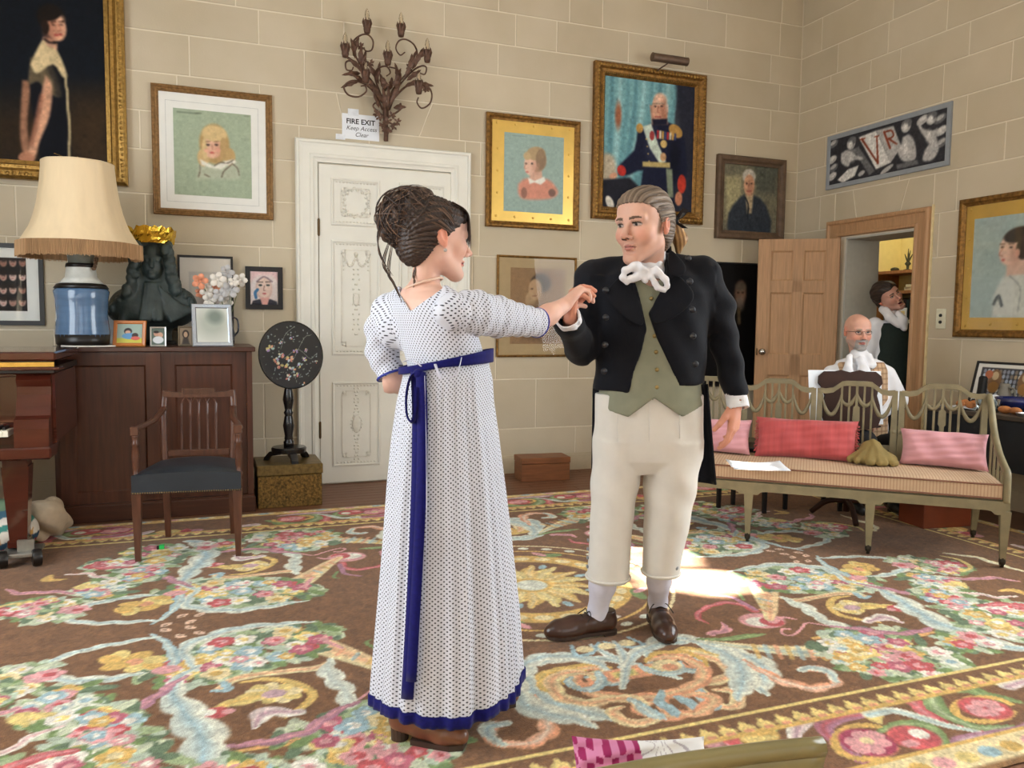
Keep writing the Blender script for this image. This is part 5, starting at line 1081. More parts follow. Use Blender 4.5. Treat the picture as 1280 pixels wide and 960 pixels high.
# white and peach flowers in a dark blue vase
a_ = ony(297, 430, 5.74); t = thing('flower_vase', 'dark blue vase of white and peach orchids beside the silver frame', 'vase', (a_[0]-.06, 5.76, CZ))
MB().lathe([(.03, 0), (.042, .02), (.045, .08), (.03, .16), (.02, .2), (.026, .22)], 18).build('vase', mat('cobalt_glass', (22, 30, 52), .15, coat=.5), t, smooth=True); MB().tube(spline([(.03, 0, .19), (.062, 0, .17), (.066, 0, .10), (.04, 0, .06)], 6), .006, 6).build('handle', mat('cobalt_glass', (22, 30, 52), .15), t, smooth=True)
rr = random.Random(8)
def petal_mesh(c, s_, col_m, parent):
    mb = MB()
    for k in range(5):
        a_ = 2*pi*k/5+rr.uniform(-.2, .2); u_ = np.array([cos(a_), -.25+rr.uniform(-.2, .2), sin(a_)]); v_ = np.cross(u_, (0, 1, 0)); v_ /= np.linalg.norm(v_)
        pts = [np.array(c)+u_*s_*q+v_*s_*w2+np.array([0, -.25*s_*sin(q*3), 0]) for q, w2 in ((.05, 0), (.5, .38), (.85, .28), (1, 0), (.85, -.28), (.5, -.38))]; mb.add(pts, [(0, 1, 2, 3), (0, 3, 4, 5)])
    mb.sphere(c, s_*.18, 6, 4); return mb.build('bloom', col_m, parent, smooth=True, solid=.001)
pe = mat('peach_petal', (226, 150, 116), .6, var=.15, scale=30); wh = mat('white_petal', (228, 222, 212), .6, var=.06); gy = mat('grey_petal', (186, 184, 184), .6, var=.1)
for (u, v, s_, m_) in ((250, 352, .055, pe), (258, 362, .05, wh), (272, 350, .055, wh), (284, 340, .05, gy), (262, 375, .05, wh), (275, 368, .05, gy), (288, 362, .06, gy), (282, 378, .05, wh), (300, 350, .05, wh), (292, 352, .035, wh), (250, 366, .035, pe), (270, 360, .03, pe)):
    q = ony(u, v, 5.72+rr.uniform(-.05, .05)); c = (q[0]-t.location.x, q[1]-t.location.y, q[2]-CZ); petal_mesh(c, s_, m_, t); MB().tube(spline([(0, 0, .2), (c[0]*.4, c[1]*.4, .24), (c[0], c[1]+.008, c[2])], 4), .0022, 5).build('stem', mat('green_stem', (90, 104, 60), .6), t)
# pale shell and box between lamp and bust
a_ = ony(134, 430, 5.99); t = thing('keepsake_box', 'pale grey box standing behind the tan photo frame', 'box', (a_[0], 5.99, CZ)); MB().box(-.06, .06, -.05, .05, 0, .17, .006).build('body', mat('pale_card', (186, 188, 190), .7), t); MB().box(-.064, .064, -.054, .054, .165, .20, .006).build('lid', mat('pale_card', (186, 188, 190), .7), t)
t = thing('shell', 'cream sea shell resting on the pale grey box', 'shell', (a_[0], 5.99, CZ+.20)); S = Solid((-.07, -.07, -.005), (.07, .07, .12), .004)
for i in range(9): q = i/8; S.ell((.012*sin(i*1.3), .012*cos(i*1.3), .042+.006*i), (.048*(1-.6*q), .045*(1-.6*q), .042*(1-.5*q)), k=.004)
V, F = S.mesh(1); mesh_obj('shell_body', V, F, mat('shell_cream', (206, 184, 150), .5, var=.15), t, True)
# ---- gold box with the tilt-top table
t = thing('gilt_box', 'textured old-gold lidded box on the floor beside the cabinet', 'box', (.512, 5.46, 0)); gb = mat('gold_brocade', (110, 84, 38), .45, .45, var=.7, scale=70, bump=.5, bscale=120)
MB().box(-.21, .205, -.02, .36, 0, .215, .004).build('body', gb, t); MB().box(-.216, .211, -.026, .366, .216, .285, .005).build('lid', mat('gold_brocade_lid', (112, 92, 52), .4, .45, var=.35, scale=40), t)
t = thing('tilt_top_table', 'black lacquer table with its oval painted top tipped upright', 'table', (.519, 5.62, .285)); lac = mat('black_lacquer', (18, 17, 18), .25, var=.1, coat=.3)
MB().lathe([(.10, .055), (.115, .06), (.118, .085), (.11, .095), (.03, .10)], 28).build('base', lac, t, smooth=True, autosmooth=40)
for k in range(3):
    a_ = -pi/2+2*pi*k/3+.15; Rk = rotm(0, 0, a_); MB().prism([(.05, .06), (.13, .06), (.165, .02), (.17, 0), (.14, 0), (.12, .03), (.05, .04)], -.022, .022, R=Rk).build('foot', lac, t)
MB().lathe([(.034, .095), (.036, .13), (.027, .14), (.03, .15), (.027, .17), (.038, .24), (.028, .30), (.024, .31), (.033, .33), (.024, .345), (.028, .37), (.038, .42), (.03, .47), (.024, .50), (.026, .58)], 20).build('column', lac, t, smooth=True); MB().box(-.06, .06, .0, .04, .56, .60).build('top_block', lac, t)
tz = 1.007-.285; rx, ry_ = .213, .232; Rt = rotm(-.12, -.12, 0)
MB().lathe([(.001, .0), (.98, .0), (1.0, .004), (1.0, .014), (.98, .018), (.001, .018)], 56, R=np.diag([rx, ry_, 1])).build('top', lac, t, R=Rt @ rotm(pi/2), at=(.019, -.005, tz))
p = Paint(-rx, rx, -ry_, ry_, 110, 118, (20, 19, 21)); rr = random.Random(12)
q5 = lambda x, y: ((x/3-(364-0))*.00535, -((420+y/3)-444)*.00535)
for (x, y, s_) in ((1020, 40, 1.3), (1055, 70, 1), (1085, 85, 1.2), (1110, 60, .8), (1045, 105, 1.2), (1090, 130, 1), (1070, 155, 1), (1120, 115, .9), (1125, 190, .8), (1100, 150, .8), (1075, 115, 1.1), (1035, 85, .9), (1140, 95, .7), (1060, 20, .6), (1150, 60, .5), (1180, 110, .5), (1100, 10, .5)):
    c = q5(x, y)
    for k in range(7): a_ = rr.uniform(0, 2*pi); p.ell((c[0]+.013*s_*cos(a_), c[1]+.013*s_*sin(a_)), .009*s_, .006*s_, rr.choice([(206, 150, 116), (170, 190, 200), (200, 196, 170), (140, 170, 168), (150, 120, 180), (190, 120, 110), (190, 176, 110)]), a_, raw=True)
for k in range(90): a_ = rr.uniform(0, 2*pi); d_ = rr.uniform(.35, .92); c = (rx*d_*cos(a_), ry_*d_*sin(a_)); p.ell(c, .006, .003, rr.choice([(110, 120, 110), (130, 140, 146), (90, 96, 92)]), rr.uniform(0, 3), raw=True)
for l in ([(-.05, -.02), (.05, .03), (.12, -.04), (.17, -.01)], [(0, -.05), (.1, .1), (.15, .12)], [(-.06, .05), (-.02, .14), (.05, .19)], [(0, -.1), (.01, -.19)]): p.stroke(l, .0015, (110, 116, 110), raw=True)
ins = (p.X/rx)**2+(p.Y/ry_)**2 < .93; p.A[~ins] = (18, 17, 18)
o = p.mesh('painted_flowers', mat('lacquer_flowers', 'attr', .3, var=.05, coat=.3), t, lambda x, y: (np.stack([x, y, np.full(len(x), .0186)], 1) @ (Rt @ rotm(pi/2)).T)+np.array([.019, -.005, tz]))
import bmesh
bm_ = bmesh.new(); bm_.from_mesh(o.data); bmesh.ops.delete(bm_, geom=[v for v in bm_.verts if not ins.ravel()[v.index]], context='VERTS'); bm_.to_mesh(o.data); bm_.free()
# ---- small wooden box by the wall
t = thing('wooden_box', 'plain brown lidded wooden box on the floor by the wall', 'box', (2.50, 5.84, 0), -.09); bm2 = mat('brown_box_wood', (122, 76, 46), .45, var=.25, scale=6, stretch=(1, 9, 9)); MB().box(-.20, .20, -.11, .10, 0, .135, .003).build('body', bm2, t); MB().box(-.204, .204, -.114, .104, .137, .185, .004).build('lid', bm2, t)
# ---- armchair
t = thing('armchair', 'mahogany armchair with pierced slat back and dark blue leather seat', 'chair', (-.075, 4.6, .008), -.12); ch = mat('chair_mahogany', (82, 48, 32), .35, var=.25, scale=8, stretch=(6, 6, 1), coat=.2)
leg_f = [(-.243, -.21), (.243, -.21)]; leg_b = [(-.175, .24), (.175, .24)]
def taper_leg(x, y, z1, w0, w1, dx=0, dy=0, z0=0):
    V = [(x+dx+sx*w0/2, y+dy+sy*w0/2, z0) for sx, sy in ((-1, -1), (1, -1), (1, 1), (-1, 1))]+[(x+sx*w1/2, y+sy*w1/2, z1) for sx, sy in ((-1, -1), (1, -1), (1, 1), (-1, 1))]
    return MB().add(V, [(3, 2, 1, 0), (4, 5, 6, 7)]+[(i, (i+1) % 4, (i+1) % 4+4, i+4) for i in range(4)])
for x, y in leg_f: taper_leg(x, y, .36, .026, .046).build('leg', ch, t)
for x, y in leg_b: taper_leg(x, y-.02, .40, .028, .042, 0, .035).build('leg', ch, t)
V = []; sx_ = lambda y: .262-(y+.235)*.14
def seat(u, v):
    y = -.238+v*.46; w_ = sx_(y)*2; x = (u-.5)*w_; e_ = max(abs(u-.5)*2, abs(v-.5)*2); return (x, y, .445+.022*(1-(2*u-1)**4)*(1-(2*v-1)**4)+.012*sin(pi*u))
mb = MB().grid(seat, 17, 15); n0 = len(mb.V)
loop = [i for i in range(17)]+[17*j+16 for j in range(1, 15)]+[17*14+i for i in range(15, -1, -1)]+[17*j for j in range(13, 0, -1)]
top = [mb.V[i] for i in loop]; k = len(mb.V); mb.V.extend([np.array((q[0]*1.0, q[1], .352)) for q in top]); m_ = len(loop); mb.F += [(loop[(i+1) % m_], loop[i], k+i, k+(i+1) % m_) for i in range(m_)]
mb.build('seat', mat('blue_leather', (33, 41, 49), .35, var=.18, scale=7, bump=.1, bscale=50), t, smooth=True, autosmooth=50)
nl = MB()
for i in range(46): nl.sphere((-.255+.51*i/45, -.2395, .357), .0042, 6, 4)
for s_ in (-1, 1):
    for i in range(30): y = -.23+.44*i/29; nl.sphere((s_*(sx_(y)+.001), y, .357), .0042, 6, 4)
no = nl.build('seat_nail', mat('brass_nail', (150, 128, 90), .35, 1), t); no['kind'] = 'stuff'
for s_ in (-1, 1):                                             # back uprights, arms, turned arm posts
    MB().tube(spline([(s_*.178, .222, .36), (s_*.184, .235, .55), (s_*.186, .25, .72), (s_*.182, .265, .80), (s_*.178, .27, .835)], 5), .017, 8, flat=(.75, 1.1)).build('back_upright', ch, t, smooth=True)
    MB().tube(spline([(s_*.185, .25, .735), (s_*.19, .20, .72), (s_*.205, .08, .69), (s_*.238, -.06, .675), (s_*.252, -.165, .672), (s_*.252, -.20, .665)], 6), [.018]*31, 8, flat=(1, .8)).build('arm', ch, t, smooth=True)
    MB().lathe([(.016, .36), (.016, .40), (.012, .41), (.02, .435), (.012, .45), (.016, .48), (.02, .54), (.014, .59), (.02, .60), (.014, .61), (.017, .635), (.02, .66)], 12, at=(s_*.249, -.19, 0)).build('arm_post', ch, t, smooth=True); MB().box(s_*.249-.019, s_*.249+.019, -.212, -.172, .645, .69, .003).build('arm_block', ch, t)
top_pts = [(-.188, .80), (-.188, .832), (-.09, .822), (-.085, .845), (.085, .845), (.09, .822), (.188, .832), (.188, .80), (.10, .795), (-.10, .795)]
MB().prism(top_pts, .25, .28).build('crest_rail', ch, t); fl_ = MB()
for i in range(18): fl_.box(-.08+.16*i/17-.0025, -.08+.16*i/17+.0025, .246, .25, .812, .838)
fo = fl_.build('fluting', ch, t); fo['kind'] = 'stuff'
MB().box(-.165, .165, .225, .247, .465, .50, .003).build('lower_rail', ch, t)
for i in range(5):
    x = -.092+.046*i; MB().tube([(x, .236, .49), (x, .25, .70), (x, .262, .76)], [.0075, .0065, .007], 6).build('slat', ch, t)
for i in range(4):
    x = -.092+.046*i; mb = MB()
    for s_ in (0, 1): mb.tube(spline([(x+.046*s_, .258, .735), (x+.046*s_+(.004 if not s_ else -.004), .262, .768), (x+.023, .266, .80)], 5), .005, 6)
    mb.build('arch', ch, t)
# ---- piano (treble end of the keyboard)
t = thing('piano', 'glossy red mahogany grand piano on a castored leg', 'piano', (-.87, 4.62, 0)); pm = mat('piano_mahogany', (68, 27, 17), .15, var=.25, scale=4, stretch=(1, 1, 6), coat=.6); X0, X1 = -1.55, .16
MB().box(X0, X1-.01, -.02, .68, .60, .97, .01).build('case', pm, t); MB().box(X0, X1+.01, -.10, .70, 1.03, 1.075, .008).build('lid', pm, t); MB().box(X0, X1-.0, -.09, .68, .97, 1.0).build('lid_edge', dark_m, t)
MB().box(X0, X1+.005, -.108, -.094, 1.0, 1.025, .002).build('brass_hinge', mat('bright_brass', (190, 158, 84), .25, 1), t); MB().box(X0, X1+.03, -.12, .0, .985, 1.0, .004).build('moulding', pm, t)
ck = [(-.16, .60), (-.16, .70), (-.15, .745), (-.12, .752), (-.105, .76), (-.085, .80), (-.06, .86), (-.055, .90), (-.075, .935), (-.05, .965), (.02, .97), (.02, .60)]
ck = [(y, z) for y, z in ck]; mb = MB(); n = len(ck); V = [(x, y, z) for x in (-.01, X1-.02) for y, z in ck]; mb.add(V, [tuple(range(n)), tuple(range(2*n-1, n-1, -1))]+[(i, i+n, (i+1) % n+n, (i+1) % n) for i in range(n)]); mb.build('key_cheek', pm, t)
MB().box(X0, X1-.01, -.18, .02, .55, .61, .008).build('key_bed', pm, t); MB().box(X0, -.012, -.03, -.02, .72, .95, .003).build('fallboard', mat('piano_gloss', (48, 20, 14), .08, var=.1, coat=1), t)
for i in range(20):
    x = -.034-i*.0235; MB().box(x-.0225, x, -.16, -.035, .665, .695, .001).build('white_key', mat('ivory', (232, 226, 206), .3), t)
    if i % 7 not in (2, 6): MB().box(x-.029, x-.017, -.125, -.035, .695, .71, .001).build('black_key', dark_m, t)
taper_leg(-.03, .0, .50, .075, .12, 0, 0, .09).box(-.085, .025, -.055, .055, .50, .55).build('leg', pm, t); MB().box(-.078, .018, -.048, .048, .085, .125, .004).build('leg_collar', pm, t)
cm_ = mat('castor_metal', (150, 148, 140), .4, .8, var=.15); MB().box(-.10, .07, -.13, .06, .055, .075, .004).box(-.03, .045, -.075, -.055, .07, .13).build('castor_plate', cm_, t)
for x, y in ((-.085, -.12), (.065, -.13), (-.02, .06)): MB().lathe([(.012, -.02), (.04, -.02), (.044, -.01), (.044, .01), (.04, .02), (.012, .02)], 18, R=rotm(0, pi/2, .3), at=(x, y, .053)).build('castor_wheel', dark_m, t, smooth=True, autosmooth=40)
# ---- bedding under the piano
t = thing('cloth_bundle', 'cream blanket bundle stuffed under the piano', 'blanket', (-.90, 5.0, .009)); S = Solid((-.45, -.22, 0), (.30, .25, .34), .009); rr = random.Random(2)
for i in range(16): S.ell((rr.uniform(-.3, .10), rr.uniform(-.08, .1), .06+rr.uniform(0, .10)), (.11, .09, .06), R=rotm(rr.random(), rr.random(), rr.random()*3), k=.03)
S.warp(lambda X, Y, Z: .012*np.sin(X*34+Z*20)*np.sin(Y*30+Z*42)); S.cut(lambda X, Y, Z: .0-Z); V, F = S.mesh(1); mesh_obj('blanket', V, F, mat('cream_wool', (204, 186, 160), .9, var=.08, bump=.2), t, True)
t = thing('quilt', 'patterned quilt with teal, white and crimson bands heaped under the piano', 'quilt', (-1.02, 4.78, .009)); S = Solid((-.42, -.2, 0), (.26, .22, .34), .009)
for i in range(14): S.ell((rr.uniform(-.3, .1), rr.uniform(-.06, .06), .07+rr.uniform(0, .12)), (.13, .10, .08), R=rotm(rr.random(), rr.random(), rr.random()*3), k=.04)
V, F = S.mesh(2); V = V[:]; q = V[:, 2]*1.0-V[:, 0]*.25; bands = [(150, 40, 62), (150, 40, 62), (40, 74, 100), (222, 216, 204), (222, 216, 204), (60, 130, 120), (222, 216, 204), (70, 110, 130), (120, 150, 120)]; k = np.clip(((q+.02)/.032).astype(int), 0, 8); cc_ = np.array([bands[i] for i in k], float); dots = (k == 3) & (np.sin(V[:, 0]*90) > .5); cc_[dots] = (196, 150, 80); mesh_obj('quilt_cloth', V, F, mat('quilt_cotton', 'attr', .9, var=.06), t, True, col=lin(cc_))
t = thing('toy_cube', 'tiny bright green block lying on the carpet under the armchair', 'toy', onz(202, 686, .008)); MB().box(-.012, .014, -.012, .012, 0, .022, .002).build('green_block', mat('bright_green', (40, 190, 90), .5), t); MB().box(-.024, -.011, -.012, .012, 0, .018, .002).build('black_block', dark_m, t)
# ================================================================== right side: settee, cushions, stand, table, hall, wall sconce, near chair
ol = mat('olive_paint', (124, 114, 86), .5, var=.16, scale=14, bump=.05)
EB = np.array([.75, -.66, 0]); EB /= np.linalg.norm(EB); NB = np.array([-EB[1], EB[0], 0]); R0 = np.array([3.827, 2.878, .008]); BA = math.atan2(EB[1], EB[0])
t = thing('settee', 'olive painted wooden settee with pierced swag back and striped seat', 'bench', R0, BA); BL = -1.80
def bleg(x, y, top, w0=.026, w1=.05, dx=0, dy=0, nm='leg'):
    taper_leg(x, y, top, w0, w1, dx, dy, .05).build(nm, ol, t); MB().lathe([(.014, .02), (.017, .035), (.014, .055)], 10, at=(x+dx, y+dy, 0)).lathe([(.006, -.008), (.02, -.008), (.02, .008), (.006, .008)], 12, R=rotm(0, pi/2), at=(x+dx, y+dy+.012, .02)).build('castor', mat('dark_castor', (50, 44, 36), .4, .6), t)
for x in (0, -.635, -1.268, BL): bleg(x, .0, .30)
for x in (-.03, BL+.03): bleg(x, .55, .32, dy=.06, dx=.0)
mb = MB(); y0, y1 = -.025, .02
for xa, xb in ((BL, -1.268), (-1.268, -.635), (-.635, 0)):
    pts = [(xa, .352), (xb, .352), (xb, .282), (xb-.05, .282), (xb-.065, .298), (xb-.09, .302), (xa+.09, .302), (xa+.065, .298), (xa+.05, .282), (xa, .282)]; mb.prism(pts, y0, y1)
mb.build('front_rail', ol, t); MB().box(BL, 0, .53, .57, .29, .355).build('back_rail', ol, t)
for x in (0, BL): MB().box(x-.022, x+.022, .0, .55, .29, .352).build('side_rail', ol, t)
MB().box(BL+.02, -.02, .0, .54, .345, .358).build('seat_board', ol, t)
stripe = mat('striped_ticking', (190, 164, 134), .85, var=.05, scale=30)
def add_stripes(m, c2, freq, axis=0):
    nt = m.node_tree; N = nt.nodes; L = nt.links; b = N['Principled BSDF']; tc = N.new('ShaderNodeTexCoord'); wv = N.new('ShaderNodeTexWave'); wv.wave_type = 'BANDS'; wv.bands_direction = 'XYZ'[axis]; wv.inputs['Scale'].default_value = freq; L.new(tc.outputs['Object'], wv.inputs['Vector'])
    cr = N.new('ShaderNodeValToRGB'); cr.color_ramp.elements[0].position = .7; cr.color_ramp.elements[1].position = .8; L.new(wv.outputs['Fac'], cr.inputs['Fac']); mx = N.new('ShaderNodeMix'); mx.data_type = 'RGBA'; src = b.inputs['Base Color'].links[0].from_socket
    mf = N.new('ShaderNodeMath'); mf.operation = 'MULTIPLY'; mf.inputs[1].default_value = .6; L.new(cr.outputs['Color'], mf.inputs[0]); L.new(mf.outputs[0], mx.inputs[0]); L.new(src, mx.inputs[6]); mx.inputs[7].default_value = C4(c2); L.new(mx.outputs[2], b.inputs['Base Color'])
add_stripes(stripe, (158, 116, 92), 20)
def slabcush(u, v):
    x = BL+.03+u*(-.05-BL); y = -.018+v*.535; e_ = 1-(2*v-1)**8; return (x, y, .438+.012*e_*(1-(2*u-1)**12)+.004*sin(u*19))
mb = MB().grid(slabcush, 61, 17); lp = list(range(61))+[61*j+60 for j in range(1, 17)]+[61*16+i for i in range(59, -1, -1)]+[61*j for j in range(15, 0, -1)]; k = len(mb.V); mb.V.extend([np.array((mb.V[i][0], mb.V[i][1], .36)) for i in lp]); m_ = len(lp); mb.F += [(lp[(i+1) % m_], lp[i], k+i, k+(i+1) % m_) for i in range(m_)]; mb.build('seat_cushion', stripe, t, smooth=True, autosmooth=40)
pip = MB(); pip.tube([(BL+.03, -.02, .437), (-.02, -.02, .437)], .005, 6); pip.tube([(BL+.03, -.02, .366), (-.02, -.02, .366)], .005, 6); po = pip.build('piping', mat('dark_piping', (122, 84, 66), .8), t); po['kind'] = 'stuff'
# posts, crest and swags
YB = .545; secs = [(-.02, -.45), (-.488, -.905), (-.94, -1.345), (-1.38, BL+.02)]
for x in (-.02, -.45, -.488, -.905, -.94, -1.345, -1.38, BL+.02):
    taper_leg(x, YB, .858, .040, .028, 0, -.0, .35).build('back_post', ol, t); MB().lathe([(.018, .60), (.022, .61), (.022, .62), (.018, .63)], 8, at=(x, YB, 0)).build('post_collar', ol, t)
for xa, xb in secs:
    w_ = xa-xb; X = lambda f: xa-f*w_; MB().box(xb, xa, YB-.014, YB+.014, .50, .53).build('lower_back_rail', ol, t)
    up = [(0, .862), (.08, .858), (.18, .866), (.26, .892), (.30, .905), (.36, .909), (.64, .909), (.70, .905), (.74, .892), (.82, .866), (.92, .858), (1, .862)]; lo = [(f, z-.030) for f, z in up]
    V = []; n = len(up)
    for y in (YB-.017, YB+.017): V += [(X(f), y, z) for f, z in up]+[(X(f), y, z) for f, z in lo]
    F = []
    for i in range(n-1): F += [(i, i+1, n+i+1, n+i)[::-1], (2*n+i, 2*n+i+1, 3*n+i+1, 3*n+i), (i, 2*n+i, 2*n+i+1, i+1)[::-1], (n+i, n+i+1, 3*n+i+1, 3*n+i)[::-1]]
    MB().add(V, F).build('crest_rail', ol, t); MB().box(X(.66), X(.34), YB-.021, YB-.016, .884, .903).build('crest_carving', ol, t)
    for f in (.30, .40, .60, .70): MB().box(X(f)-.006, X(f)+.006, YB-.009, YB+.009, .53, .885).build('back_bar', ol, t)
    MB().prism([(X(.5)-.009, .53), (X(.5)+.009, .53), (X(.5)+.012, .66), (X(.5)+.02, .67), (X(.5)+.018, .75), (X(.5)+.007, .76), (X(.5)+.007, .885), (X(.5)-.007, .885), (X(.5)-.007, .76), (X(.5)-.018, .75), (X(.5)-.02, .67), (X(.5)-.012, .66)], YB-.012, YB+.012).build('splat', ol, t)
    for f0, f1, z0, z1, dip in ((.02, .30, .835, .835, .70), (.30, .50, .80, .84, .745), (.50, .70, .84, .80, .745), (.70, .98, .835, .835, .70)):
        P_ = []; W_ = []
        for i in range(15): q = i/14; P_.append((X(f0+(f1-f0)*q), YB-.004, z0+(z1-z0)*q-(min(z0, z1)-dip)*sin(pi*q)**.75)); W_.append(.005+.008*sin(pi*q))
        MB().tube(P_, W_, 8, flat=(.7, 1)).build('swag', ol, t, smooth=True)
for x in (0.0, BL):
    ap = spline([(x, -.01, .345), (x, -.012, .44), (x, .0, .495), (x, .06, .515), (x, .20, .565), (x, .36, .665), (x, .48, .80), (x, YB, .848)], 6); MB().tube(ap, [.022]*len(ap), 8, flat=(1, .85)).build('arm', ol, t, smooth=True)
    for yy, zz in ((.12, .53), (.22, .575), (.32, .635), (.42, .72)): MB().box(x-.006, x+.006, yy-.007, yy+.007, .35, zz).build('arm_bar', ol, t)
def bw(x, y, z): return np.array(R0)+EB*x+NB*y+np.array([0, 0, z])
def pillow(name, label, cat, w_, h, th, loc, tilt, rz, m, seed=1, roll=0, group=None, res=1):
    o = thing(name, label, cat, loc, rz, group); r = random.Random(seed); mb = MB(); nu, nv = 33*res, 25*res
    for sg in (-1, 1):
        def f(u, v, sg=sg):
            a_, b_ = 2*u-1, 2*v-1; q = max(0, (1-a_**4)*(1-b_**4))**.55; pin = 1-.07*(1-abs(b_)**3)*abs(a_)**6; pz = 1-.09*(1-abs(a_)**3)*abs(b_)**6
            wr_ = .006*sin(9*a_+3*b_+seed)*q+.004*sin(17*b_-5*a_); return (a_*w_/2*(1-.07*(1-b_*b_)*abs(a_)**4), sg*(th/2*q+wr_*(1 if q > .05 else 0))-0, h/2+b_*h/2*(1-.08*(1-a_*a_)*abs(b_)**4))
        k = len(mb.V); mb.grid(f, nu, nv)
        if sg > 0: mb.F = mb.F[:len(mb.F)//2]+[q_[::-1] for q_ in mb.F[len(mb.F)//2:]]
    ob = mb.build('cover', m, o, smooth=True, R=rotm(-tilt) @ rotm(0, roll, 0)); return o
pinkm = mat('pink_slub', (198, 142, 148), .8, var=.08, scale=5, stretch=(.4, 1, 9), sheen=.2); redm = mat('coral_red_cotton', (172, 72, 72), .85, var=.12, scale=6, stretch=(10, 1, .5), sheen=.2)
pillow('cushion', 'pale pink oblong cushion at the near end of the settee', 'cushion', .45, .215, .13, bw(-.245, .33, .452), .42, BA, pinkm, 2, .03)
o = pillow('cushion', 'coral red cushion with frayed ends in the middle of the settee', 'cushion', .58, .25, .14, bw(-.975, .33, .447), .38, BA, redm, 5); fg = MB(); rr = random.Random(3)
for sg in (-1, 1):
    for i in range(34):
        q = i/33; z = .02+.21*q; x = sg*.268*(1-.0); d_ = rr.uniform(.012, .028); fg.tube([(x, 0, z), (x+sg*d_*.6, rr.uniform(-.008, .008), z+rr.uniform(-.006, .006)), (x+sg*d_, rr.uniform(-.01, .01), z+rr.uniform(-.012, .004))], .0028, 4)
fo = fg.build('fringe', redm, o, R=rotm(-.38)); fo['kind'] = 'stuff'
pillow('cushion', 'pale pink cushion beside the coral one at the far end of the settee', 'cushion', .42, .22, .12, bw(-1.50, .33, .452), .40, BA, pinkm, 7)
# crumpled olive cloth
t2 = thing('folded_cloth', 'crumpled mustard cloth heaped between the coral and pink cushions', 'cloth', bw(-.60, .30, .452), BA); S = Solid((-.17, -.16, -.01), (.17, .16, .2), .005); rr = random.Random(9)
S.ell((0, .02, .03), (.12, .10, .05), k=.03).ell((-.02, .05, .07), (.06, .05, .06), k=.03)
for i in range(14): a_ = rr.uniform(0, 6.28); S.cone((rr.uniform(-.02, .02), .04, .10+rr.uniform(-.02, .03)), (.13*cos(a_), .09*sin(a_), .02), .014, .018, .012)
S.cut(lambda X, Y, Z: .001-Z); V, F = S.mesh(1); mesh_obj('cloth', V, F, mat('mustard_cotton', (132, 113, 66), .9, var=.08, bump=.15), t2, True)
# sheets on the seat
a_ = onz(945, 583, .462); t2 = thing('paper_sheets', 'open white sheets of paper lying on the striped settee seat', 'paper', (a_[0], a_[1], .4615), BA+.25)
def sheet(u, v): return ((u-.5)*.30, (v-.5)*.21, .002+.012*abs(u-.5)**1.5*4*(.5+.5*v))
MB().grid(sheet, 13, 7).build('sheet', notice, t2, smooth=True, solid=.001); MB().grid(lambda u, v: (sheet(u, v)[0]+.012, sheet(u, v)[1]-.014, .001+.4*sheet(u, v)[2]*.5), 13, 7).build('sheet', notice, t2, smooth=True, solid=.0008)
# ---- black stool behind the settee
f_ = [onz(898, 636), onz(955, 643), onz(981, 638), onz(916, 632)]; c = np.mean(f_, 0); t = thing('stool', 'low black stool standing behind the settee', 'stool', (c[0], c[1], .008)); blk = mat('black_paint', (20, 20, 22), .4)
for q in f_: taper_leg(q[0]-c[0], q[1]-c[1], .40, .022, .03, 0, 0, 0).build('leg', blk, t)
MB().box(-.24, .24, -.17, .17, .40, .44, .008).build('seat', blk, t, R=rotm(0, 0, -.7))
# ---- red-brown case and dish under the settee
a_, b_ = onz(1146, 664), onz(1213, 660); t = thing('wooden_case', 'red-brown wooden case on the floor behind the settee', 'case', ((a_[0]+b_[0])/2+.07, (a_[1]+b_[1])/2+.1, .008), math.atan2(b_[1]-a_[1], b_[0]-a_[0])); rb = mat('red_brown_wood', (120, 58, 34), .4, var=.2, scale=5); MB().box(-.2, .2, -.10, .12, 0, .17, .004).build('body', rb, t); MB().box(-.204, .204, -.104, .124, .172, .21, .004).build('lid', rb, t)
a_ = onz(1132, 648); t = thing('round_dial', 'round white dial leaning behind the settee beside the case', 'clock', (a_[0]+.02, a_[1]+.04, .008), -.7); MB().lathe([(.001, 0), (.085, 0), (.09, .01), (.08, .016), (.001, .016)], 28, R=rotm(pi/2+.25), at=(0, 0, .09)).build('dial', mat('dial_white', (206, 200, 184), .5), t); MB().lathe([(.082, .012), (.092, .012), (.092, .02), (.082, .02), (.082, .012)], 28, R=rotm(pi/2+.25), at=(0, .0, .09)).build('rim', mat('pewter', (110, 100, 84), .4, .7), t)
# ---- music stand with sheets
sp = ondepth(1068, 464, 5.05); t = thing('music_stand', 'dark wooden music desk with scrolled outline on a pole', 'music stand', (sp[0], sp[1], .008), YAW); walnut = mat('dark_walnut', (52, 30, 20), .5, var=.3, scale=8, spec=.2)
out = [(-.10, .585), (-.16, .60), (-.185, .66), (-.18, .74), (-.165, .80), (-.18, .85), (-.205, .88), (-.20, .925), (-.165, .955), (-.10, .955), (-.06, .965), (0, .95), (.06, .965), (.10, .955), (.165, .955), (.20, .925), (.205, .88), (.18, .85), (.165, .80), (.18, .74), (.185, .66), (.16, .60), (.10, .585)]
Rs = rotm(-.2); cs_ = np.array([0, 0, .60])
MB().prism([(x, z-.6) for x, z in out], -.009, .009).build('desk', walnut, t, R=Rs, at=cs_); MB().box(-.19, .19, .009, .06, .0, .012, .002).build('ledge', walnut, t, R=Rs, at=cs_)
MB().lathe([(.02, .05), (.024, .3), (.018, .45), (.022, .62)], 14, at=(0, .03, 0)).build('pole', walnut, t, smooth=True)
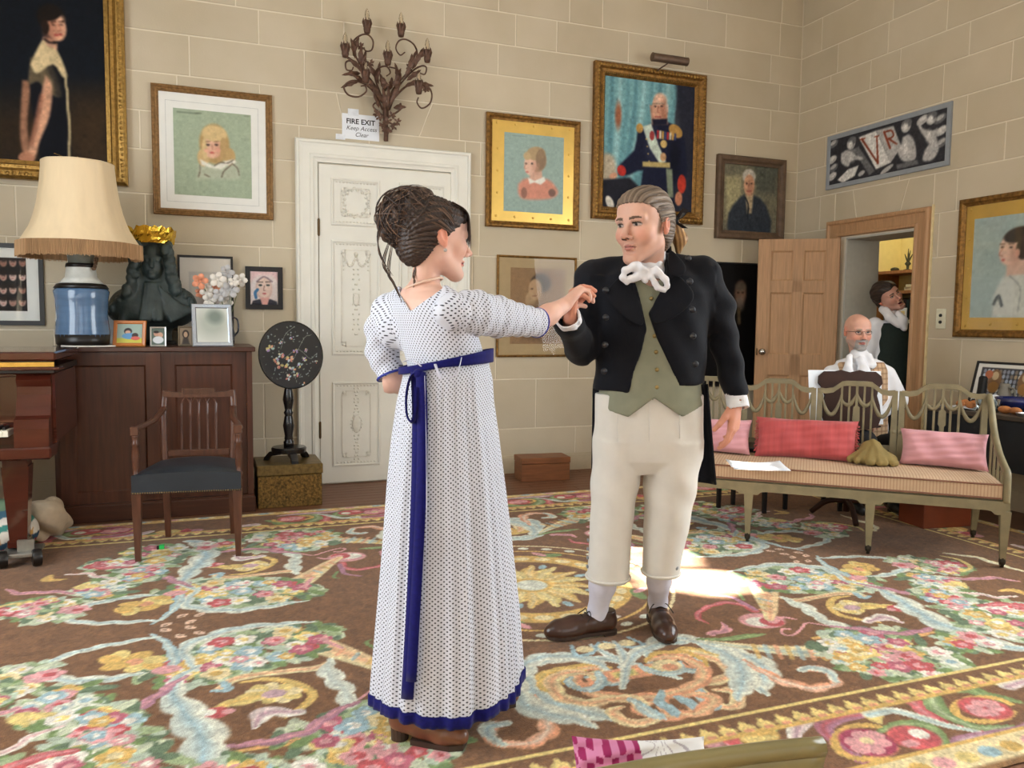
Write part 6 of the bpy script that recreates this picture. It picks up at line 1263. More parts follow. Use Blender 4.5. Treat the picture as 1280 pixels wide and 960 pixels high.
for k in range(3): a_ = 2*pi*k/3+.4; MB().tube(spline([(0, .03, .12), (.12*cos(a_), .03+.12*sin(a_), .10), (.22*cos(a_), .03+.22*sin(a_), .015)], 5), [.018]*11, 8).build('foot', walnut, t, smooth=True)
t2 = thing('sheet_music', 'white sheets of music resting behind the dark music desk', 'paper', (sp[0], sp[1], .0), YAW); zb = .62
for x0, x1, dz in ((-.262, -.02, .0), (-.01, .205, -.003)): MB().box(x0, x1, .014, .0155, .0, .345+dz).build('sheet', notice, t2, R=Rs, at=(0, 0, zb))
t2.location = Vector((sp[0], sp[1], .008)) 
# ---- side table with picnic things
t = thing('side_table', 'dark draped table against the right wall', 'table', (4.82, 3.25, .0)); dk = mat('dark_cloth', (30, 33, 38), .7, var=.15); TX0, TX1, TY0, TY1, TZ = -.33, .30, -.72, .74, .72
MB().box(TX0, TX1, TY0, TY1, TZ-.03, TZ, .004).build('top', mat('dark_table_top', (74, 64, 54), .45, var=.15), t); MB().box(TX0+.012, TX1, TY0+.01, TY1-.01, .38, TZ-.03).build('drape', dk, t)
for x, y in ((TX0+.05, TY0+.05), (TX1-.05, TY0+.05), (TX0+.05, TY1-.05), (TX1-.05, TY1-.05)): taper_leg(x, y, .42, .035, .045).build('leg', blk, t)
a_, b_ = onx(1212, 502, 5.02), onx(1226, 452, 5.09); h = .30
pic = thing('framed_print', 'black framed picture of a stained glass window leaning on the table', 'picture', (5.03, a_[1]-.36, TZ), -pi/2); w_ = .76; Rm = rotm(-.25)
MB().ring_frame(w_, h, [(0, -.012), (0, .008), (.014, .008), (.016, -.002)]).build('frame', black_wood, pic, R=Rm); MB().box(-w_/2+.006, w_/2-.006, .004, .010, .006, h-.006).build('backing', dark_m, pic, R=Rm); p = Paint(-w_/2+.014, w_/2-.014, .014, h-.014, 150, 66, (222, 220, 212)); x0, x1, z0, z1 = -w_/2+.045, w_/2-.045, .045, h-.04; rr = random.Random(1)
p.poly([(x0, z0), (x1, z0), (x1, z1), (x0, z1)], (58, 58, 62), soft=.003, raw=True)
for i in range(22):
    for j in range(6): c = (x0+.015+(x1-x0-.03)*(i+.5)/22, z0+.01+(z1-z0-.02)*(j+.5)/6); p.ell(c, .011, .015, rr.choice([(176, 186, 200), (150, 160, 176), (196, 196, 186), (130, 134, 146), (160, 140, 110), (120, 110, 100)]), raw=True, soft=.3)
for cx in (-.22, 0, .22): p.ell((cx, (z0+z1)/2+.02), .05, .075, (122, 92, 64), raw=True); p.ell((cx, (z0+z1)/2+.05), .025, .03, (190, 166, 130), raw=True); p.ell((cx, (z0+z1)/2-.03), .04, .04, (150, 110, 60), raw=True)
p.ell((-.27, z1-.05), .03, .03, (170, 100, 70), raw=True); p.mesh('print', paper_m, pic, lambda x, z: np.stack([x, np.full(len(x), .0), z], 1) @ Rm.T)
def tab(u, v, z=TZ): q = onz(u, v, z); return (min(max(q[0], 4.53), 5.05), min(max(q[1], 2.6), 3.95), z)
def bowl(label, loc, r, h, m, name='bowl'):
    o = thing(name, label, 'bowl', loc); MB().lathe([(.001, .004), (r*.5, 0), (r*.6, 0), (r*.9, h*.6), (r, h), (r*.96, h), (r*.85, h*.6), (r*.5, .012), (.001, .012)], 28).build('bowl', m, o, smooth=True); return o
def td(u, v, y): q = ray(u, v); return None
bowl('deep blue bowl on the table in front of the stained glass print', (4.80, 3.58, TZ), .12, .085, mat('cobalt_dish', (24, 34, 84), .2, coat=.4)); bowl('shallow red bowl on the table beside the blue bowl', (4.72, 3.33, TZ), .11, .045, mat('red_dish', (176, 34, 40), .25, coat=.4))
def lump(name, label, cat, loc, parts, m, k=.01, h=.004, pn='body'):
    o = thing(name, label, cat, loc); A_ = np.array([q[0] for q in parts]); B_ = np.array([q[1] for q in parts]); mxr = B_.max(); S = Solid(A_.min(0)-mxr-.01, A_.max(0)+mxr+.01, h)
    for c_, r_ in parts: S.ell(c_, r_, k=k)
    V, F = S.mesh(1); V[:, 2] -= V[:, 2].min(); mesh_obj(pn, V, F, m, o, True); return o
crust = mat('bread_crust', (176, 112, 62), .7, var=.25, scale=25); lump('bread_roll', 'long brown bread roll lying on the table by the blue bowl', 'bread', (4.60, 3.47, TZ), [((0, -.04, .02), (.025, .04, .022)), ((0, .03, .02), (.025, .045, .024))], crust)
for i, (x, y) in enumerate(((4.62, 3.83), (4.68, 3.78), (4.60, 3.74), (4.70, 3.86))): lump('pastry', 'small brown pastry on the white napkin', 'pastry', (x, y, TZ+.006), [((0, 0, .02), (.03, .026, .02)), ((.012, .012, .028), (.022, .02, .018))], crust)['group'] = 'pastries on the napkin'
t = thing('napkin', 'white paper napkin spread under the pastries', 'napkin', (4.66, 3.82, TZ)); MB().grid(lambda u, v: ((u-.5)*.26, (v-.5)*.28, .002+.02*max(0, abs(u-.5)*2-.75)*2+.004*sin(u*9)*sin(v*7)), 13, 13).build('cloth', notice, t, smooth=True, solid=.001)
t = thing('paper_packet', 'crumpled white paper packet standing at the back of the table', 'packet', (4.88, 3.84, TZ)); S = Solid((-.1, -.13, 0), (.1, .13, .1), .006)
for i in range(9): S.ell((random.uniform(-.04, .04), random.uniform(-.08, .08), .04), (.045, .05, .035), R=rotm(random.random(), random.random()), k=.008)
V, F = S.mesh(0); V[:, 2] -= V[:, 2].min(); mesh_obj('packet', V, F, notice, t)
q = onx(1175, 488, 4.95); t = thing('handset', 'black cordless handset upright on the table near the wall', 'phone', (4.93, 3.94, TZ)); MB().box(-.02, .02, -.028, .028, .02, .20, .012).build('handset', blk, t, R=rotm(.1)); MB().box(-.04, .04, -.04, .04, 0, .04, .008).build('cradle', blk, t)
t = thing('jug', 'small grey stoneware jug on the table beside the handset', 'jug', (4.98, 3.80, TZ)); MB().lathe([(.03, 0), (.04, .03), (.042, .08), (.028, .13), (.03, .155)], 18).build('body', mat('stoneware', (120, 114, 102), .6), t, smooth=True); MB().tube(spline([(0, -.03, .13), (0, -.07, .12), (0, -.07, .06), (0, -.04, .04)], 5), .006, 6).build('handle', mat('stoneware', (120, 114, 102), .6), t, smooth=True)
for i, (x, y) in enumerate(((4.60, 3.66), (4.60, 3.58))): t = thing('glass_tumbler', 'clear low glass tumbler on the table among the pastries', 'glass', (x, y, TZ), 0, 'tumblers on the side table'); MB().lathe([(.001, .004), (.03, .004), (.036, .08), (.039, .08), (.034, 0), (.001, 0)], 20).build('glass', glass('tumbler_glass', (235, 240, 240)), t, smooth=True)
t = thing('foil_tray', 'small silver foil tray on the table edge by the red bowl', 'tray', (4.56, 3.33, TZ)); MB().lathe([(.001, .003), (.04, .003), (.052, .022), (.058, .022), (.045, 0), (.001, 0)], 20).build('tray', mat('foil', (190, 190, 190), .3, .9, bump=.4), t)
# ---- hall bookcase
t = thing('bookcase', 'pine bookcase with yellow back seen through the doorway', 'bookcase', (6.72, 6.36, 0), -pi/2); bp_ = mat('hall_pine', (160, 108, 62), .5, var=.2, scale=6, stretch=(10, 10, 1)); yb = mat('yellow_board', (228, 212, 146), .7, var=.03)
MB().box(-.13, 0, -.34, 0, 0, 2.6, .003).build('side_panel', bp_, t); MB().box(1.6, 1.64, -.32, 0, 0, 2.6).build('side_panel', bp_, t); MB().box(0, 1.6, -.012, 0, 0, 2.6).build('back_board', yb, t); MB().box(0, .012, -.325, -.012, 1.80, 2.6).build('side_lining', yb, t)
for z in (.1, .55, .95, 1.28, 1.60, 1.80): MB().box(0, 1.6, -.32, -.012, z-.03, z, .002).build('shelf', bp_, t)
struct(MB().box(6.72, 7.35, 3.4, 7.0, 0, 2.85).build('wall_beyond_inner', yel)) if False else None
rr = random.Random(6)
x = 0.02; k = 0
while x < 1.2:
    wd_ = rr.uniform(.018, .04); hh = rr.uniform(.18, .26); c = rr.choice([(38, 40, 48), (120, 116, 110), (60, 50, 46), (86, 92, 90), (190, 180, 150), (60, 30, 28), (40, 60, 56)]); b_ = MB().box(0, wd_, -.16, 0, 0, hh, .002).build('book', mat('book_%d_%d_%d' % c, c, .6)); b_.location = (6.72-.06, 6.36-x-wd_, 1.28+.0005); b_.rotation_euler = (0, 0, -pi/2); b_.location = (6.72-.06, 6.36-x, 1.2805)
    tag(b_, {38: 'near-black', 120: 'mid grey', 60: 'dark brown', 86: 'grey-green', 190: 'cream', 40: 'dark teal'}[c[0]]+(' thick' if wd_ > .03 else ' slim')+' upright book on the hall bookcase', 'book', 'books on the hall bookcase'); x += wd_+.002; k += 1
t = thing('card_frame', 'small cream framed card in front of the hall books', 'card', (6.72-.28, 6.36-.32, 1.2805), -pi/2); MB().box(-.05, .05, -.006, .006, 0, .15, .003).build('frame', notice, t); MB().box(-.03, .03, -.0075, -.006, .03, .12).build('card', mat('cream_card', (226, 206, 150), .7), t)
t = thing('card_frame', 'plain white card standing beside the cream card on the shelf', 'card', (6.72-.28, 6.36-.18, 1.2805), -pi/2); MB().box(-.045, .045, -.004, .004, 0, .11, .002).build('card', notice, t)
for i, (z, w_) in enumerate(((0, .2), (.03, .18))): b_ = MB().box(-w_/2, w_/2, -.1, .1, 0, .03, .003).build('book', mat('book_190_180_150', (190, 180, 150), .6)); b_.location = (6.72-.18, 6.36-.42, 1.6005+z); b_.rotation_euler = (0, 0, .3*i); tag(b_, 'pale book lying flat on the hall shelf', 'book', 'flat books on the hall shelf')
t = thing('figurine', 'small dark figure on a stand on the yellow-backed shelf', 'figurine', (6.72-.17, 6.36-.25, 1.8005)); fm = mat('dark_figure', (60, 58, 40), .6); MB().lathe([(.04, 0), (.04, .012), (.012, .02), (.014, .05), (.03, .07), (.01, .1)], 12).build('stand', fm, t, smooth=True)
for a_, l in ((-.5, .09), (.2, .12), (.7, .08), (0, .14)): MB().tube([(0, 0, .08), (0, -sin(a_)*l*.6, .08+l*.6), (0, -sin(a_)*l, .08+l)], [.008, .007, .003], 6).build('branch', fm, t)
t = thing('stone', 'small dark stone lying on the yellow-backed shelf', 'stone', (6.72-.2, 6.36-.12, 1.8005)); MB().sphere((0, 0, .02), (.045, .04, .022), 10, 6).build('stone', fm, t, smooth=True)
t = thing('seashell', 'large pale conch with dark wings on the yellow-backed shelf', 'shell', (6.72-.17, 6.36-.58, 1.8005)); MB().sphere((0, 0, .11), (.08, .10, .07), 14, 9).build('shell', mat('shell_pale', (196, 180, 160), .5, var=.15), t, smooth=True)
for sg in (-1, 1): MB().prism([(0, 0), (.15, .05), (.16, .07), (.02, .06)], -.01, .01, R=rotm(0, 0, pi/2+sg*.3) @ rotm(0, 0, 0 if sg > 0 else pi)).build('wing', mat('dark_red_wing', (70, 30, 24), .5), t)
t = thing('added_hall_shade', 'unseen white shade added around the hall light beyond the doorway', 'lamp', (6.0, 5.6, 2.58)); MB().lathe([(.02, .12), (.05, .12), (.22, .03), (.22, .0), (.21, .0), (.04, .10)], 24).build('shade', white_paint, t, smooth=True)  # unseen shade made up to house the hall light
area('hall_glow_light', (6.0, 5.6, 2.55), (6.6, 6.0, 1.4), .4, .4, 15, (1, .9, .66))  # hidden light added for the yellow glow on the hall shelves
# ---- near chair and cushion at the foot of the view
t = thing('near_chair', 'olive plastic chair back at the front edge of the room', 'chair', (.425, .676, 0), -.05); pl = mat('olive_plastic', (128, 118, 76), .35, var=.12, scale=12, coat=.2); W_ = .40
def backf(u, v): x = (u-.5)*W_; return (x, .06-.06*v+.015*(1-(2*u-1)**2), .46+v*.327)
MB().grid(backf, 25, 15).build('backrest', pl, t, smooth=True, solid=.016)
MB().tube([np.array(backf(u, 1.0))+(0, 0, .002) for u in np.linspace(0, 1, 20)], .011, 8).build('backrest_rim', pl, t, smooth=True)
MB().grid(lambda u, v: ((u-.5)*.42, .08+v*.40, .45-.015*sin(pi*u)*sin(pi*v)), 15, 15).build('seat', pl, t, smooth=True, solid=.014)
for x, y in ((-.18, .10), (.18, .10), (-.18, .46), (.18, .46)): MB().tube([(x, y, .44), (x*1.08, y+(-.05 if y < .1 else .03), 0)], .011, 10).build('leg', mat('steel_tube', (150, 150, 148), .3, .9), t)
o = pillow('printed_cushion', 'white cushion printed with magenta dots and grey rays on the near chair', 'cushion', .21, .16, .08, (.60, .99, .460), .5, -.35, mat('printed_cotton', 'attr', .85, var=.03), 4, res=4)
ob = o.children[0]; n = len(ob.data.vertices); co = np.zeros(n*3); ob.data.vertices.foreach_get('co', co); co = co.reshape(-1, 3); cc_ = np.full((n, 3), 226.); d_ = np.hypot(co[:, 0]+.07, co[:, 2]-.12); k = (d_ < .07); cc_[k] = (206, 130, 170); k = (d_ < .07) & (np.sin(co[:, 0]*260)*np.sin(co[:, 2]*260) > .1); cc_[k] = (150, 30, 90); an = np.arctan2(co[:, 2]-.15, co[:, 0]-.03); k = (d_ > .07) & (np.sin(an*14) > .86); cc_[k] = (176, 170, 176); k = (np.abs(co[:, 0]+.11) < .03) & (co[:, 2] < .10); cc_[k] = (160, 190, 226)
a_ = ob.data.color_attributes.new('Col', 'FLOAT_COLOR', 'POINT'); c4 = np.ones((n, 4), np.float32); c4[:, :3] = lin(cc_); a_.data.foreach_set('color', c4.ravel())
# ---- wall sconce
S0 = ony(483, 168, D-.03); t = thing('wall_sconce', 'bronzed metal leaf sconce with seven candle bulbs above the door', 'sconce', (S0[0], D, S0[2])); sm_ = mat('bronze_leaf', (92, 66, 52), .5, .35, var=.35, scale=40)
def sq(x, y, dp=.06): p_ = ony(350+x/4.363, y/4.363, D-dp); return (p_[0]-S0[0], -dp, p_[2]-S0[2])
def branch(pts, r0=.008, r1=.005, nm='branch'): P_ = spline([sq(*p_) for p_ in pts], 6); MB().tube(P_, np.linspace(r0, r1, len(P_)), 6).build(nm, sm_, t, smooth=True); return P_
def leaf_(p0, p1, w_, nm='leaf'):
    a_, b_ = np.array(p0), np.array(p1); d_ = b_-a_; l = np.linalg.norm(d_); s_ = np.cross(d_/l, (0, 1, 0)); V = [a_]; F = []; n = 6
    for i in range(1, n): q = i/n; c = a_+d_*q+np.array([0, -.02*sin(pi*q), 0]); ww = w_*sin(pi*q**.8)*(1.25 if i % 2 else .85); V += [c+s_*ww, c+np.array([0, -.006, 0]), c-s_*ww]
    V.append(b_); F = [(0, 2, 1), (0, 3, 2)]
    for i in range(n-2): k = 1+i*3; F += [(k, k+1, k+4, k+3), (k+1, k+2, k+5, k+4)]
    k = 1+(n-2)*3; e_ = len(V)-1; F += [(k, k+1, e_), (k+1, k+2, e_)]; return MB().add(V, F).build(nm, sm_, t, solid=.0015)
branch([(578, 770, .01), (578, 720, .03), (575, 640, .05), (572, 560, .05)], .018, .02, 'stem')
cands = [(475, 182, .16), (660, 200, .16), (356, 312, .20), (588, 355, .24), (803, 340, .20), (757, 512, .24), (466, 452, .24)]
branch([(572, 640, .04), (550, 520, .05), (470, 400, .06), (410, 300, .07), (400, 230, .10), (440, 192, .13), (480, 190, .15), (508, 225, .15), (500, 272, .14), (468, 278, .14), (458, 258, .14)]); branch([(585, 640, .04), (610, 500, .05), (690, 400, .06), (745, 310, .08), (735, 250, .1), (690, 216, .14), (650, 222, .15), (632, 262, .15), (655, 300, .14), (682, 285, .14)])
branch([(560, 600, .05), (500, 470, .08), (440, 380, .12), (390, 335, .16), (360, 340, .19), (362, 378, .18), (390, 384, .17), (400, 365, .17)]); branch([(595, 600, .05), (650, 470, .08), (720, 390, .12), (770, 360, .17), (798, 368, .19), (790, 405, .18), (765, 400, .17)])
branch([(575, 580, .05), (520, 430, .12), (535, 375, .18), (580, 362, .23), (602, 395, .2), (580, 415, .18)]); branch([(580, 580, .05), (655, 430, .12), (640, 380, .18), (595, 365, .23)])
branch([(560, 560, .05), (480, 470, .15), (400, 440, .2), (350, 470, .22), (370, 515, .22), (425, 528, .22), (470, 500, .22), (465, 470, .23), (440, 470, .22)]); branch([(600, 560, .05), (690, 470, .12), (780, 465, .2), (825, 500, .22), (820, 560, .22), (775, 590, .22), (748, 560, .22), (755, 530, .23)])
branch([(570, 640, .04), (530, 605, .07), (508, 580, .08), (520, 562, .08), (545, 575, .08)]); branch([(590, 640, .04), (640, 610, .07), (660, 590, .08), (645, 572, .08), (620, 590, .08)])
bulb_m = glass('bulb_glass', (250, 246, 240)); rr = random.Random(4)
for x, y, dp in cands:
    c = np.array(sq(x, y, dp)); cup = MB().lathe([(.006, -.005), (.02, .0), (.026, .025), (.024, .06), (.019, .09), (.015, .092)], 12, at=c).build('candle_cup', sm_, t, smooth=True)
    for k in range(6): a_ = 2*pi*k/6; MB().tube([c+(.02*cos(a_), .02*sin(a_), .04), c+(.03*cos(a_), .03*sin(a_), .075), c+(.026*cos(a_), .026*sin(a_), .105)], [.008, .008, .002], 5).build('petal', sm_, cup)
    MB().lathe([(.008, .09), (.012, .105), (.0165, .125), (.013, .15), (.004, .172), (.0005, .176)], 12, at=c).build('bulb', bulb_m, t, smooth=True)
for x0, y0, x1, y1 in ((410, 320, 385, 205), (400, 290, 430, 195), (430, 360, 445, 240), (440, 390, 470, 270), (460, 400, 350, 300), (440, 400, 335, 410), (430, 440, 330, 480), (470, 460, 380, 400), (520, 450, 545, 335), (540, 460, 470, 330), (560, 480, 545, 400), (575, 500, 565, 420), (600, 490, 610, 420), (620, 470, 660, 370), (650, 460, 625, 340), (680, 430, 745, 270), (700, 400, 720, 290), (720, 380, 780, 260), (740, 330, 800, 270), (690, 440, 770, 380), (680, 470, 780, 440), (740, 460, 840, 470), (760, 450, 830, 500), (560, 560, 480, 440), (600, 570, 660, 440), (540, 590, 500, 470), (590, 600, 590, 460), (570, 600, 560, 470), (620, 590, 690, 585), (640, 600, 660, 560)):
    dpp = .06+.0003*abs(x1-575)+.04*rr.random(); leaf_(sq(x0, y0, dpp), sq(x1, y1, dpp+.03), .017)
for x, y, dp in ((492, 345, .14), (440, 255, .13), (490, 462, .2), (570, 462, .16), (632, 462, .16), (705, 368, .14), (795, 485, .24), (540, 640, .08), (610, 630, .09), (590, 660, .1), (640, 665, .09), (560, 680, .08), (620, 690, .08), (525, 620, .08), (575, 710, .06), (590, 715, .06)):
    c = np.array(sq(x, y, dp)); mb = MB()
    for k in range(6): a_ = 2*pi*k/6+rr.random(); u_ = np.array([cos(a_), -.3, sin(a_)]); v_ = np.array([-sin(a_), 0, cos(a_)]); mb.add([c, c+u_*.018+v_*.010, c+u_*.034, c+u_*.018-v_*.010], [(0, 1, 2, 3)])
    mb.sphere(c, .007, 6, 4); mb.build('flower', sm_, t, solid=.001)
# ================================================================== people
def _loft(s, zs, cx, cy, a, b, k=.02, rot=0, cap=True, op='add', pw=2.0):
    """stack of ellipses: centre (cx,cy), half axes (a,b) at heights zs"""
    zs = np.asarray(zs, float); o = np.argsort(zs); zs = zs[o]; A = [np.broadcast_to(np.asarray(q, float), zs.shape)[o] if np.ndim(q) else np.full(zs.shape, q) for q in (cx, cy, a, b)]
    m = max(A[2].max(), A[3].max())+k+.03; w_ = s._w((A[0].min()-m, A[1].min()-m, zs[0]-.03-k), (A[0].max()+m, A[1].max()+m, zs[-1]+.03+k))
    if w_ is None: return s
    X, Y, Z = s._p(w_); I = [np.interp(Z, zs, q) for q in A]; dx, dy = X-I[0], Y-I[1]
    if rot: dx, dy = dx*cos(rot)+dy*sin(rot), -dx*sin(rot)+dy*cos(rot)
    r = (np.abs(dx/I[2])**pw+np.abs(dy/I[3])**pw)**(1/pw); d = (r-1)*np.minimum(I[2], I[3])
    if cap: d = np.maximum(d, np.maximum(Z-zs[-1], zs[0]-Z))
    s.put(w_, d.astype(np.float32), k, op); return s
Solid.loft = _loft
def _polycut(s, P, y_lo=-9, y_hi=9, inside=True):
    """remove (inside) or keep only (not inside) an (x,z) outline, for y in y_lo..y_hi"""
    X, Z = np.meshgrid(s.ax[0], s.ax[2], indexing='ij'); P = np.asarray(P, float); ins = np.zeros(X.shape, bool); dist = np.full(X.shape, 9.)
    for i in range(len(P)):
        (xa, za), (xb, zb) = P[i], P[(i+1) % len(P)]
        if za != zb: ins ^= ((za > Z) != (zb > Z)) & (X < (xb-xa)*(Z-za)/(zb-za)+xa)
        dx, dz = xb-xa, zb-za; t_ = np.clip(((X-xa)*dx+(Z-za)*dz)/(dx*dx+dz*dz+1e-12), 0, 1); dist = np.minimum(dist, np.hypot(X-xa-t_*dx, Z-za-t_*dz))
    d = np.where(ins, dist, -dist) if inside else np.where(ins, -dist, dist)
    d3 = np.repeat(d[:, None, :], len(s.ax[1]), 1).astype(np.float32); Y = s.ax[1][None, :, None]
    d3 = np.minimum(d3, np.minimum(Y-y_lo, y_hi-Y)).astype(np.float32); s.D = np.maximum(s.D, d3); return s
Solid.polycut = _polycut
def lerpc(a, b, t_): return a+(b-a)*np.clip(t_, 0, 1)[:, None]
class Person:
    def __init__(s, label, u, v, dep, group=None):
        p_ = ondepth(u, v, dep); s.B = np.array([p_[0], p_[1], .0085]); s.dep = dep
        s.o = thing('person', label, 'person', s.B, YAW); s.parts = []
    def pt(s, u, v, dy=0): q = ondepth(u, v, s.dep+dy)-s.B; return np.array([q @ HR, q @ HF, q[2]])
    def fl(s, u, v): q = onz(u, v, .0085)-s.B; return np.array([q @ HR, q @ HF, 0])
    def skin(s, V, F, C): s.parts.append((V, F, C))
    def finish(s, m):
        k = 0; Vs, Fs, Cs = [], [], []
        for V, F, C in s.parts: Vs.append(V); Fs.append(F+k); Cs.append(np.broadcast_to(C, V.shape)); k += len(V)
        mesh_obj('body', np.vstack(Vs), np.vstack(Fs), m, s.o, True, col=lin(np.vstack(Cs)))
    def solid(s, name, S, m, relax=1, col=None, uvf=None, parent=None):
        V, F = S.mesh(relax); return mesh_obj(name, V, F, m, parent or s.o, True, col=None if col is None else lin(col(V)), uv=None if uvf is None else uvf(V))
skin_m = mat('skin', 'attr', .5, var=.02, scale=60, sss=.12, spec=.35)
hair_m = mat('hair', 'attr', .5, var=.1, scale=120, stretch=(1, 1, 1), spec=.45)
def head(S, female=False, mouth_open=0, jaw=1.0, brow=1.0):
    """face looks along -y; eye level z=0; crown +.12, chin -.12"""
    j = (.92 if female else 1)*jaw
    S.ell((0, .018, .032), (.077, .097, .088), k=.02).ell((0, -.03, -.02), (.064*j, .064, .085), k=.03).ell((0, -.045, .05), (.062, .05, .05), k=.03)
    for sg in (-1, 1):
        S.cone((sg*.052*j, .0, -.055), (sg*.016*j, -.072, -.104), .02, .016, .03); S.ell((sg*.042, -.058, -.028), (.024, .024, .024), k=.025)
        S.ell((sg*.033, -.104, -.001), (.019, .016, .0135), k=.014, op='sub')
        S.ell((sg*.031, -.0735, .0), .0128, k=.003)                                     # eyeball and lids
        S.cone((sg*.018, -.0845, .0075), (sg*.044, -.0785, .0065), .0036, .0034, .004); S.cone((sg*.02, -.0835, -.0075), (sg*.043, -.077, -.0065), .0028, .0026, .005)
        S.cone((sg*.014, -.093, .0165), (sg*.048, -.078, .019), .0085*brow, .007*brow, .014)
        S.ell((sg*.079, .014, .002), (.0085, .017, .030), R=rotm(-.22, 0, sg*.35), k=.006); S.ell((sg*.0885, .010, .005), (.0075, .0095, .018), R=rotm(-.22, 0, 0), k=.004, op='sub'); S.ell((sg*.079, .004, -.022), (.006, .008, .010), k=.006)
        S.ell((sg*.0125, -.1, -.042), (.0085, .010, .0075), k=.006)
    S.ell((0, -.07, -.104), (.02*j, .018, .018), k=.022)
    S.cone((0, -.088, .012), (0, -.114, -.034), .0072, .0098, .010).ell((0, -.117, -.036), (.0098, .0095, .0082), k=.007)
    S.ell((0, -.0885, -.064+.002*mouth_open), (.022, .0085, .0052), k=.005).ell((0, -.0875, -.0752-.010*mouth_open), (.019, .0085, .0058), k=.005); S.ell((0, -.086, -.088-.008*mouth_open), (.018, .008, .006), k=.008, op='sub')
    if mouth_open: S.ell((0, -.1, -.074), (.016, .014, .006*mouth_open), k=.003, op='sub')
    else: S.cone((-.022, -.0985, -.0695), (.022, -.0985, -.0695), .0016, .0016, .002, op='sub')
    return S
def face_colour(V, skin, lip, brow_c, iris=(70, 80, 90), gaze=(0, 0), mouth_open=0, blush=1.0, beard=None):
    x, y, z = V.T; C = np.tile(np.array(skin, float), (len(V), 1)); ax = np.abs(x); fr = y < -.03
    bl = (np.exp(-((ax-.044)**2+(z+.034)**2)/.0005)*.55+np.exp(-(x**2+(z+.036)**2)/.00012)*.5)*fr*blush; C = lerpc(C, np.array(skin)*np.array([1.02, .86, .82]), bl)
    C = lerpc(C, np.array(skin)*np.array([1.0, .82, .77]), np.clip((ax-.072)/.008, 0, 1)*(np.abs(z) < .038)*(np.abs(y-.014) < .03)*.8)
    if beard is not None: C = lerpc(C, np.array(beard, float), beard_w(x, y, z))
    lipm = fr & (ax < .021) & (((z > -.0705) & (z < -.0705+.0082*(1-(ax/.022)**2))) | ((z <= -.0685-.004*mouth_open) & (z > -.0705-(.0098+.010*mouth_open)*(1-(ax/.0215)**2)))) & (y < -.075); C[lipm] = lip
    if mouth_open: mo = fr & (ax < .015) & (np.abs(z+.074) < .007*mouth_open) & (y < -.06); C[mo] = (70, 26, 26)
    else: ml = fr & (ax < .022) & (np.abs(z+.0695) < .0014); C[ml] = np.array(lip)*.55
    bz = .0175+.0035*np.sin(np.clip((ax-.012)/.036, 0, 1)*2.6); br = fr & (ax > .012) & (ax < .049) & (np.abs(z-bz) < .0046*(1-.5*np.clip((ax-.03)/.02, 0, 1))); C[br] = lerpc(C[br], np.array(brow_c, float), np.full(br.sum(), .88))
    for sg in (-1, 1):
        dx = x-sg*.0315; op = .0048*np.sqrt(np.clip(1-(dx/.0148)**2, 0, 1)); e = fr & (np.abs(dx) < .0145) & (y < -.066); w_ = e & (np.abs(z) < op); C[w_] = (172, 160, 153)
        ir = w_ & (((dx-gaze[0])**2+(z-gaze[1])**2) < .0056**2); C[ir] = iris; pu = w_ & (((dx-gaze[0])**2+(z-gaze[1])**2) < .0027**2); C[pu] = (16, 14, 14)
        ls = e & (z >= op*.9) & (z < op+.0032); C[ls] = np.array(brow_c)*.55; lo = e & (z <= -op*.9) & (z > -op-.0016); C[lo] = lerpc(C[lo], np.array(brow_c, float), np.full(lo.sum(), .45)); sh = e & (z >= op+.003) & (z < op+.009); C[sh] *= .88  # lids darkened, like the whites, for the shade of deep-set eyes
        no = fr & (((ax-.0095)/.0042)**2+((z+.0455)/.003)**2 < 1) & (y < -.088); C[no] = np.array(skin)*.4
    return C
def beard_w(x, y, z):
    """moustache and chin beard with thin sides"""
    ax = np.abs(x); m_ = np.where((np.abs(z+.0565) < .0085-.1*ax) & (ax < .034) & (y < -.06), 1., 0.); c = np.where((z < -.082) & (ax < .04) & (y < -.03), 1., 0.); g = np.where((ax > .022) & (ax < .042) & (z < -.05) & (z > -.10) & (y < -.055), .85, 0.); s_ = np.where((z < -.05) & (y < .0) & (y > -.07), .4, 0.)
    return np.maximum.reduce([m_, c, g, s_])
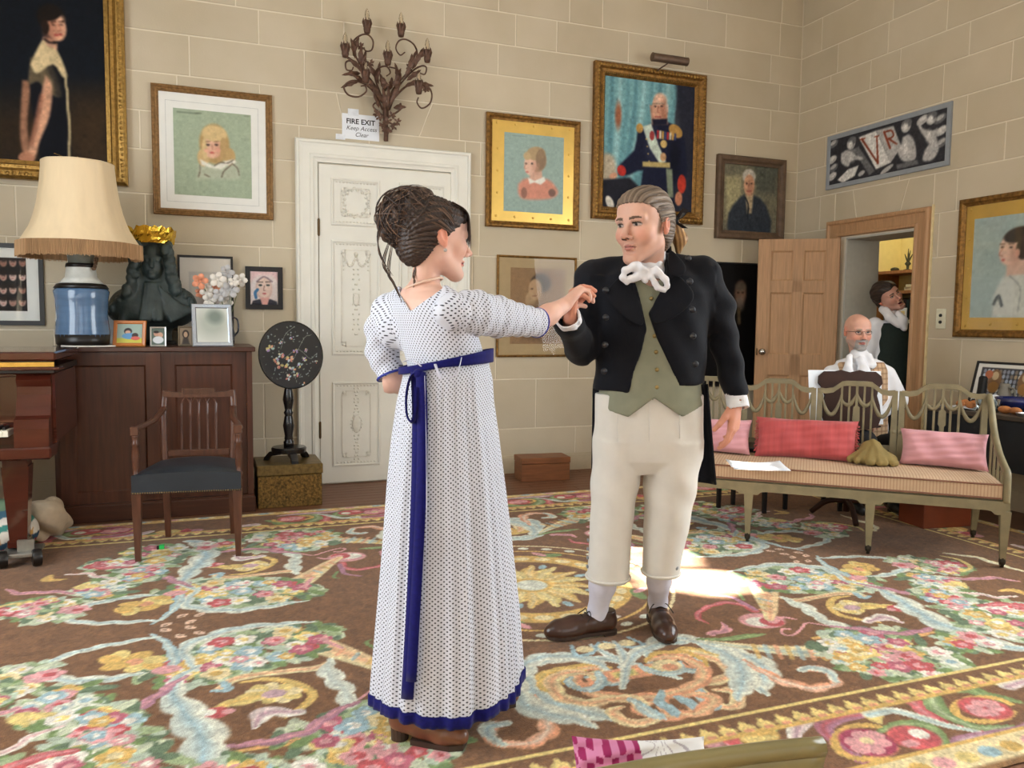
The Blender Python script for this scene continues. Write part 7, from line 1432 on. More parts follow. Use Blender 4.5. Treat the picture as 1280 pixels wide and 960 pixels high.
def hand(S, W, f, n, right, sc=1.0, bend=(.5, .6, .4), spread=.08, thumb=(.5, .35), k=.006, bends=None):
    """palm + five fingers added to S. W wrist, f finger direction, n the way the palm faces"""
    f = np.array(f, float); f /= np.linalg.norm(f); n = np.array(n, float); n -= f*(n @ f); n /= np.linalg.norm(n); sd = np.cross(f, n)*(1 if right else -1); W = np.array(W, float); tips = []
    for q, (o_, l) in enumerate(((.027, .088), (.009, .092), (-.009, .088), (-.026, .08))):
        kn = W+f*l*sc+sd*o_*sc; S.cone(W+sd*o_*.55*sc+f*.012*sc, kn, .0155*sc, .0115*sc, .012)
        L_ = (.075, .084, .078, .06)[q]*sc; b_ = bends[q] if bends else bend; d_ = f+sd*spread*(1.5-q)*.7; d_ /= np.linalg.norm(d_); a_ = 0; p0 = kn; r_ = (.0098, .010, .0095, .0083)[q]*sc; pts = [kn]
        for s_, (fr_, bb) in enumerate(zip((.47, .3, .23), b_)):
            a_ += bb; v_ = d_*cos(a_)+n*sin(a_); p1 = p0+v_*L_*fr_; S.cone(p0, p1, r_*(1-.08*s_), r_*(1-.08*(s_+1)), k if s_ == 0 else .003); p0 = p1; pts.append(p1)
        tips.append(pts)
    S.ell(W+f*.045*sc-n*.001, (.034*sc, .046*sc, .014*sc), R=np.stack([sd, f, n], 1), k=.012)
    b0 = W+f*.022*sc+sd*.022*sc+n*.006*sc; t1 = b0+(sd*cos(thumb[0])*.7+f*.75+n*sin(thumb[0])*.8)*.038*sc; S.cone(b0, t1, .0165*sc, .012*sc, .012); v_ = sd*.35*(1-thumb[1])+f*.85+n*(.25+thumb[1]); v_ /= np.linalg.norm(v_); t2 = t1+v_*.032*sc; t3 = t2+(v_+n*.25-sd*.2)/1.1*.026*sc; S.cone(t1, t2, .0115*sc, .0102*sc, .005).cone(t2, t3, .0102*sc, .008*sc, .003)
    return tips
def strands(paths, r, m, parent, name='strands', cols=None):
    V, F, C = [], [], []; k = 0; n = 4
    for i, P_ in enumerate(paths):
        P_ = np.asarray(P_); T_ = np.gradient(P_, axis=0); T_ /= np.linalg.norm(T_, axis=1)[:, None]+1e-9; a_ = np.cross(T_, (.3, .5, .8)); a_ /= np.linalg.norm(a_, axis=1)[:, None]+1e-9; b_ = np.cross(T_, a_); w_ = r*np.sin(np.linspace(.25, pi-.1, len(P_)))
        for j in range(n): pass
        ring = np.stack([P_+w_[:, None]*(cos(2*pi*j/n)*a_+sin(2*pi*j/n)*b_) for j in range(n)], 1).reshape(-1, 3); V.append(ring); m_ = len(P_); ii = np.arange(m_-1)[:, None]*n+np.arange(n)[None]; jj = np.arange(m_-1)[:, None]*n+(np.arange(n)[None]+1) % n
        F.append(np.stack([ii, jj, jj+n, ii+n], -1).reshape(-1, 4)+k); k += m_*n; C.append(np.tile(cols[i % len(cols)], (m_*n, 1)))
    o = mesh_obj(name, np.vstack(V), np.vstack(F), m, parent, True, col=lin(np.vstack(C))); o['kind'] = 'stuff'; return o
def dotted(name, base, dot, sp, r):
    m = mat(name, base, .8, var=.02, scale=20, sheen=.15); nt = m.node_tree; N = nt.nodes; L = nt.links; b = N['Principled BSDF']; at = N.new('ShaderNodeAttribute'); at.attribute_name = 'Duv'; res = []
    for off in ((0, 0), (.5, .5)):
        q = N.new('ShaderNodeVectorMath'); q.operation = 'MULTIPLY_ADD'; q.inputs[1].default_value = (1/sp, 1/sp, 0); q.inputs[2].default_value = (off[0], off[1], 0); L.new(at.outputs['Vector'], q.inputs[0]); f_ = N.new('ShaderNodeVectorMath'); f_.operation = 'FRACTION'; L.new(q.outputs[0], f_.inputs[0]); s_ = N.new('ShaderNodeVectorMath'); s_.operation = 'SUBTRACT'; s_.inputs[1].default_value = (.5, .5, 0); L.new(f_.outputs[0], s_.inputs[0]); l = N.new('ShaderNodeVectorMath'); l.operation = 'LENGTH'; L.new(s_.outputs[0], l.inputs[0]); lt = N.new('ShaderNodeMath'); lt.operation = 'LESS_THAN'; lt.inputs[1].default_value = r; L.new(l.outputs['Value'], lt.inputs[0]); res.append(lt)
    mx_ = N.new('ShaderNodeMath'); mx_.operation = 'MAXIMUM'; L.new(res[0].outputs[0], mx_.inputs[0]); L.new(res[1].outputs[0], mx_.inputs[1]); mix = N.new('ShaderNodeMix'); mix.data_type = 'RGBA'; src = b.inputs['Base Color'].links[0].from_socket; L.new(mx_.outputs[0], mix.inputs[0]); L.new(src, mix.inputs[6]); mix.inputs[7].default_value = C4(dot); L.new(mix.outputs[2], b.inputs['Base Color']); return m
linen = mat('white_linen', (226, 226, 230), .8, var=.03, scale=30, bump=.1, bscale=60)
def place_head(P, S, cpos, yaw, pitch, roll, sc, colf, relax=1):
    """mesh a head-frame solid and move it into the person's frame"""
    V, F = S.mesh(relax); C = colf(V); Rm = rotm(0, 0, yaw) @ rotm(pitch) @ rotm(0, roll, 0); return (V*sc) @ Rm.T+cpos, F, C, Rm
def head_inv(cpos, yaw, pitch, roll, sc):
    Rm = rotm(0, 0, yaw) @ rotm(pitch) @ rotm(0, roll, 0); return (lambda p_: ((np.asarray(p_)-cpos) @ Rm)/sc), Rm
# ------------------------------------------------------------------ the man in the tail coat
M_ = Person('standing person in a black tail coat, sage waistcoat and white breeches, offering a hand', 795, 800, 3.05)
pt = M_.pt; SKM = (208, 164, 144); coat_m = mat('black_wool', (11, 13, 21), .8, var=.1, scale=50, sheen=.04, spec=.25, bump=.08, bscale=250); vest_m = mat('sage_cotton', (134, 136, 116), .85, var=.07, scale=20, bump=.05, bscale=200); cream_m = mat('cream_twill', (216, 212, 204), .85, var=.03, scale=20, bump=.05, bscale=250); dkbtn = mat('dark_button_horn', (34, 36, 42), .3); brbtn = mat('brass_button', (150, 130, 84), .35, .8)
hc = pt(805, 284, -.06); HY, HP, HRl, HS = -.74, .02, -.03, 1.13
inv, Rm = head_inv(hc, HY, HP, HRl, HS); S = Solid((-.11, -.135, -.24), (.11, .14, .135), .0026); head(S, jaw=.9, brow=1.25)
nb = inv(pt(808, 352, .02)); S.cone((0, .03, -.06), nb, .05, .056, .03)
fc = lambda V: face_colour(V, SKM, (178, 114, 102), (74, 56, 42), (62, 66, 66), (-.003, -.0005), blush=1.0)
V, F = S.mesh(1); C = fc(V); sb_ = (np.abs(V[:, 0]) > .055) & (V[:, 1] > -.026) & (V[:, 1] < -.004) & (V[:, 2] > -.036) & (V[:, 2] < .02); C[sb_] = lerpc(C[sb_], np.array([112, 88, 66.]), .75*np.clip((V[sb_, 2]+.036)/.03, 0, 1)*np.clip((V[sb_, 1]+.026)/.008, 0, 1)); C = lerpc(C, np.array([172, 128, 108.]), .3*np.clip((-.048-V[:, 2])/.02, 0, 1)*np.clip((-.0-V[:, 1])/.02, 0, 1)*(V[:, 2] > -.125)*(~((np.abs(V[:, 0]) < .024) & (np.abs(V[:, 2]+.0695) < .012)))); M_.skin((V*HS) @ Rm.T+hc, F, C)
S = Solid((-.11, -.125, -.12), (.11, .14, .15), .003)                                    # combed-back hair
S.ell((0, .022, .036), (.0835, .101, .101), k=.01).ell((0, -.040, .062), (.068, .058, .056), k=.02).ell((0, .06, -.02), (.066, .055, .07), k=.03)
gz = lambda Z: np.interp(Z, [-.11, -.08, -.05, -.03, .01, .04, .06, .08, .10, .12], [.12, .08, .045, .012, -.012, -.032, -.062, -.10, -.2, -.2])
S.cut(lambda X, Y, Z: (gz(Z-.004+.012*np.cos(np.clip(X/.05,-1.5,1.5)))-Y)*.7); S.ell((.081, .01, -.005), (.02, .022, .034), k=.004, op='sub').ell((-.081, .01, -.005), (.02, .022, .034), k=.004, op='sub')
S.warp(lambda X, Y, Z: .0016*np.sin(np.arctan2(X, Z+.03)*46+Y*12)+.0012*np.sin(np.arctan2(X, Z+.03)*83-Y*20)); V, F = S.mesh(0)
def hcol(V, c1, c2, f=1): a_ = np.arctan2(V[:, 0], V[:, 2]+.03); q = .5+.5*np.sin(a_*61*f+V[:, 1]*22)*np.sin(a_*23*f+1+V[:, 1]*9); return np.array(c1)+(np.array(c2)-np.array(c1))*q[:, None]
hair = mesh_obj('hair', (V*HS) @ Rm.T+hc, F, hair_m, M_.o, True, col=lin(hcol(V, (76, 62, 50), (142, 124, 106))))
paths = []; rr = random.Random(3)
for i in range(150):
    a_ = rr.uniform(-1.9, 1.9); P_ = []
    y0 = -.074+.05*abs(a_)/1.6
    for t_ in np.linspace(0, 1, 9): y = y0+(.118-y0)*t_; q = max(.02, 1-((y-.022)/.105)**2)**.5; P_.append((.0845*q*sin(a_*(1-.25*t_)), y, .036+.096*q*cos(a_*(1-.25*t_))-.02*t_*t_))
    paths.append((np.array(P_)*HS) @ Rm.T+hc)
strands(paths, .0022, hair_m, hair, cols=[(84, 70, 56), (136, 118, 100), (108, 92, 76), (158, 142, 124)])
tw = [pt(836, 276, .05), pt(845, 287, .05), pt(850, 299, .045), pt(848, 314, .05)]; S = Solid(np.min(tw, 0)-.06, np.max(tw, 0)+.06, .004); S.chain(tw, [.028, .026, .028, .012], .01); V, F = S.mesh(0); q = .5+.5*np.sin(V[:, 0]*400+V[:, 2]*90); mesh_obj('ponytail', V, F, hair_m, hair, True, col=lin(np.array([120, 84, 50])+(np.array([196, 156, 104])-np.array([120, 84, 50]))*q[:, None]))
bwp = pt(842, 276, .02); mb = MB()
for sg, dz in ((1, .035), (1, -.03), (-1, .02), (-1, -.03)): mb.add([bwp+(0, -.01, .006), bwp+(sg*.03, -.025, .012+dz), bwp+(sg*.052, -.02, dz), bwp+(sg*.03, -.02, -.012+dz*.6), bwp+(0, -.01, -.008)], [(0, 1, 2, 3, 4)])
mb.sphere(bwp+(0, -.012, 0), (.016, .014, .016), 8, 6); mb.build('hair_bow', mat('black_satin', (14, 16, 22), .3), hair, solid=.003)
# torso under the clothes, hands
S = Solid((-.26, -.18, .75), (.26, .18, 1.50), .012); zt = [pt(805, v)[2] for v in (560, 500, 430, 370, 345)]; S.loft(zt, [pt(810, 500)[0]]*5, 0, [.17, .16, .17, .17, .08], [.11, .10, .11, .10, .06]); V, F = S.mesh(2); M_.skin(V, F, np.array(SKM, float))
sR, eR, wR = pt(738, 352, .0), pt(727, 436, -.03), pt(713, 404, -.25); sL, eL, wL = pt(880, 348, .0), pt(905, 425, .03), pt(919, 502, -.04)
HW = pt(713, 398, -.28)
S = Solid(HW-(.11, .12, .10), HW+(.14, .12, .16), .0024); S.cone(wR-(0, -.05, 0), HW, .027, .024, .01); hand(S, HW, (.10, -.12, 1), (1, .15, .05), True, 1.0, spread=.04, bends=[(.95, .55, .3), (1.05, .6, .35), (1.2, .6, .4), (1.35, .7, .4)], thumb=(.9, .5)); V, F = S.mesh(1); M_.skin(V, F, np.array([208, 146, 122.]))
S = Solid(wL-(.11, .12, .24), wL+(.09, .10, .06), .0026); f_ = pt(916, 545, -.06)-wL; S.cone(wL+(0, 0, .04), wL-(0, 0, .01), .028, .025, .01); hand(S, wL-(0, 0, .01), f_, (-.75, .55, 0), False, 1.06, bends=[(.2, .3, .2), (.3, .4, .25), (.4, .45, .3), (.5, .5, .3)], spread=.10, thumb=(.35, .2)); V, F = S.mesh(1); M_.skin(V, F, np.array([212, 150, 126.]))
M_.finish(skin_m)
# waistcoat and breeches
vrow = lambda rows: ([pt((a+b)/2, v)[2] for a, b, v in rows], [pt((a+b)/2, v)[0] for a, b, v in rows], [(pt(b, v)[0]-pt(a, v)[0])/2 for a, b, v in rows])
z_, cx_, a_ = vrow([(780, 840, 338), (752, 870, 352), (748, 878, 380), (750, 878, 420), (752, 874, 460), (749, 876, 490), (744, 880, 526)]); S = Solid((-.27, -.2, z_[-1]-.05), (.28, .2, z_[0]+.05), .006); S.loft(z_, cx_, 0, a_, [.07, .10, .118, .118, .115, .120, .128], k=.02, pw=2.3)
xz = lambda *pp: [(lambda q: (q[0], q[2]))(pt(u, v, -.1)) for u, v in pp]
S.polycut(xz((700, 500), (743, 509), (785, 521), (817, 497), (852, 521), (876, 511), (920, 500), (920, 600), (700, 600))); S.polycut(xz((786, 318), (836, 318), (838, 338), (817, 358), (812, 358), (788, 340)), y_hi=0); vest = M_.solid('waistcoat', S, vest_m, 1)
for u, v in ((814, 373), (815, 396), (818, 420), (820, 440), (821, 462), (821, 484)): c = pt(u, v, -.116); MB().lathe([(.0075, 0), (.008, .003), (.005, .005), (0, .0055)], 10, R=rotm(pi/2), at=c).build('waistcoat_button', brbtn, vest, smooth=True)
MB().tube([pt(816, v, -.114+.004*sin(v)) for v in (365, 400, 440, 480, 500)], .0022, 5).build('waistcoat_edge', vest_m, vest)
for ua, va, ub, vb in (): MB().tube([pt(ua, va, -.108), pt((ua+ub)/2, (va+vb)/2, -.116), pt(ub, vb, -.116)], .004, 6).build('pocket_welt', vest_m, vest)
S = Solid((-.28, -.2, pt(800, 735)[2]-.02), (.30, .2, pt(800, 490)[2]), .006)
z_, cx_, a_ = vrow([(744, 879, 492), (742, 880, 520), (741, 879, 548), (744, 876, 572), (760, 860, 590)]); S.loft(z_, cx_, .0, a_, [.106, .110, .122, .115, .08], k=.03, pw=2.3)
zl, cl, al = vrow([(742, 806, 548), (740, 802, 580), (738, 795, 620), (737, 789, 660), (735, 787, 700), (733.5, 786, 724)]); S.loft(zl, cl, [0, 0, -.01, -.015, -.01, 0], al, np.array(al)*[1.15, 1.15, 1.12, 1.1, 1.1, 1.1], k=.006); zr, cr_, ar = vrow([(803, 879, 548), (804, 875, 580), (805, 867, 620), (804, 859, 660), (803, 851, 695), (803, 848.5, 718)]); S.loft(zr, cr_, [0, 0, -.01, -.015, -.01, 0], ar, np.array(ar)*[1.0, 1.05, 1.08, 1.1, 1.1, 1.1], k=.006)
S.cone(pt(801, 545, -.16), pt(803, 610, -.12), .012, .016, .03, op='sub')
S.warp(lambda X, Y, Z: .0035*np.sin(Z*38+X*34)*np.exp(-((Z-.62)/.14)**2)+.003*np.sin(X*60+Z*14)*np.exp(-((Z-.85)/.1)**2)); br = M_.solid('breeches', S, cream_m, 1)
for (u0, u1, v, zz, cc2, aa, bb) in ((733, 786, 721, zl[-1], cl[-1], al[-1], .0), (803, 849, 715, zr[-1], cr_[-1], ar[-1], 0)): MB().tube([(cc2+aa*1.03*cos(t_), aa*1.12*sin(t_), zz+.012) for t_ in np.linspace(0, 2*pi, 33)], .006, 6).build('knee_band', cream_m, br, smooth=True)
MB().tube([pt(812, v, -.121) for v in (505, 530, 552, 566)], .0025, 5).build('fly_seam', cream_m, br); MB().tube([pt(772, v, -.116) for v in (519, 540, 552)], .0025, 5).build('fly_flap_seam', cream_m, br); MB().tube([pt(850, v, -.112) for v in (519, 535, 548)], .0025, 5).build('fly_flap_seam', cream_m, br)
for i in range(5): c = pt(848-1.2*i*.5, 668+i*10.5, -.065); MB().lathe([(.008, 0), (.0085, .003), (0, .006)], 10, R=rotm(pi/2, 0, .7), at=c).build('knee_button', mat('grey_button', (136, 138, 142), .4), br)
for i in range(4): c = pt(735.5-.3*i, 675+i*11, -.02); MB().lathe([(.007, 0), (.0075, .003), (0, .006)], 10, R=rotm(pi/2, 0, -1.2), at=c).build('knee_button', mat('grey_button', (136, 138, 142), .4), br)
# stockings and shoes
tR, hR = M_.fl(690, 799), M_.fl(768, 790); tL, hL = M_.fl(840, 813), M_.fl(817, 772); stock = mat('white_stocking', (206, 202, 214), .8, var=.03, scale=60)
def foot(toe, heel, knee, shin_r, nm):
    d_ = toe-heel; d_ /= np.linalg.norm(d_); toe = heel+d_*.295; heel0 = heel+d_*.03; ank = heel+d_*.075+np.array([0, 0, .10]); sdv = np.array([-d_[1], d_[0], 0])
    S = Solid(np.minimum(knee, ank)-.09, np.maximum(knee, ank)+.09, .006); mid = ank*.45+knee*.55; S.chain([knee, mid, ank, heel+d_*.09+np.array([0, 0, .05])], [shin_r, shin_r*1.02, .037, .036], .02); M_.solid('stocking', S, stock, 1)
    S = Solid(np.minimum(toe, heel)-.07+(0, 0, .07), np.maximum(toe, heel)+.07+(0, 0, .10), .004); z = np.array([0, 0, 1.])
    S.chain([heel0+z*.045, heel+d_*.10+z*.05, heel+d_*.18+z*.042, heel+d_*.245+z*.034, toe-d_*.02+z*.03], [.036, .038, .041, .038, .026], .02); S.ell(heel+d_*.205+z*.03, (.072, .046, .034), R=np.stack([d_, sdv, z], 1), k=.02); S.cone(heel0+z*.06, heel0+z*.085+d_*.005, .034, .036, .015)
    S.cone(ank-z*.0+d_*.01, ank+z*.06, .036, .05, .004, op='sub'); S.cut(lambda X, Y, Z: np.maximum(.016-Z, Z-.098)); so = M_.solid('shoe', S, mat('brown_leather', (62, 38, 28), .3, var=.3, scale=10, coat=.25), 1)
    out_ = [(heel+d_*(-.002+.30*t_)+sdv*sg*w_) for sg in (1, -1) for t_, w_ in ([(0, .02), (.05, .034), (.2, .036), (.4, .035), (.6, .045), (.75, .047), (.9, .036), (.97, .018)] if sg == 1 else [(.97, .018), (.9, .036), (.75, .047), (.6, .045), (.4, .035), (.2, .036), (.05, .034), (0, .02)])]
    MB().slab([(p_[0], p_[1]) for p_ in out_], .006, .02).build('sole', mat('dark_sole', (58, 42, 32), .6), so); MB().slab([(p_[0], p_[1]) for p_ in out_[:3]+out_[-3:]], 0, .012).build('shoe_heel', mat('dark_sole', (58, 42, 32), .6), so)
    for i in range(4): c = heel+d_*(.125+.02*i)+z*(.086-.006*i); MB().tube(spline([c+sdv*.018, c+z*.006, c-sdv*.018], 4), .0025, 5).build('lace', mat('black_lace', (24, 20, 20), .6), so)
    c = heel+d_*.12+z*.092
    for sg in (-1, 1): MB().tube(spline([c, c+sdv*sg*.02+z*.012, c+sdv*sg*.035+z*.0, c+sdv*sg*.05-z*.02+d_*.02], 5), .002, 5).build('lace', mat('black_lace', (24, 20, 20), .6), so)
foot(tR, hR, pt(758, 705, -.0), .05, 'r'); foot(tL, hL, pt(825, 705, -.0), .046, 'l')
# the tail coat: body, sleeves, then lapels, collar, buttons, tails
z_, cx_, a_ = vrow([(786, 832, 322), (766, 856, 334), (745, 876, 346), (737, 887, 366), (740, 886, 400), (744, 882, 440), (744, 881, 470), (741, 882, 500)]); S = Solid((-.36, -.36, z_[-1]-.06), (.48, .22, z_[0]+.08), .006); S.loft(z_, cx_, .008, a_, [.06, .085, .115, .135, .14, .134, .128, .13], k=.02, pw=2.4)
S.cone(pt(790, 333, .02), pt(742, 343, .01), .045, .058, .03).cone(pt(828, 331, .02), pt(876, 339, .01), .045, .058, .03)
S.polycut(xz((786, 300), (793, 353), (808, 412), (785, 491), (700, 486), (700, 640), (940, 640), (940, 478), (848, 483), (820, 423), (810, 392), (833, 350), (838, 300)), y_hi=.03)
S.chain([sR+(.005, 0, 0), (sR+eR)/2+(-.012, 0, 0), eR, wR+(.0, .03, -.005), wR], [.068, .066, .058, .05, .05], .03); S.chain([sL-(.005, 0, 0), (sL+eL)/2+(.012, .0, 0), eL, wL+(0, 0, .04)], [.068, .064, .054, .046], .03)
S.cone(wR, wR+(wR-eR)*.3, .038, .036, .003, op='sub'); S.cone(wL+(0, 0, .045), wL-(0, 0, .08), .036, .034, .003, op='sub')
S.cut(lambda X, Y, Z: -((X-wL[0])*0+(Z-(wL[2]+.008)))*(X > wL[0]-.10)-9*(X <= wL[0]-.10)); S.cone(pt(808, 330, .0), pt(808, 300, -.02), .062, .07, .004, op='sub')
S.warp(lambda X, Y, Z: .0035*np.sin(Z*60+X*20)*((X > sL[0]+.03) | (X < sR[0]-.0))+.002*np.sin(X*50+Z*33)); coat = M_.solid('tail_coat', S, coat_m, 1)
def panel(name, pts, dy, th=.006, m=None, par=None, bulge=.012):
    """a cloth flap lying on the chest: outline in photo pixels with depth offsets"""
    q = [pt(u, v, d_) for u, v, d_ in pts]; c = np.mean(q, 0)+np.array([0, -bulge, 0]); n = len(q); V = list(q)+[c]; F = [(i, (i+1) % n, n) for i in range(n)]; mb = MB().add(V, F); return mb.build(name, m or coat_m, par or coat, smooth=True, solid=th, subd=2)
panel('lapel', [(793, 352, -.105), (803, 385, -.135), (808, 412, -.14), (790, 405, -.15), (768, 386, -.155), (752, 366, -.14), (768, 352, -.125), (777, 340, -.10)], 0); panel('lapel', [(834, 350, -.105), (820, 372, -.135), (810, 393, -.14), (816, 408, -.148), (838, 402, -.155), (862, 384, -.15), (872, 368, -.14), (858, 352, -.125), (846, 340, -.10)], 0)
panel('collar', [(783, 318, -.02), (777, 330, -.075), (770, 345, -.12), (784, 356, -.135), (792, 350, -.12), (789, 333, -.08)], 0); panel('collar', [(836, 308, -.02), (846, 318, -.07), (862, 335, -.115), (852, 346, -.135), (838, 348, -.125), (834, 328, -.08)], 0)
S = Solid((-.13, -.1, pt(808, 345)[2]), (.17, .16, pt(808, 295)[2]), .005); z1, z0 = pt(808, 306)[2], pt(808, 350)[2]; S.loft([z0, z1], pt(812, 330)[0], [.02, .035], [.105, .085], [.085, .085], k=.004).loft([z0-.1, z1+.1], pt(812, 330)[0], [.005, .02], [.092, .074], [.075, .075], k=.003, op='sub'); S.cut(lambda X, Y, Z: -.015-Y); M_.solid('stand_collar', S, coat_m, 1, parent=coat)
for u, v, d_ in ((862, 352, -.142), (865, 387, -.146), (866, 420, -.142), (869, 455, -.138), (757, 363, -.142), (757, 397, -.148), (756, 431, -.142), (755, 464, -.136), (860, 323, -.085)): MB().lathe([(.012, 0), (.0125, .003), (.009, .006), (0, .0065)], 14, R=rotm(pi/2), at=pt(u, v, d_)).build('coat_button', dkbtn, coat, smooth=True)
for nm, tp, bt in (('r', [(742, 484), (790, 486)], [(740, 586), (772, 590)]), ('l', [(832, 484), (884, 480)], [(850, 598), (894, 606)])):
    def tf(u, v, tp=tp, bt=bt): a_ = np.array(tp[0])*(1-u)+np.array(tp[1])*u; b_ = np.array(bt[0])*(1-u)+np.array(bt[1])*u; q = a_*(1-v)+b_*v; return pt(q[0]+2*sin(u*9)*v, q[1], .128+.012*sin(u*8)*v-(.10 if (nm == 'r') == (u < .5) else 0)*(abs(2*u-1)**3)*(1-.4*v))
    MB().grid(tf, 17, 13).build('coat_tail', coat_m, coat, smooth=True, solid=.007)
for W_, E_, rr_, ln in ((wR, eR, .042, .062), (wL+(0, 0, .03), eL, .039, .06)):                # shirt cuffs
    d_ = (W_-E_)/np.linalg.norm(W_-E_); S = Solid(W_-.1, W_+.1, .004); S.cone(W_-d_*.02, W_+d_*ln, rr_, rr_*1.06, .004).cone(W_-d_*.06, W_+d_*(ln+.03), rr_*.8, rr_*.9, .002, op='sub'); S.warp(lambda X, Y, Z: .002*np.sin(X*120)*np.sin(Z*90)); S.cut(lambda X, Y, Z: ((X-W_[0])*d_[0]+(Y-W_[1])*d_[1]+(Z-W_[2])*d_[2])-ln); M_.solid('shirt_cuff', S, linen, 1)
# cravat
S = Solid(pt(760, 372, -.3), pt(852, 300, .12), .004); nk0, nk1 = pt(806, 346, -.0), pt(811, 316, -.01); S.loft([nk0[2]-.01, (nk0[2]+nk1[2])/2, nk1[2]+.012], [nk0[0], nk0[0]+.002, nk1[0]], [-.005, .0, .005], [.078, .071, .067], [.078, .074, .072], k=.01); S.cut(lambda X, Y, Z: Z-(nk1[2]-.012+.35*(X-nk1[0])+.10*Y))
kn = pt(808, 340, -.125); S.ell(kn, (.019, .017, .018), k=.008)
S.chain([kn, pt(795, 333, -.15), pt(781, 338, -.155)], [.010, .019, .013], .006).chain([kn, pt(796, 346, -.15), pt(783, 351, -.15)], [.009, .015, .011], .006).chain([pt(782, 337, -.155), pt(778, 346, -.155), pt(784, 353, -.15)], [.010, .011, .010], .005)
S.chain([kn, pt(820, 338, -.15), pt(832, 350, -.15), pt(834, 360, -.145)], [.010, .014, .013, .009], .005).chain([kn, pt(815, 348, -.15), pt(821, 359, -.145), pt(831, 363, -.145)], [.009, .011, .012, .009], .005).chain([kn, pt(807, 350, -.145)], [.010, .013], .005)
S.warp(lambda X, Y, Z: .0016*np.sin(X*150+Z*110)+.0012*np.sin(X*-90+Z*190)); M_.solid('cravat', S, linen, 1)
# ------------------------------------------------------------------ the woman in the dotted dress
Wm = Person('person with dark pinned-up hair in a white spotted gown with a blue sash', 556, 900, 2.44)
pt = Wm.pt; SKW = (222, 180, 162); dress_m = dotted('spotted_muslin', (208, 212, 224), (36, 34, 50), .0135, .165); velvet = mat('blue_velvet', (15, 15, 92), .8, var=.2, scale=90, sheen=.1, spec=.2)
hc = pt(545, 299, .0); WY, WP, WRl, WS = 2.08, .03, .0, .97; inv, Rm = head_inv(hc, WY, WP, WRl, WS); S = Solid((-.105, -.135, -.2), (.105, .14, .135), .0026); head(S, female=True)
nbw = pt(529, 370, .0); S.cone((0, .028, -.06), inv(nbw), .040, .041, .025); V, F = S.mesh(1); Wm.skin((V*WS) @ Rm.T+hc, F, face_colour(V, SKW, (196, 104, 104), (60, 44, 38), (80, 70, 60)))
shR, shL = pt(572, 390, -.125), pt(487, 390, .12); TR = -.905
rows = [(529, 364, .07, .055), (531, 375, .128, .075), (536, 390, .152, .09), (544, 408, .15, .10), (553, 436, .138, .108), (558, 458, .130, .108), (558, 480, .13, .108)]; zs_ = [pt(u, v)[2] for u, v, a, b in rows]; cxs = [pt(u, v)[0] for u, v, a, b in rows]; aa = [r_[2] for r_ in rows]; bb = [r_[3] for r_ in rows]
S = Solid((-.30, -.26, zs_[-1]-.03), (.16, .26, zs_[0]+.14), .0045); S.loft(zs_, cxs, 0, np.array(aa)-.008, np.array(bb)-.006, k=.03, rot=TR).cone(pt(534, 340, .0), nbw, .040, .042, .02).cone(nbw, shR, .036, .046, .04).cone(nbw, shL, .036, .046, .04); V, F = S.mesh(1); Wm.skin(V, F, np.array(SKW, float))
a0, a1, a2, a3 = shR, pt(622, 396, .03), pt(664, 404, .175), pt(706, 381, .285)
S = Solid(np.minimum(a2, a3)-(.06, .07, .09), np.maximum(a2, a3)+(.16, .14, .11), .0026); S.chain([a2-(a2-a1)*.3, a2, (a2+a3)/2+(0, 0, -.003), a3], [.042, .037, .034, .0255], .02); f_ = pt(728, 358, .33)-a3
tips = hand(S, a3, f_, (.25, -.1, -1), True, .94, spread=.03, bends=[(.75, .75, .4), (.85, .8, .45), (.9, .85, .45), (1., .9, .5)], thumb=(.7, .6)); V, F = S.mesh(1); Wm.skin(V, F, np.array([224, 180, 162.]))
S = Solid(np.minimum(a0, a2)-.08, np.maximum(a0, a2)+.08, .006); S.chain([a0, a1, a2], [.044, .042, .038], .02); V, F = S.mesh(1); Wm.skin(V, F, np.array(SKW, float))
S = Solid(pt(465, 520, -.1), pt(540, 375, .45), .005); S.chain([shL, pt(479, 412, .13), pt(478, 440, .13), pt(488, 476, .115), pt(512, 486, .30)], [.036, .036, .035, .036, .028], .02); V, F = S.mesh(1); Wm.skin(V, F, np.array(SKW, float)*.97)
Wm.finish(skin_m)
# bodice and sleeves
S = Solid((-.32, -.28, zs_[-1]-.04), (.18, .28, zs_[0]+.09), .005); S.loft(zs_, cxs, 0, np.array(aa)+.002, np.array(bb)+.004, k=.02, rot=TR).cone(pt(553, 372, -.06), shR, .038, .05, .03).cone(pt(503, 373, .05), shL, .038, .05, .03).cone(shL, pt(497, 410, .07), .055, .07, .03)
xw = lambda *pp: [(lambda q: (q[0], q[2]))(pt(u, v, -.08)) for u, v in pp]; S.polycut(xw((493, 352), (496, 366), (514, 389), (553, 361), (557, 340), (557, 300), (480, 300)), y_hi=.09); S.polycut(xw((480, 482), (504, 478), (540, 472), (575, 464), (614, 454), (660, 446), (660, 560), (480, 560))); S.cut(lambda X, Y, Z: (Z-(pt(540, 358)[2]+.02)))
uvb = lambda V: np.stack([np.arctan2(-V[:, 1], V[:, 0]-np.interp(V[:, 2], zs_[::-1], cxs[::-1]))*.125, V[:, 2]], 1); bod = Wm.solid('bodice', S, dress_m, 1, uvf=uvb)
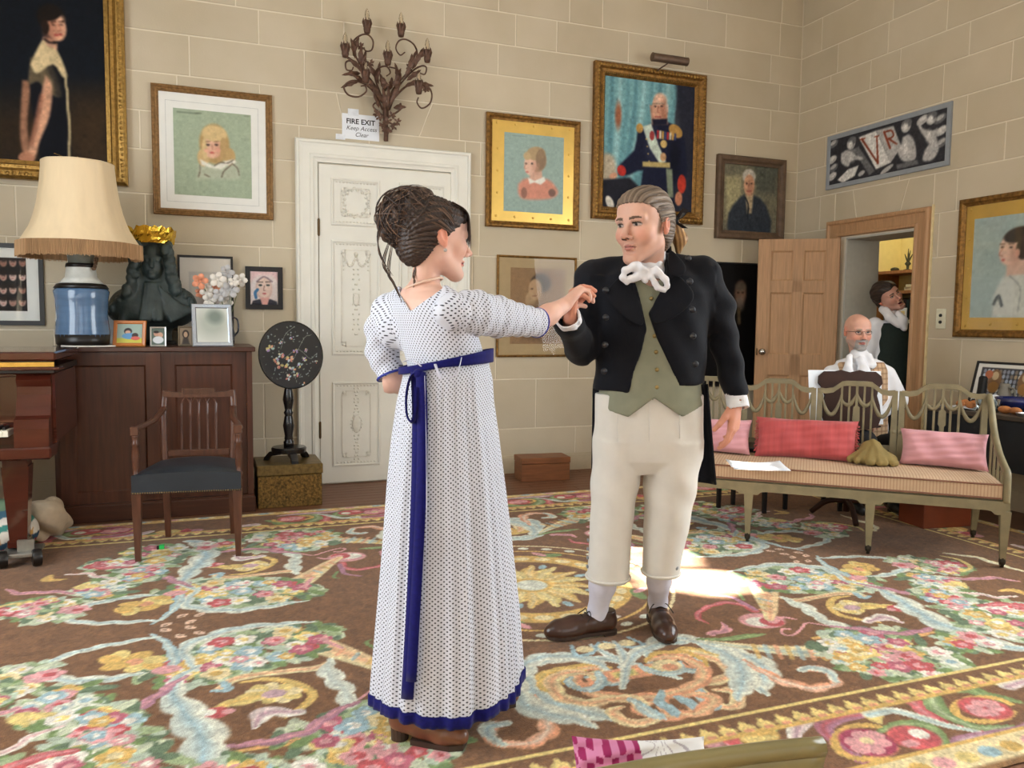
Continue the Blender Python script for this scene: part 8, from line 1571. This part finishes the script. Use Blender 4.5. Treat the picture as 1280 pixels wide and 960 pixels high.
def sleeve(P_, r_, k=.02, trim=True):
    P_ = [np.array(p_) for p_ in P_]; S = Solid(np.min(P_, 0)-.1, np.max(P_, 0)+.1, .0045); S.chain(P_, r_, k); e = P_[-1]; d_ = e-P_[-2]; d_ /= np.linalg.norm(d_); S.cone(e-d_*.015, e+d_*.12, r_[-1]*.8, r_[-1]*.9, .003, op='sub'); S.cut(lambda X, Y, Z: (X-e[0])*d_[0]+(Y-e[1])*d_[1]+(Z-e[2])*d_[2]); ax_ = (P_[-1]-P_[0])/np.linalg.norm(P_[-1]-P_[0]); w_ = np.array([0, 0, 1.]) if abs(ax_[2]) < .8 else np.array([1., -.3, 0]); w_ = w_-ax_*(w_ @ ax_); w_ /= np.linalg.norm(w_)
    S.warp(lambda X, Y, Z: .0025*np.sin(((X-e[0])*d_[0]+(Y-e[1])*d_[1]+(Z-e[2])*d_[2])*95+X*40)); sl = Wm.solid('sleeve', S, dress_m, 1, uvf=lambda V: np.stack([(V-P_[0]) @ ax_, (V-P_[0]) @ w_], 1)); a_ = np.cross(d_, (0, 0, 1.)); a_ /= np.linalg.norm(a_)+1e-9; b_ = np.cross(d_, a_)
    MB().tube([e-d_*.002+r_[-1]*1.02*(cos(t_)*a_+sin(t_)*b_) for t_ in np.linspace(0, 2*pi, 25)], .004, 6).build('sleeve_trim', mat('blue_cord', (44, 56, 150), .6), sl, smooth=True)
sleeve([shR+(-.015, 0, .0), pt(592, 391, -.07), pt(622, 396, .03), pt(672, 403.5, .20)], [.056, .064, .06, .0455]); sleeve([shL+(.015, 0, .0), pt(479, 410, .13), pt(478, 440, .13), pt(489, 470, .11)], [.052, .055, .05, .044])
# skirt
srow = [(455, 505, 612), (472, 503, 616), (500, 497, 618), (548, 490.5, 625), (600, 485.5, 631), (657, 481, 637), (765, 473, 647), (841, 467.5, 651), (900, 464.5, 650)]; sz = np.array([pt(558, v)[2] for v, a, b in srow])[::-1]; sc_ = np.array([pt((a+b)/2, v)[0] for v, a, b in srow])[::-1]; sh_ = np.array([(pt(b, v)[0]-pt(a, v)[0])/2 for v, a, b in srow])[::-1]; rr = random.Random(6); ph = [(n, rr.uniform(0, 6.28), rr.uniform(.5, 1)) for n in (5, 9, 13, 17, 23, 31)]
def skirt_pt(th, t_, off=0.):
    zt_ = pt(558, 456)[2]; x0 = sh_[-1]*cos(th); zt_ = zt_+.23*x0; zh = .088+.03*max(0, cos(th-.5))+.006*sin(5*th); z = zt_+(zh-zt_)*t_; c = np.interp(z, sz, sc_); a_ = np.interp(z, sz, sh_); fo = sum(w_*sin(n*th+p_+2.0*t_*(n % 3-1)) for n, p_, w_ in ph)/3; am = .012+.046*t_**.8; am *= min(1, t_*8+.15); r_ = 1+am*fo-.012+.012*sin(44*th+3*sin(5*th))*max(0, 1-t_*2.2)*min(1, t_*12)
    bf = 1.03-.08*t_; return np.array([c+(a_*r_+off)*cos(th), .0+(a_*bf*r_+off)*sin(th)-.02*t_, z])
nu, nv = 200, 70; V = np.array([skirt_pt(2*pi*i/nu, j/(nv-1)) for j in range(nv) for i in range(nu)]); F = np.array([(j*nu+i, (j+1)*nu+i, (j+1)*nu+(i+1) % nu, j*nu+(i+1) % nu) for j in range(nv-1) for i in range(nu)]); UV = np.array([(2*pi*i/nu*.165, j/(nv-1)*1.02) for j in range(nv) for i in range(nu)]); k = UV[:, 0] >= 0
sk_ = mesh_obj('skirt', V, F, dress_m, Wm.o, True, uv=UV)
MB().grid(lambda u, v: skirt_pt(2*pi*u, .972+.034*v, .0035+.002*sin(u*900)*v), 200, 4, True).build('hem_band', velvet, sk_, smooth=True, solid=.003)
MB().grid(lambda u, v: (lambda q, th: q+np.array([0, 0, .022-(.018+.016*max(0, cos(th)))*v*1.2]))(skirt_pt(2*pi*u, 0, .012), 2*pi*u), 90, 4, True).build('sash', velvet, Wm.o, smooth=True, solid=.004)
def on_skirt(u, v, lift=.01):
    q = pt(u, v, -.16); z = q[2]; c = np.interp(z, sz, sc_); a_ = np.interp(z, sz, sh_); zt_ = pt(558, 456)[2]; t_ = min(1, max(0, (zt_-z)/(zt_-.09))); x = pt(u, v, -.14)[0]; w_ = np.clip((x-c)/a_, -.98, .98); y = -a_*(1.03-.08*t_)*(1.0+.03*t_)*sqrt(1-w_*w_)-.02*t_-lift; return pt(u, v, y)
def ribbon(name, pts, wd, m, par, lift=.012, n=24):
    P_ = spline([on_skirt(u, v, lift) for u, v in pts], 5); T_ = np.gradient(P_, axis=0); mb = MB(); V = []
    for i, p_ in enumerate(P_): s_ = np.array([1, -.15, 0])*wd/2; V += [p_-s_, p_+(0, -.003, 0), p_+s_]
    mb.add(V, [(i*3+k_, i*3+k_+1, i*3+k_+4, i*3+k_+3) for i in range(len(P_)-1) for k_ in (0, 1)]); return mb.build(name, m, par, smooth=True, solid=.003)
sash = [o for o in Wm.o.children if o.name.startswith('sash')][0]
ribbon('sash_tail', [(521, 465), (523, 520), (522, 600), (519, 690), (514, 790), (509, 874)], .036, velvet, sash, .016); ribbon('sash_tail', [(526, 465), (528, 520), (527, 600), (523, 690), (518, 780), (514, 852)], .03, velvet, sash, .022)
def loop_(pts, wd, m, par, nm, lf=.02): P_ = spline([on_skirt(u, v, lf+l) for u, v, l in pts], 6); MB().tube(P_, wd/2, 8, flat=(1, .22)).build(nm, m, par, smooth=True)
loop_([(522, 464, .0), (513, 472, .012), (508, 495, .02), (509, 520, .02), (516, 527, .012), (521, 510, .005), (523, 485, .0)], .03, velvet, sash, 'sash_loop'); MB().sphere(on_skirt(523, 467, .022), (.016, .012, .014), 10, 6).build('sash_knot', velvet, sash, smooth=True)
sat = mat('white_satin', (214, 216, 234), .4)
for q in ([(505, 452, 0), (512, 450, .006), (520, 453, .006), (527, 458, 0)], [(544, 455, 0), (547, 464, .005), (551, 474, .004)], [(577, 447, 0), (575, 456, .006), (571, 467, .004), (560, 474, .002)], [(531, 470, 0), (533, 560, 0), (533, 690, 0)]): loop_(q, .010, sat, sash, 'satin_tie', .018)
# boots
def wfoot(toe, heel):
    d_ = toe-heel; L_ = np.linalg.norm(d_); d_ /= L_; toe = heel+d_*.245; z = np.array([0, 0, 1.]); S = Solid(np.minimum(toe, heel)-.06+(0, 0, .06), np.maximum(toe, heel)+.06+(0, 0, .16), .0045); S.chain([heel+d_*.03+z*.06, heel+d_*.10+z*.052, heel+d_*.17+z*.036, toe-d_*.03+z*.03], [.034, .036, .038, .028], .02).cone(heel+d_*.045+z*.07, heel+d_*.05+z*.19, .036, .042, .02); S.cut(lambda X, Y, Z: np.maximum(.014-Z, Z-.2)); o = Wm.solid('boot', S, mat('tan_boot', (112, 72, 50), .35, var=.2, scale=12, coat=.15), 1); sv = np.array([-d_[1], d_[0], 0]); out_ = [heel+d_*(.245*t_)+sv*sg*w_ for sg, seq in ((1, ((.3, .03), (.6, .036), (.8, .038), (.95, .022))), (-1, ((.95, .022), (.8, .038), (.6, .036), (.3, .03)))) for t_, w_ in seq]; MB().slab([(p_[0], p_[1]) for p_ in out_], .0, .016).build('boot_sole', mat('dark_sole', (58, 42, 32), .6), o); MB().lathe([(.026, 0), (.028, .05)], 14, at=heel+d_*.03).build('boot_heel', mat('dark_sole', (58, 42, 32), .6), o)
wfoot(Wm.fl(582, 934), Wm.fl(488, 921)); wfoot(Wm.fl(640, 880), Wm.fl(556, 878))
# hair
S = Solid((-.115, -.13, -.13), (.115, .15, .15), .0035); S.ell((0, .024, .036), (.087, .104, .096), k=.01).ell((0, -.04, .058), (.07, .058, .055), k=.02).ell((0, .07, -.03), (.058, .045, .06), k=.03); gw = lambda Z: np.interp(Z, [-.12, -.095, -.07, -.03, .01, .04, .065, .085], [.12, .06, .045, .028, -.012, -.05, -.1, -.2]); S.cut(lambda X, Y, Z: (gw(Z)-Y)*.7); S.ell((-.084, .012, -.008), (.02, .022, .034), k=.004, op='sub'); S.warp(lambda X, Y, Z: .002*np.sin(np.arctan2(X, Z+.03)*40+Y*20)+.0015*np.sin(np.arctan2(Y, Z)*55)); V, F = S.mesh(0); hw = mesh_obj('hair', (V*WS) @ Rm.T+hc, F, hair_m, Wm.o, True, col=lin(hcol(V, (30, 22, 19), (84, 64, 52))))
bc = pt(514, 274, .0); S = Solid(bc-.14, bc+.15, .0045); rr = random.Random(11); S.ell(bc, (.072, .075, .065), k=.02)
for i in range(26): q = np.array([rr.gauss(0, 1), rr.gauss(0, 1), rr.gauss(0, 1)]); q /= np.linalg.norm(q); S.ell(bc+q*np.array([.066, .06, .058])+(0, 0, .004), (.030, .027, .030), k=.008)
S.ell(pt(521, 246, 0), (.05, .045, .03), k=.02).ell(pt(487, 286, .0), (.036, .04, .045), k=.02).ell(pt(516, 312, .02), (.05, .05, .05), k=.03); S.warp(lambda X, Y, Z: .002*np.sin(X*210+Z*160)+.002*np.sin(X*-150+Z*230+Y*100)); V, F = S.mesh(0); q = .5+.5*np.sin(V[:, 0]*230+V[:, 2]*190)*np.sin(V[:, 2]*120-V[:, 1]*150); mesh_obj('bun', V, F, hair_m, hw, True, col=lin(np.array([32, 23, 20])+(np.array([96, 74, 60])-np.array([32, 23, 20]))*q[:, None]))
paths = []
for i in range(260):                                         # curls looping round the bun
    a_ = np.array([rr.gauss(0, 1), rr.gauss(0, .6), rr.gauss(0, 1)]); a_ /= np.linalg.norm(a_); b_ = np.cross(a_, (rr.gauss(0, 1), rr.gauss(0, 1), rr.gauss(0, 1))); b_ /= np.linalg.norm(b_); t0 = rr.uniform(0, 6.28); ln = rr.uniform(.9, 2.4); R_ = rr.uniform(.088, .104)
    paths.append([bc+np.array([.0, 0, .004])+R_*(1+.05*sin(3*t_+i))*(np.cos(t_)*a_+np.sin(t_)*b_)*np.array([1.03, .98, .93]) for t_ in np.linspace(t0, t0+ln, 11)])
for i in range(190):                                         # swept from the hairline to the bun
    th = rr.uniform(-1.5, 1.5); sx = sin(th); P0 = np.array([.088*sx, -.085+.07*abs(sx), .05+.075*cos(th)-.05*abs(sx)]); bl = inv(bc); P_ = []
    for t_ in np.linspace(0, 1, 10): q = P0*(1-t_)+bl*t_; c = np.array([0, .022, .034]); v_ = q-c; n_ = np.linalg.norm(v_/np.array([.0885, .106, .098])); q = c+v_/max(n_, .2) if t_ < .7 else q; P_.append(q)
    paths.append((np.array(P_)*WS) @ Rm.T+hc)
for i in range(80):                                          # fringe and wisps
    x = rr.uniform(-.075, .06); P_ = [(x*.7, -.03, .113), (x*.95, -.088+.02*(abs(x)/.07)**2, .088), (x*1.05, -.103+.025*(abs(x)/.07)**2, .05), (x*1.2+rr.uniform(-.01, .01), -.104+.03*(abs(x)/.07)**2, rr.uniform(-.03, .02))]; paths.append((spline(np.array(P_), 4)*WS) @ Rm.T+hc)
for u0, v0, u1, v1, u2, v2, u3, v3 in ((486, 262, 472, 290, 476, 318, 490, 345), (486, 300, 478, 330, 492, 352, 500, 372), (490, 300, 484, 340, 496, 360, 503, 382), (505, 245, 485, 250, 473, 275, 474, 300), (520, 330, 516, 344, 519, 352, 516, 360)):
    for k_ in range(3): paths.append(spline([pt(u0+k_, v0, -.04), pt(u1+k_*1.5, v1, -.04), pt(u2-k_, v2, -.05), pt(u3+k_, v3, -.05)], 5))
strands(paths, .0021, hair_m, hw, cols=[(34, 25, 22), (62, 46, 38), (92, 70, 56), (48, 36, 30), (116, 92, 76)])
nk = pt(530, 353, .0); MB().tube([nk+np.array([.056*cos(t_), .054*sin(t_), -.004+.018*cos(t_-.2)-.006*sin(t_)]) for t_ in np.linspace(0, 2*pi, 49)], .0038, 6).build('necklace', mat('blush_bead', (226, 196, 176), .4), Wm.o, smooth=True)
ep = (np.array([-.083, .004, -.036])*WS) @ Rm.T+hc; MB().sphere(ep+(0, -.004, -.004), .0055, 8, 6).build('earring', mat('silver', (196, 196, 192), .3, .8), Wm.o, smooth=True)
# ------------------------------------------------------------------ the two figures behind
def simple_person(label, u, v, dep, hpx, hrot, skin, hairf, vest_c, rows_, arms, trousers, seated, sc=1.0, mouth=0, beard=None, brow=(90, 80, 70), lipc=(170, 100, 92), gaze=(0, 0), cravat=None, legs=None, vest_m2=None):
    P = Person(label, u, v, dep); pt = P.pt; hc = pt(*hpx); inv, Rm = head_inv(hc, *hrot, sc); S = Solid((-.105, -.135, -.2), (.105, .14, .135), .0034); head(S, mouth_open=mouth); nb = pt(rows_[0][0], rows_[0][1]); S.cone((0, .03, -.06), inv(nb), .048, .055, .03); V, F = S.mesh(1); P.skin((V*sc) @ Rm.T+hc, F, face_colour(V, skin, lipc, brow, gaze=gaze, mouth_open=mouth, beard=beard))
    zs = [pt(r_[0], r_[1])[2] for r_ in rows_]; cx = [pt(r_[0], r_[1])[0] for r_ in rows_]; A = [r_[2] for r_ in rows_]; Bd = [r_[3] for r_ in rows_]
    S = Solid((min(cx)-.3, -.22, min(zs)-.05), (max(cx)+.3, .22, max(zs)+.08), .008); S.loft(zs, cx, 0, np.array(A)-.012, np.array(Bd)-.012, k=.03); V, F = S.mesh(1); P.skin(V, F, np.array(skin, float))
    for ch, rad, hd in arms:
        S = Solid(np.min(ch, 0)-.08, np.max(ch, 0)+.08, .008); S.chain(ch, np.array(rad)*.6, .02); V, F = S.mesh(1); P.skin(V, F, np.array(skin, float))
        if hd: w_ = np.array(ch[-1]); S = Solid(w_-.2, w_+.2, .004); hand(S, w_, *hd); S.cone(np.array(ch[-2])*.15+w_*.85, w_, .026, .024, .01); V, F = S.mesh(1); P.skin(V, F, np.array(skin, float))
    P.finish(skin_m)
    S = Solid((min(cx)-.3, -.22, min(zs)-.05), (max(cx)+.3, .22, max(zs)+.08), .006); S.loft(zs[1:], cx[1:], 0, np.array(A[1:])*[.86]+.014, np.array(Bd[1:])+.018, k=.02)
    if cravat: S.polycut([(lambda q: (q[0], q[2]))(pt(a, b, -.1)) for a, b in cravat['open']], y_hi=0)
    vv = P.solid('waistcoat', S, vest_m2, 1)
    S = Solid((min(cx)-.34, -.5, min(zs)-.2), (max(cx)+.34, .3, max(zs)+.06), .007); S.loft(zs, cx, 0, np.array(A)-.006, np.array(Bd)-.006, k=.03)
    for ch, rad, hd in arms: S.chain(ch, rad, .03)
    S.warp(lambda X, Y, Z: .002*np.sin(Z*50+X*50)); P.solid('shirt', S, linen, 1)
    for b in (cravat or {}).get('buttons', ()): MB().lathe([(.010, 0), (.0105, .003), (0, .006)], 10, R=rotm(pi/2), at=pt(*b)).build('waistcoat_button', brbtn, vv, smooth=True)
    lo = np.min([np.min(np.array(l[0]), 0) for l in legs], 0)-.14; hi = np.max([np.max(np.array(l[0]), 0) for l in legs], 0)+.14; S = Solid(lo, hi, .008)
    for ch, rad in legs: S.chain(ch, rad, .03)
    P.solid('breeches', S, trousers, 1)
    for ch, rad in legs:
        e = np.array(ch[-1]); S = Solid(e-(.1, .26, .1), e+(.1, .12, .1), .006); S.chain([e+(0, .03, -.02), e+(0, -.06, -.025), e+(0, -.16, -.035)], [.036, .038, .03], .02); S.cut(lambda X, Y, Z: .004-Z); P.solid('shoe', S, mat('black_paint', (20, 20, 22), .4), 1)
    return P, hc, Rm, inv, sc
chk = mat('tan_check', (192, 160, 126), .85, var=.05, scale=30)
for ax_ in (0, 2): add_stripes(chk, (132, 100, 74), 9, ax_)
q_ = Person.__new__(Person); q_.dep = 5.42; p_ = ondepth(1074, 560, 5.42); q_.B = np.array([p_[0], p_[1], .0085]); T5 = q_.pt
P5, hc, Rm, inv, sc = simple_person('seated person with grey beard and glasses in a checked waistcoat behind the music desk', 1074, 560, 5.42, (1072, 415, 0), (.0, .03, .0), (206, 156, 136), None, None,
    [(1074, 446, .075, .07), (1075, 452, .165, .085), (1075, 462, .195, .112), (1076, 485, .185, .125), (1076, 520, .185, .13), (1076, 560, .18, .13)],
    [([T5(1039, 468, 0), T5(1026, 505, -.02), T5(1052, 520, -.16)], [.058, .055, .04], ((.4, -.6, -.2), (.2, 0, -1), True)), ([T5(1109, 468, 0), T5(1124, 500, -.02), T5(1096, 520, -.14)], [.058, .055, .04], ((-.4, -.6, -.2), (-.2, 0, -1), False))], mat('black_breeches', (24, 24, 28), .8), True, beard=(150, 146, 142), brow=(150, 130, 116), vest_m2=chk,
    cravat={'open': [(1056, 440), (1093, 440), (1084, 475), (1076, 500), (1068, 475)], 'buttons': [(1077, 505, -.132)]}, legs=[([T5(1062, 562, .0), np.array([-.12, -.34, .50]), np.array([-.12, -.20, .09])], [.09, .075, .045]), ([T5(1088, 562, .0), np.array([.14, -.34, .50]), np.array([.14, -.20, .09])], [.09, .075, .045])])
S = Solid(T5(1050, 484, -.25), T5(1100, 436, .12), .005); S.cone(T5(1074, 447, -.02), T5(1074, 452, -.03), .068, .072, .02).chain([T5(1062, 446, -.08), T5(1060, 462, -.12), T5(1066, 474, -.14)], [.02, .028, .016], .02).chain([T5(1076, 450, -.10), T5(1080, 464, -.15), T5(1082, 477, -.155)], [.024, .038, .032], .015).chain([T5(1086, 445, -.08), T5(1090, 456, -.12)], [.022, .028], .02); S.warp(lambda X, Y, Z: .0012*np.sin(X*130+Z*90)); P5.solid('cravat', S, linen, 1)
gl = mat('glasses_wire', (70, 52, 40), .35, .6); gb_ = MB().tube([(-.012, -.098, .004), (0, -.104, .007), (.012, -.098, .004)], .0016, 5)
for sg in (-1, 1): gb_.tube([(sg*.033+.021*cos(t_), -.099+.004*abs(cos(t_)), .0+.0145*sin(t_)) for t_ in np.linspace(0, 2*pi, 21)], .0017, 5).tube([(sg*.054, -.094, .004), (sg*.08, -.03, .006), (sg*.083, .02, .0)], .0016, 5)
go = gb_.build('glasses', gl, P5.o, R=Rm*sc, at=hc, smooth=True); go['kind'] = 'stuff'
S = Solid((-.11, -.06, -.10), (.11, .13, .07), .0045); S.ell((0, .02, .0), (.081, .10, .075), k=.005); S.cut(lambda X, Y, Z: np.maximum(np.maximum(.012-Y, Z-.035), -.07-Z)); V, F = S.mesh(0); mesh_obj('hair', (V*sc) @ Rm.T+hc, F, hair_m, P5.o, True, col=lin(hcol(V, (140, 136, 130), (196, 192, 188))))
st = thing('piano_stool', 'dark stool under the seated person', 'stool', P5.B, YAW); MB().box(-.2, .2, -.16, .18, .40, .455, .01).build('seat', dark_m, st)
for x, y in ((-.17, -.13), (.17, -.13), (-.17, .15), (.17, .15)): taper_leg(x, y, .40, .025, .035).build('leg', dark_m, st)
q_ = Person.__new__(Person); q_.dep = 6.62; p_ = ondepth(1119, 560, 6.62); q_.B = np.array([p_[0], p_[1], .0]); T6 = q_.pt
grn = mat('bottle_green', (22, 34, 28), .85, var=.15, scale=40)
P6, hc, Rm, inv, sc = simple_person('young person in a dark green waistcoat leaning in the doorway, head tipped back', 1119, 560, 6.62, (1110, 371, -.02), (.18, -.15, -.6), (196, 148, 130), None, None,
    [(1118, 399, .07, .065), (1119, 404, .16, .085), (1119, 412, .185, .11), (1119, 440, .175, .115), (1119, 470, .165, .115), (1119, 478, .165, .115)],
    [([T6(1093, 408, 0), T6(1083, 450, .02), T6(1090, 482, -.1)], [.066, .055, .04], ((.3, -.6, -.8), (1, 0, 0), True)), ([T6(1144, 408, 0), T6(1150, 448, .03), T6(1148, 488, -.05)], [.066, .055, .04], ((0, -.2, -1), (-1, 0, 0), False))], mat('black_breeches', (24, 24, 28), .8), False, sc=1.05, mouth=.7, brow=(44, 34, 28), vest_m2=grn, gaze=(.003, .002),
    cravat={'open': [(1100, 390), (1136, 390), (1132, 402), (1127, 414), (1119, 406)], 'buttons': [(1127, 418, -.118), (1128.5, 429, -.118), (1129.5, 440, -.118), (1129.5, 451, -.118)]}, legs=[([T6(1111, 474, 0), np.array([-.09, -.02, .48]), np.array([-.09, .0, .09])], [.115, .085, .05]), ([T6(1128, 474, 0), np.array([.09, -.02, .48]), np.array([.09, .02, .09])], [.115, .085, .05])])
S = Solid(T6(1088, 418, -.25), T6(1146, 372, .12), .005); S.cone(T6(1116, 396, -.01), T6(1118, 401, -.02), .062, .08, .02).chain([T6(1108, 389, -.05), T6(1112, 398, -.11), T6(1124, 407, -.14)], [.025, .035, .03], .02).chain([T6(1123, 394, -.10), T6(1128, 402, -.14), T6(1130, 411, -.145)], [.028, .04, .028], .015).chain([T6(1103, 388, .0), T6(1110, 394, -.09)], [.03, .03], .02); S.warp(lambda X, Y, Z: .0014*np.sin(X*110+Z*70)); P6.solid('cravat', S, linen, 1)
S = Solid((-.12, -.13, -.11), (.12, .15, .15), .0045); S.ell((0, .02, .038), (.092, .108, .10), k=.01).ell((0, -.04, .06), (.074, .06, .056), k=.02).ell((0, .07, -.03), (.07, .05, .06), k=.03); S.cut(lambda X, Y, Z: (np.interp(Z, [-.1, -.06, -.02, .03, .055, .07], [.07, .04, .0, -.03, -.075, -.2])+.014*np.sin(X*70)-Y)*.7); S.warp(lambda X, Y, Z: .004*np.sin(X*90+Y*40)*np.sin(Z*80)); V, F = S.mesh(0); mesh_obj('hair', (V*sc) @ Rm.T+hc, F, hair_m, P6.o, True, col=lin(hcol(V, (28, 22, 20), (70, 54, 44))))
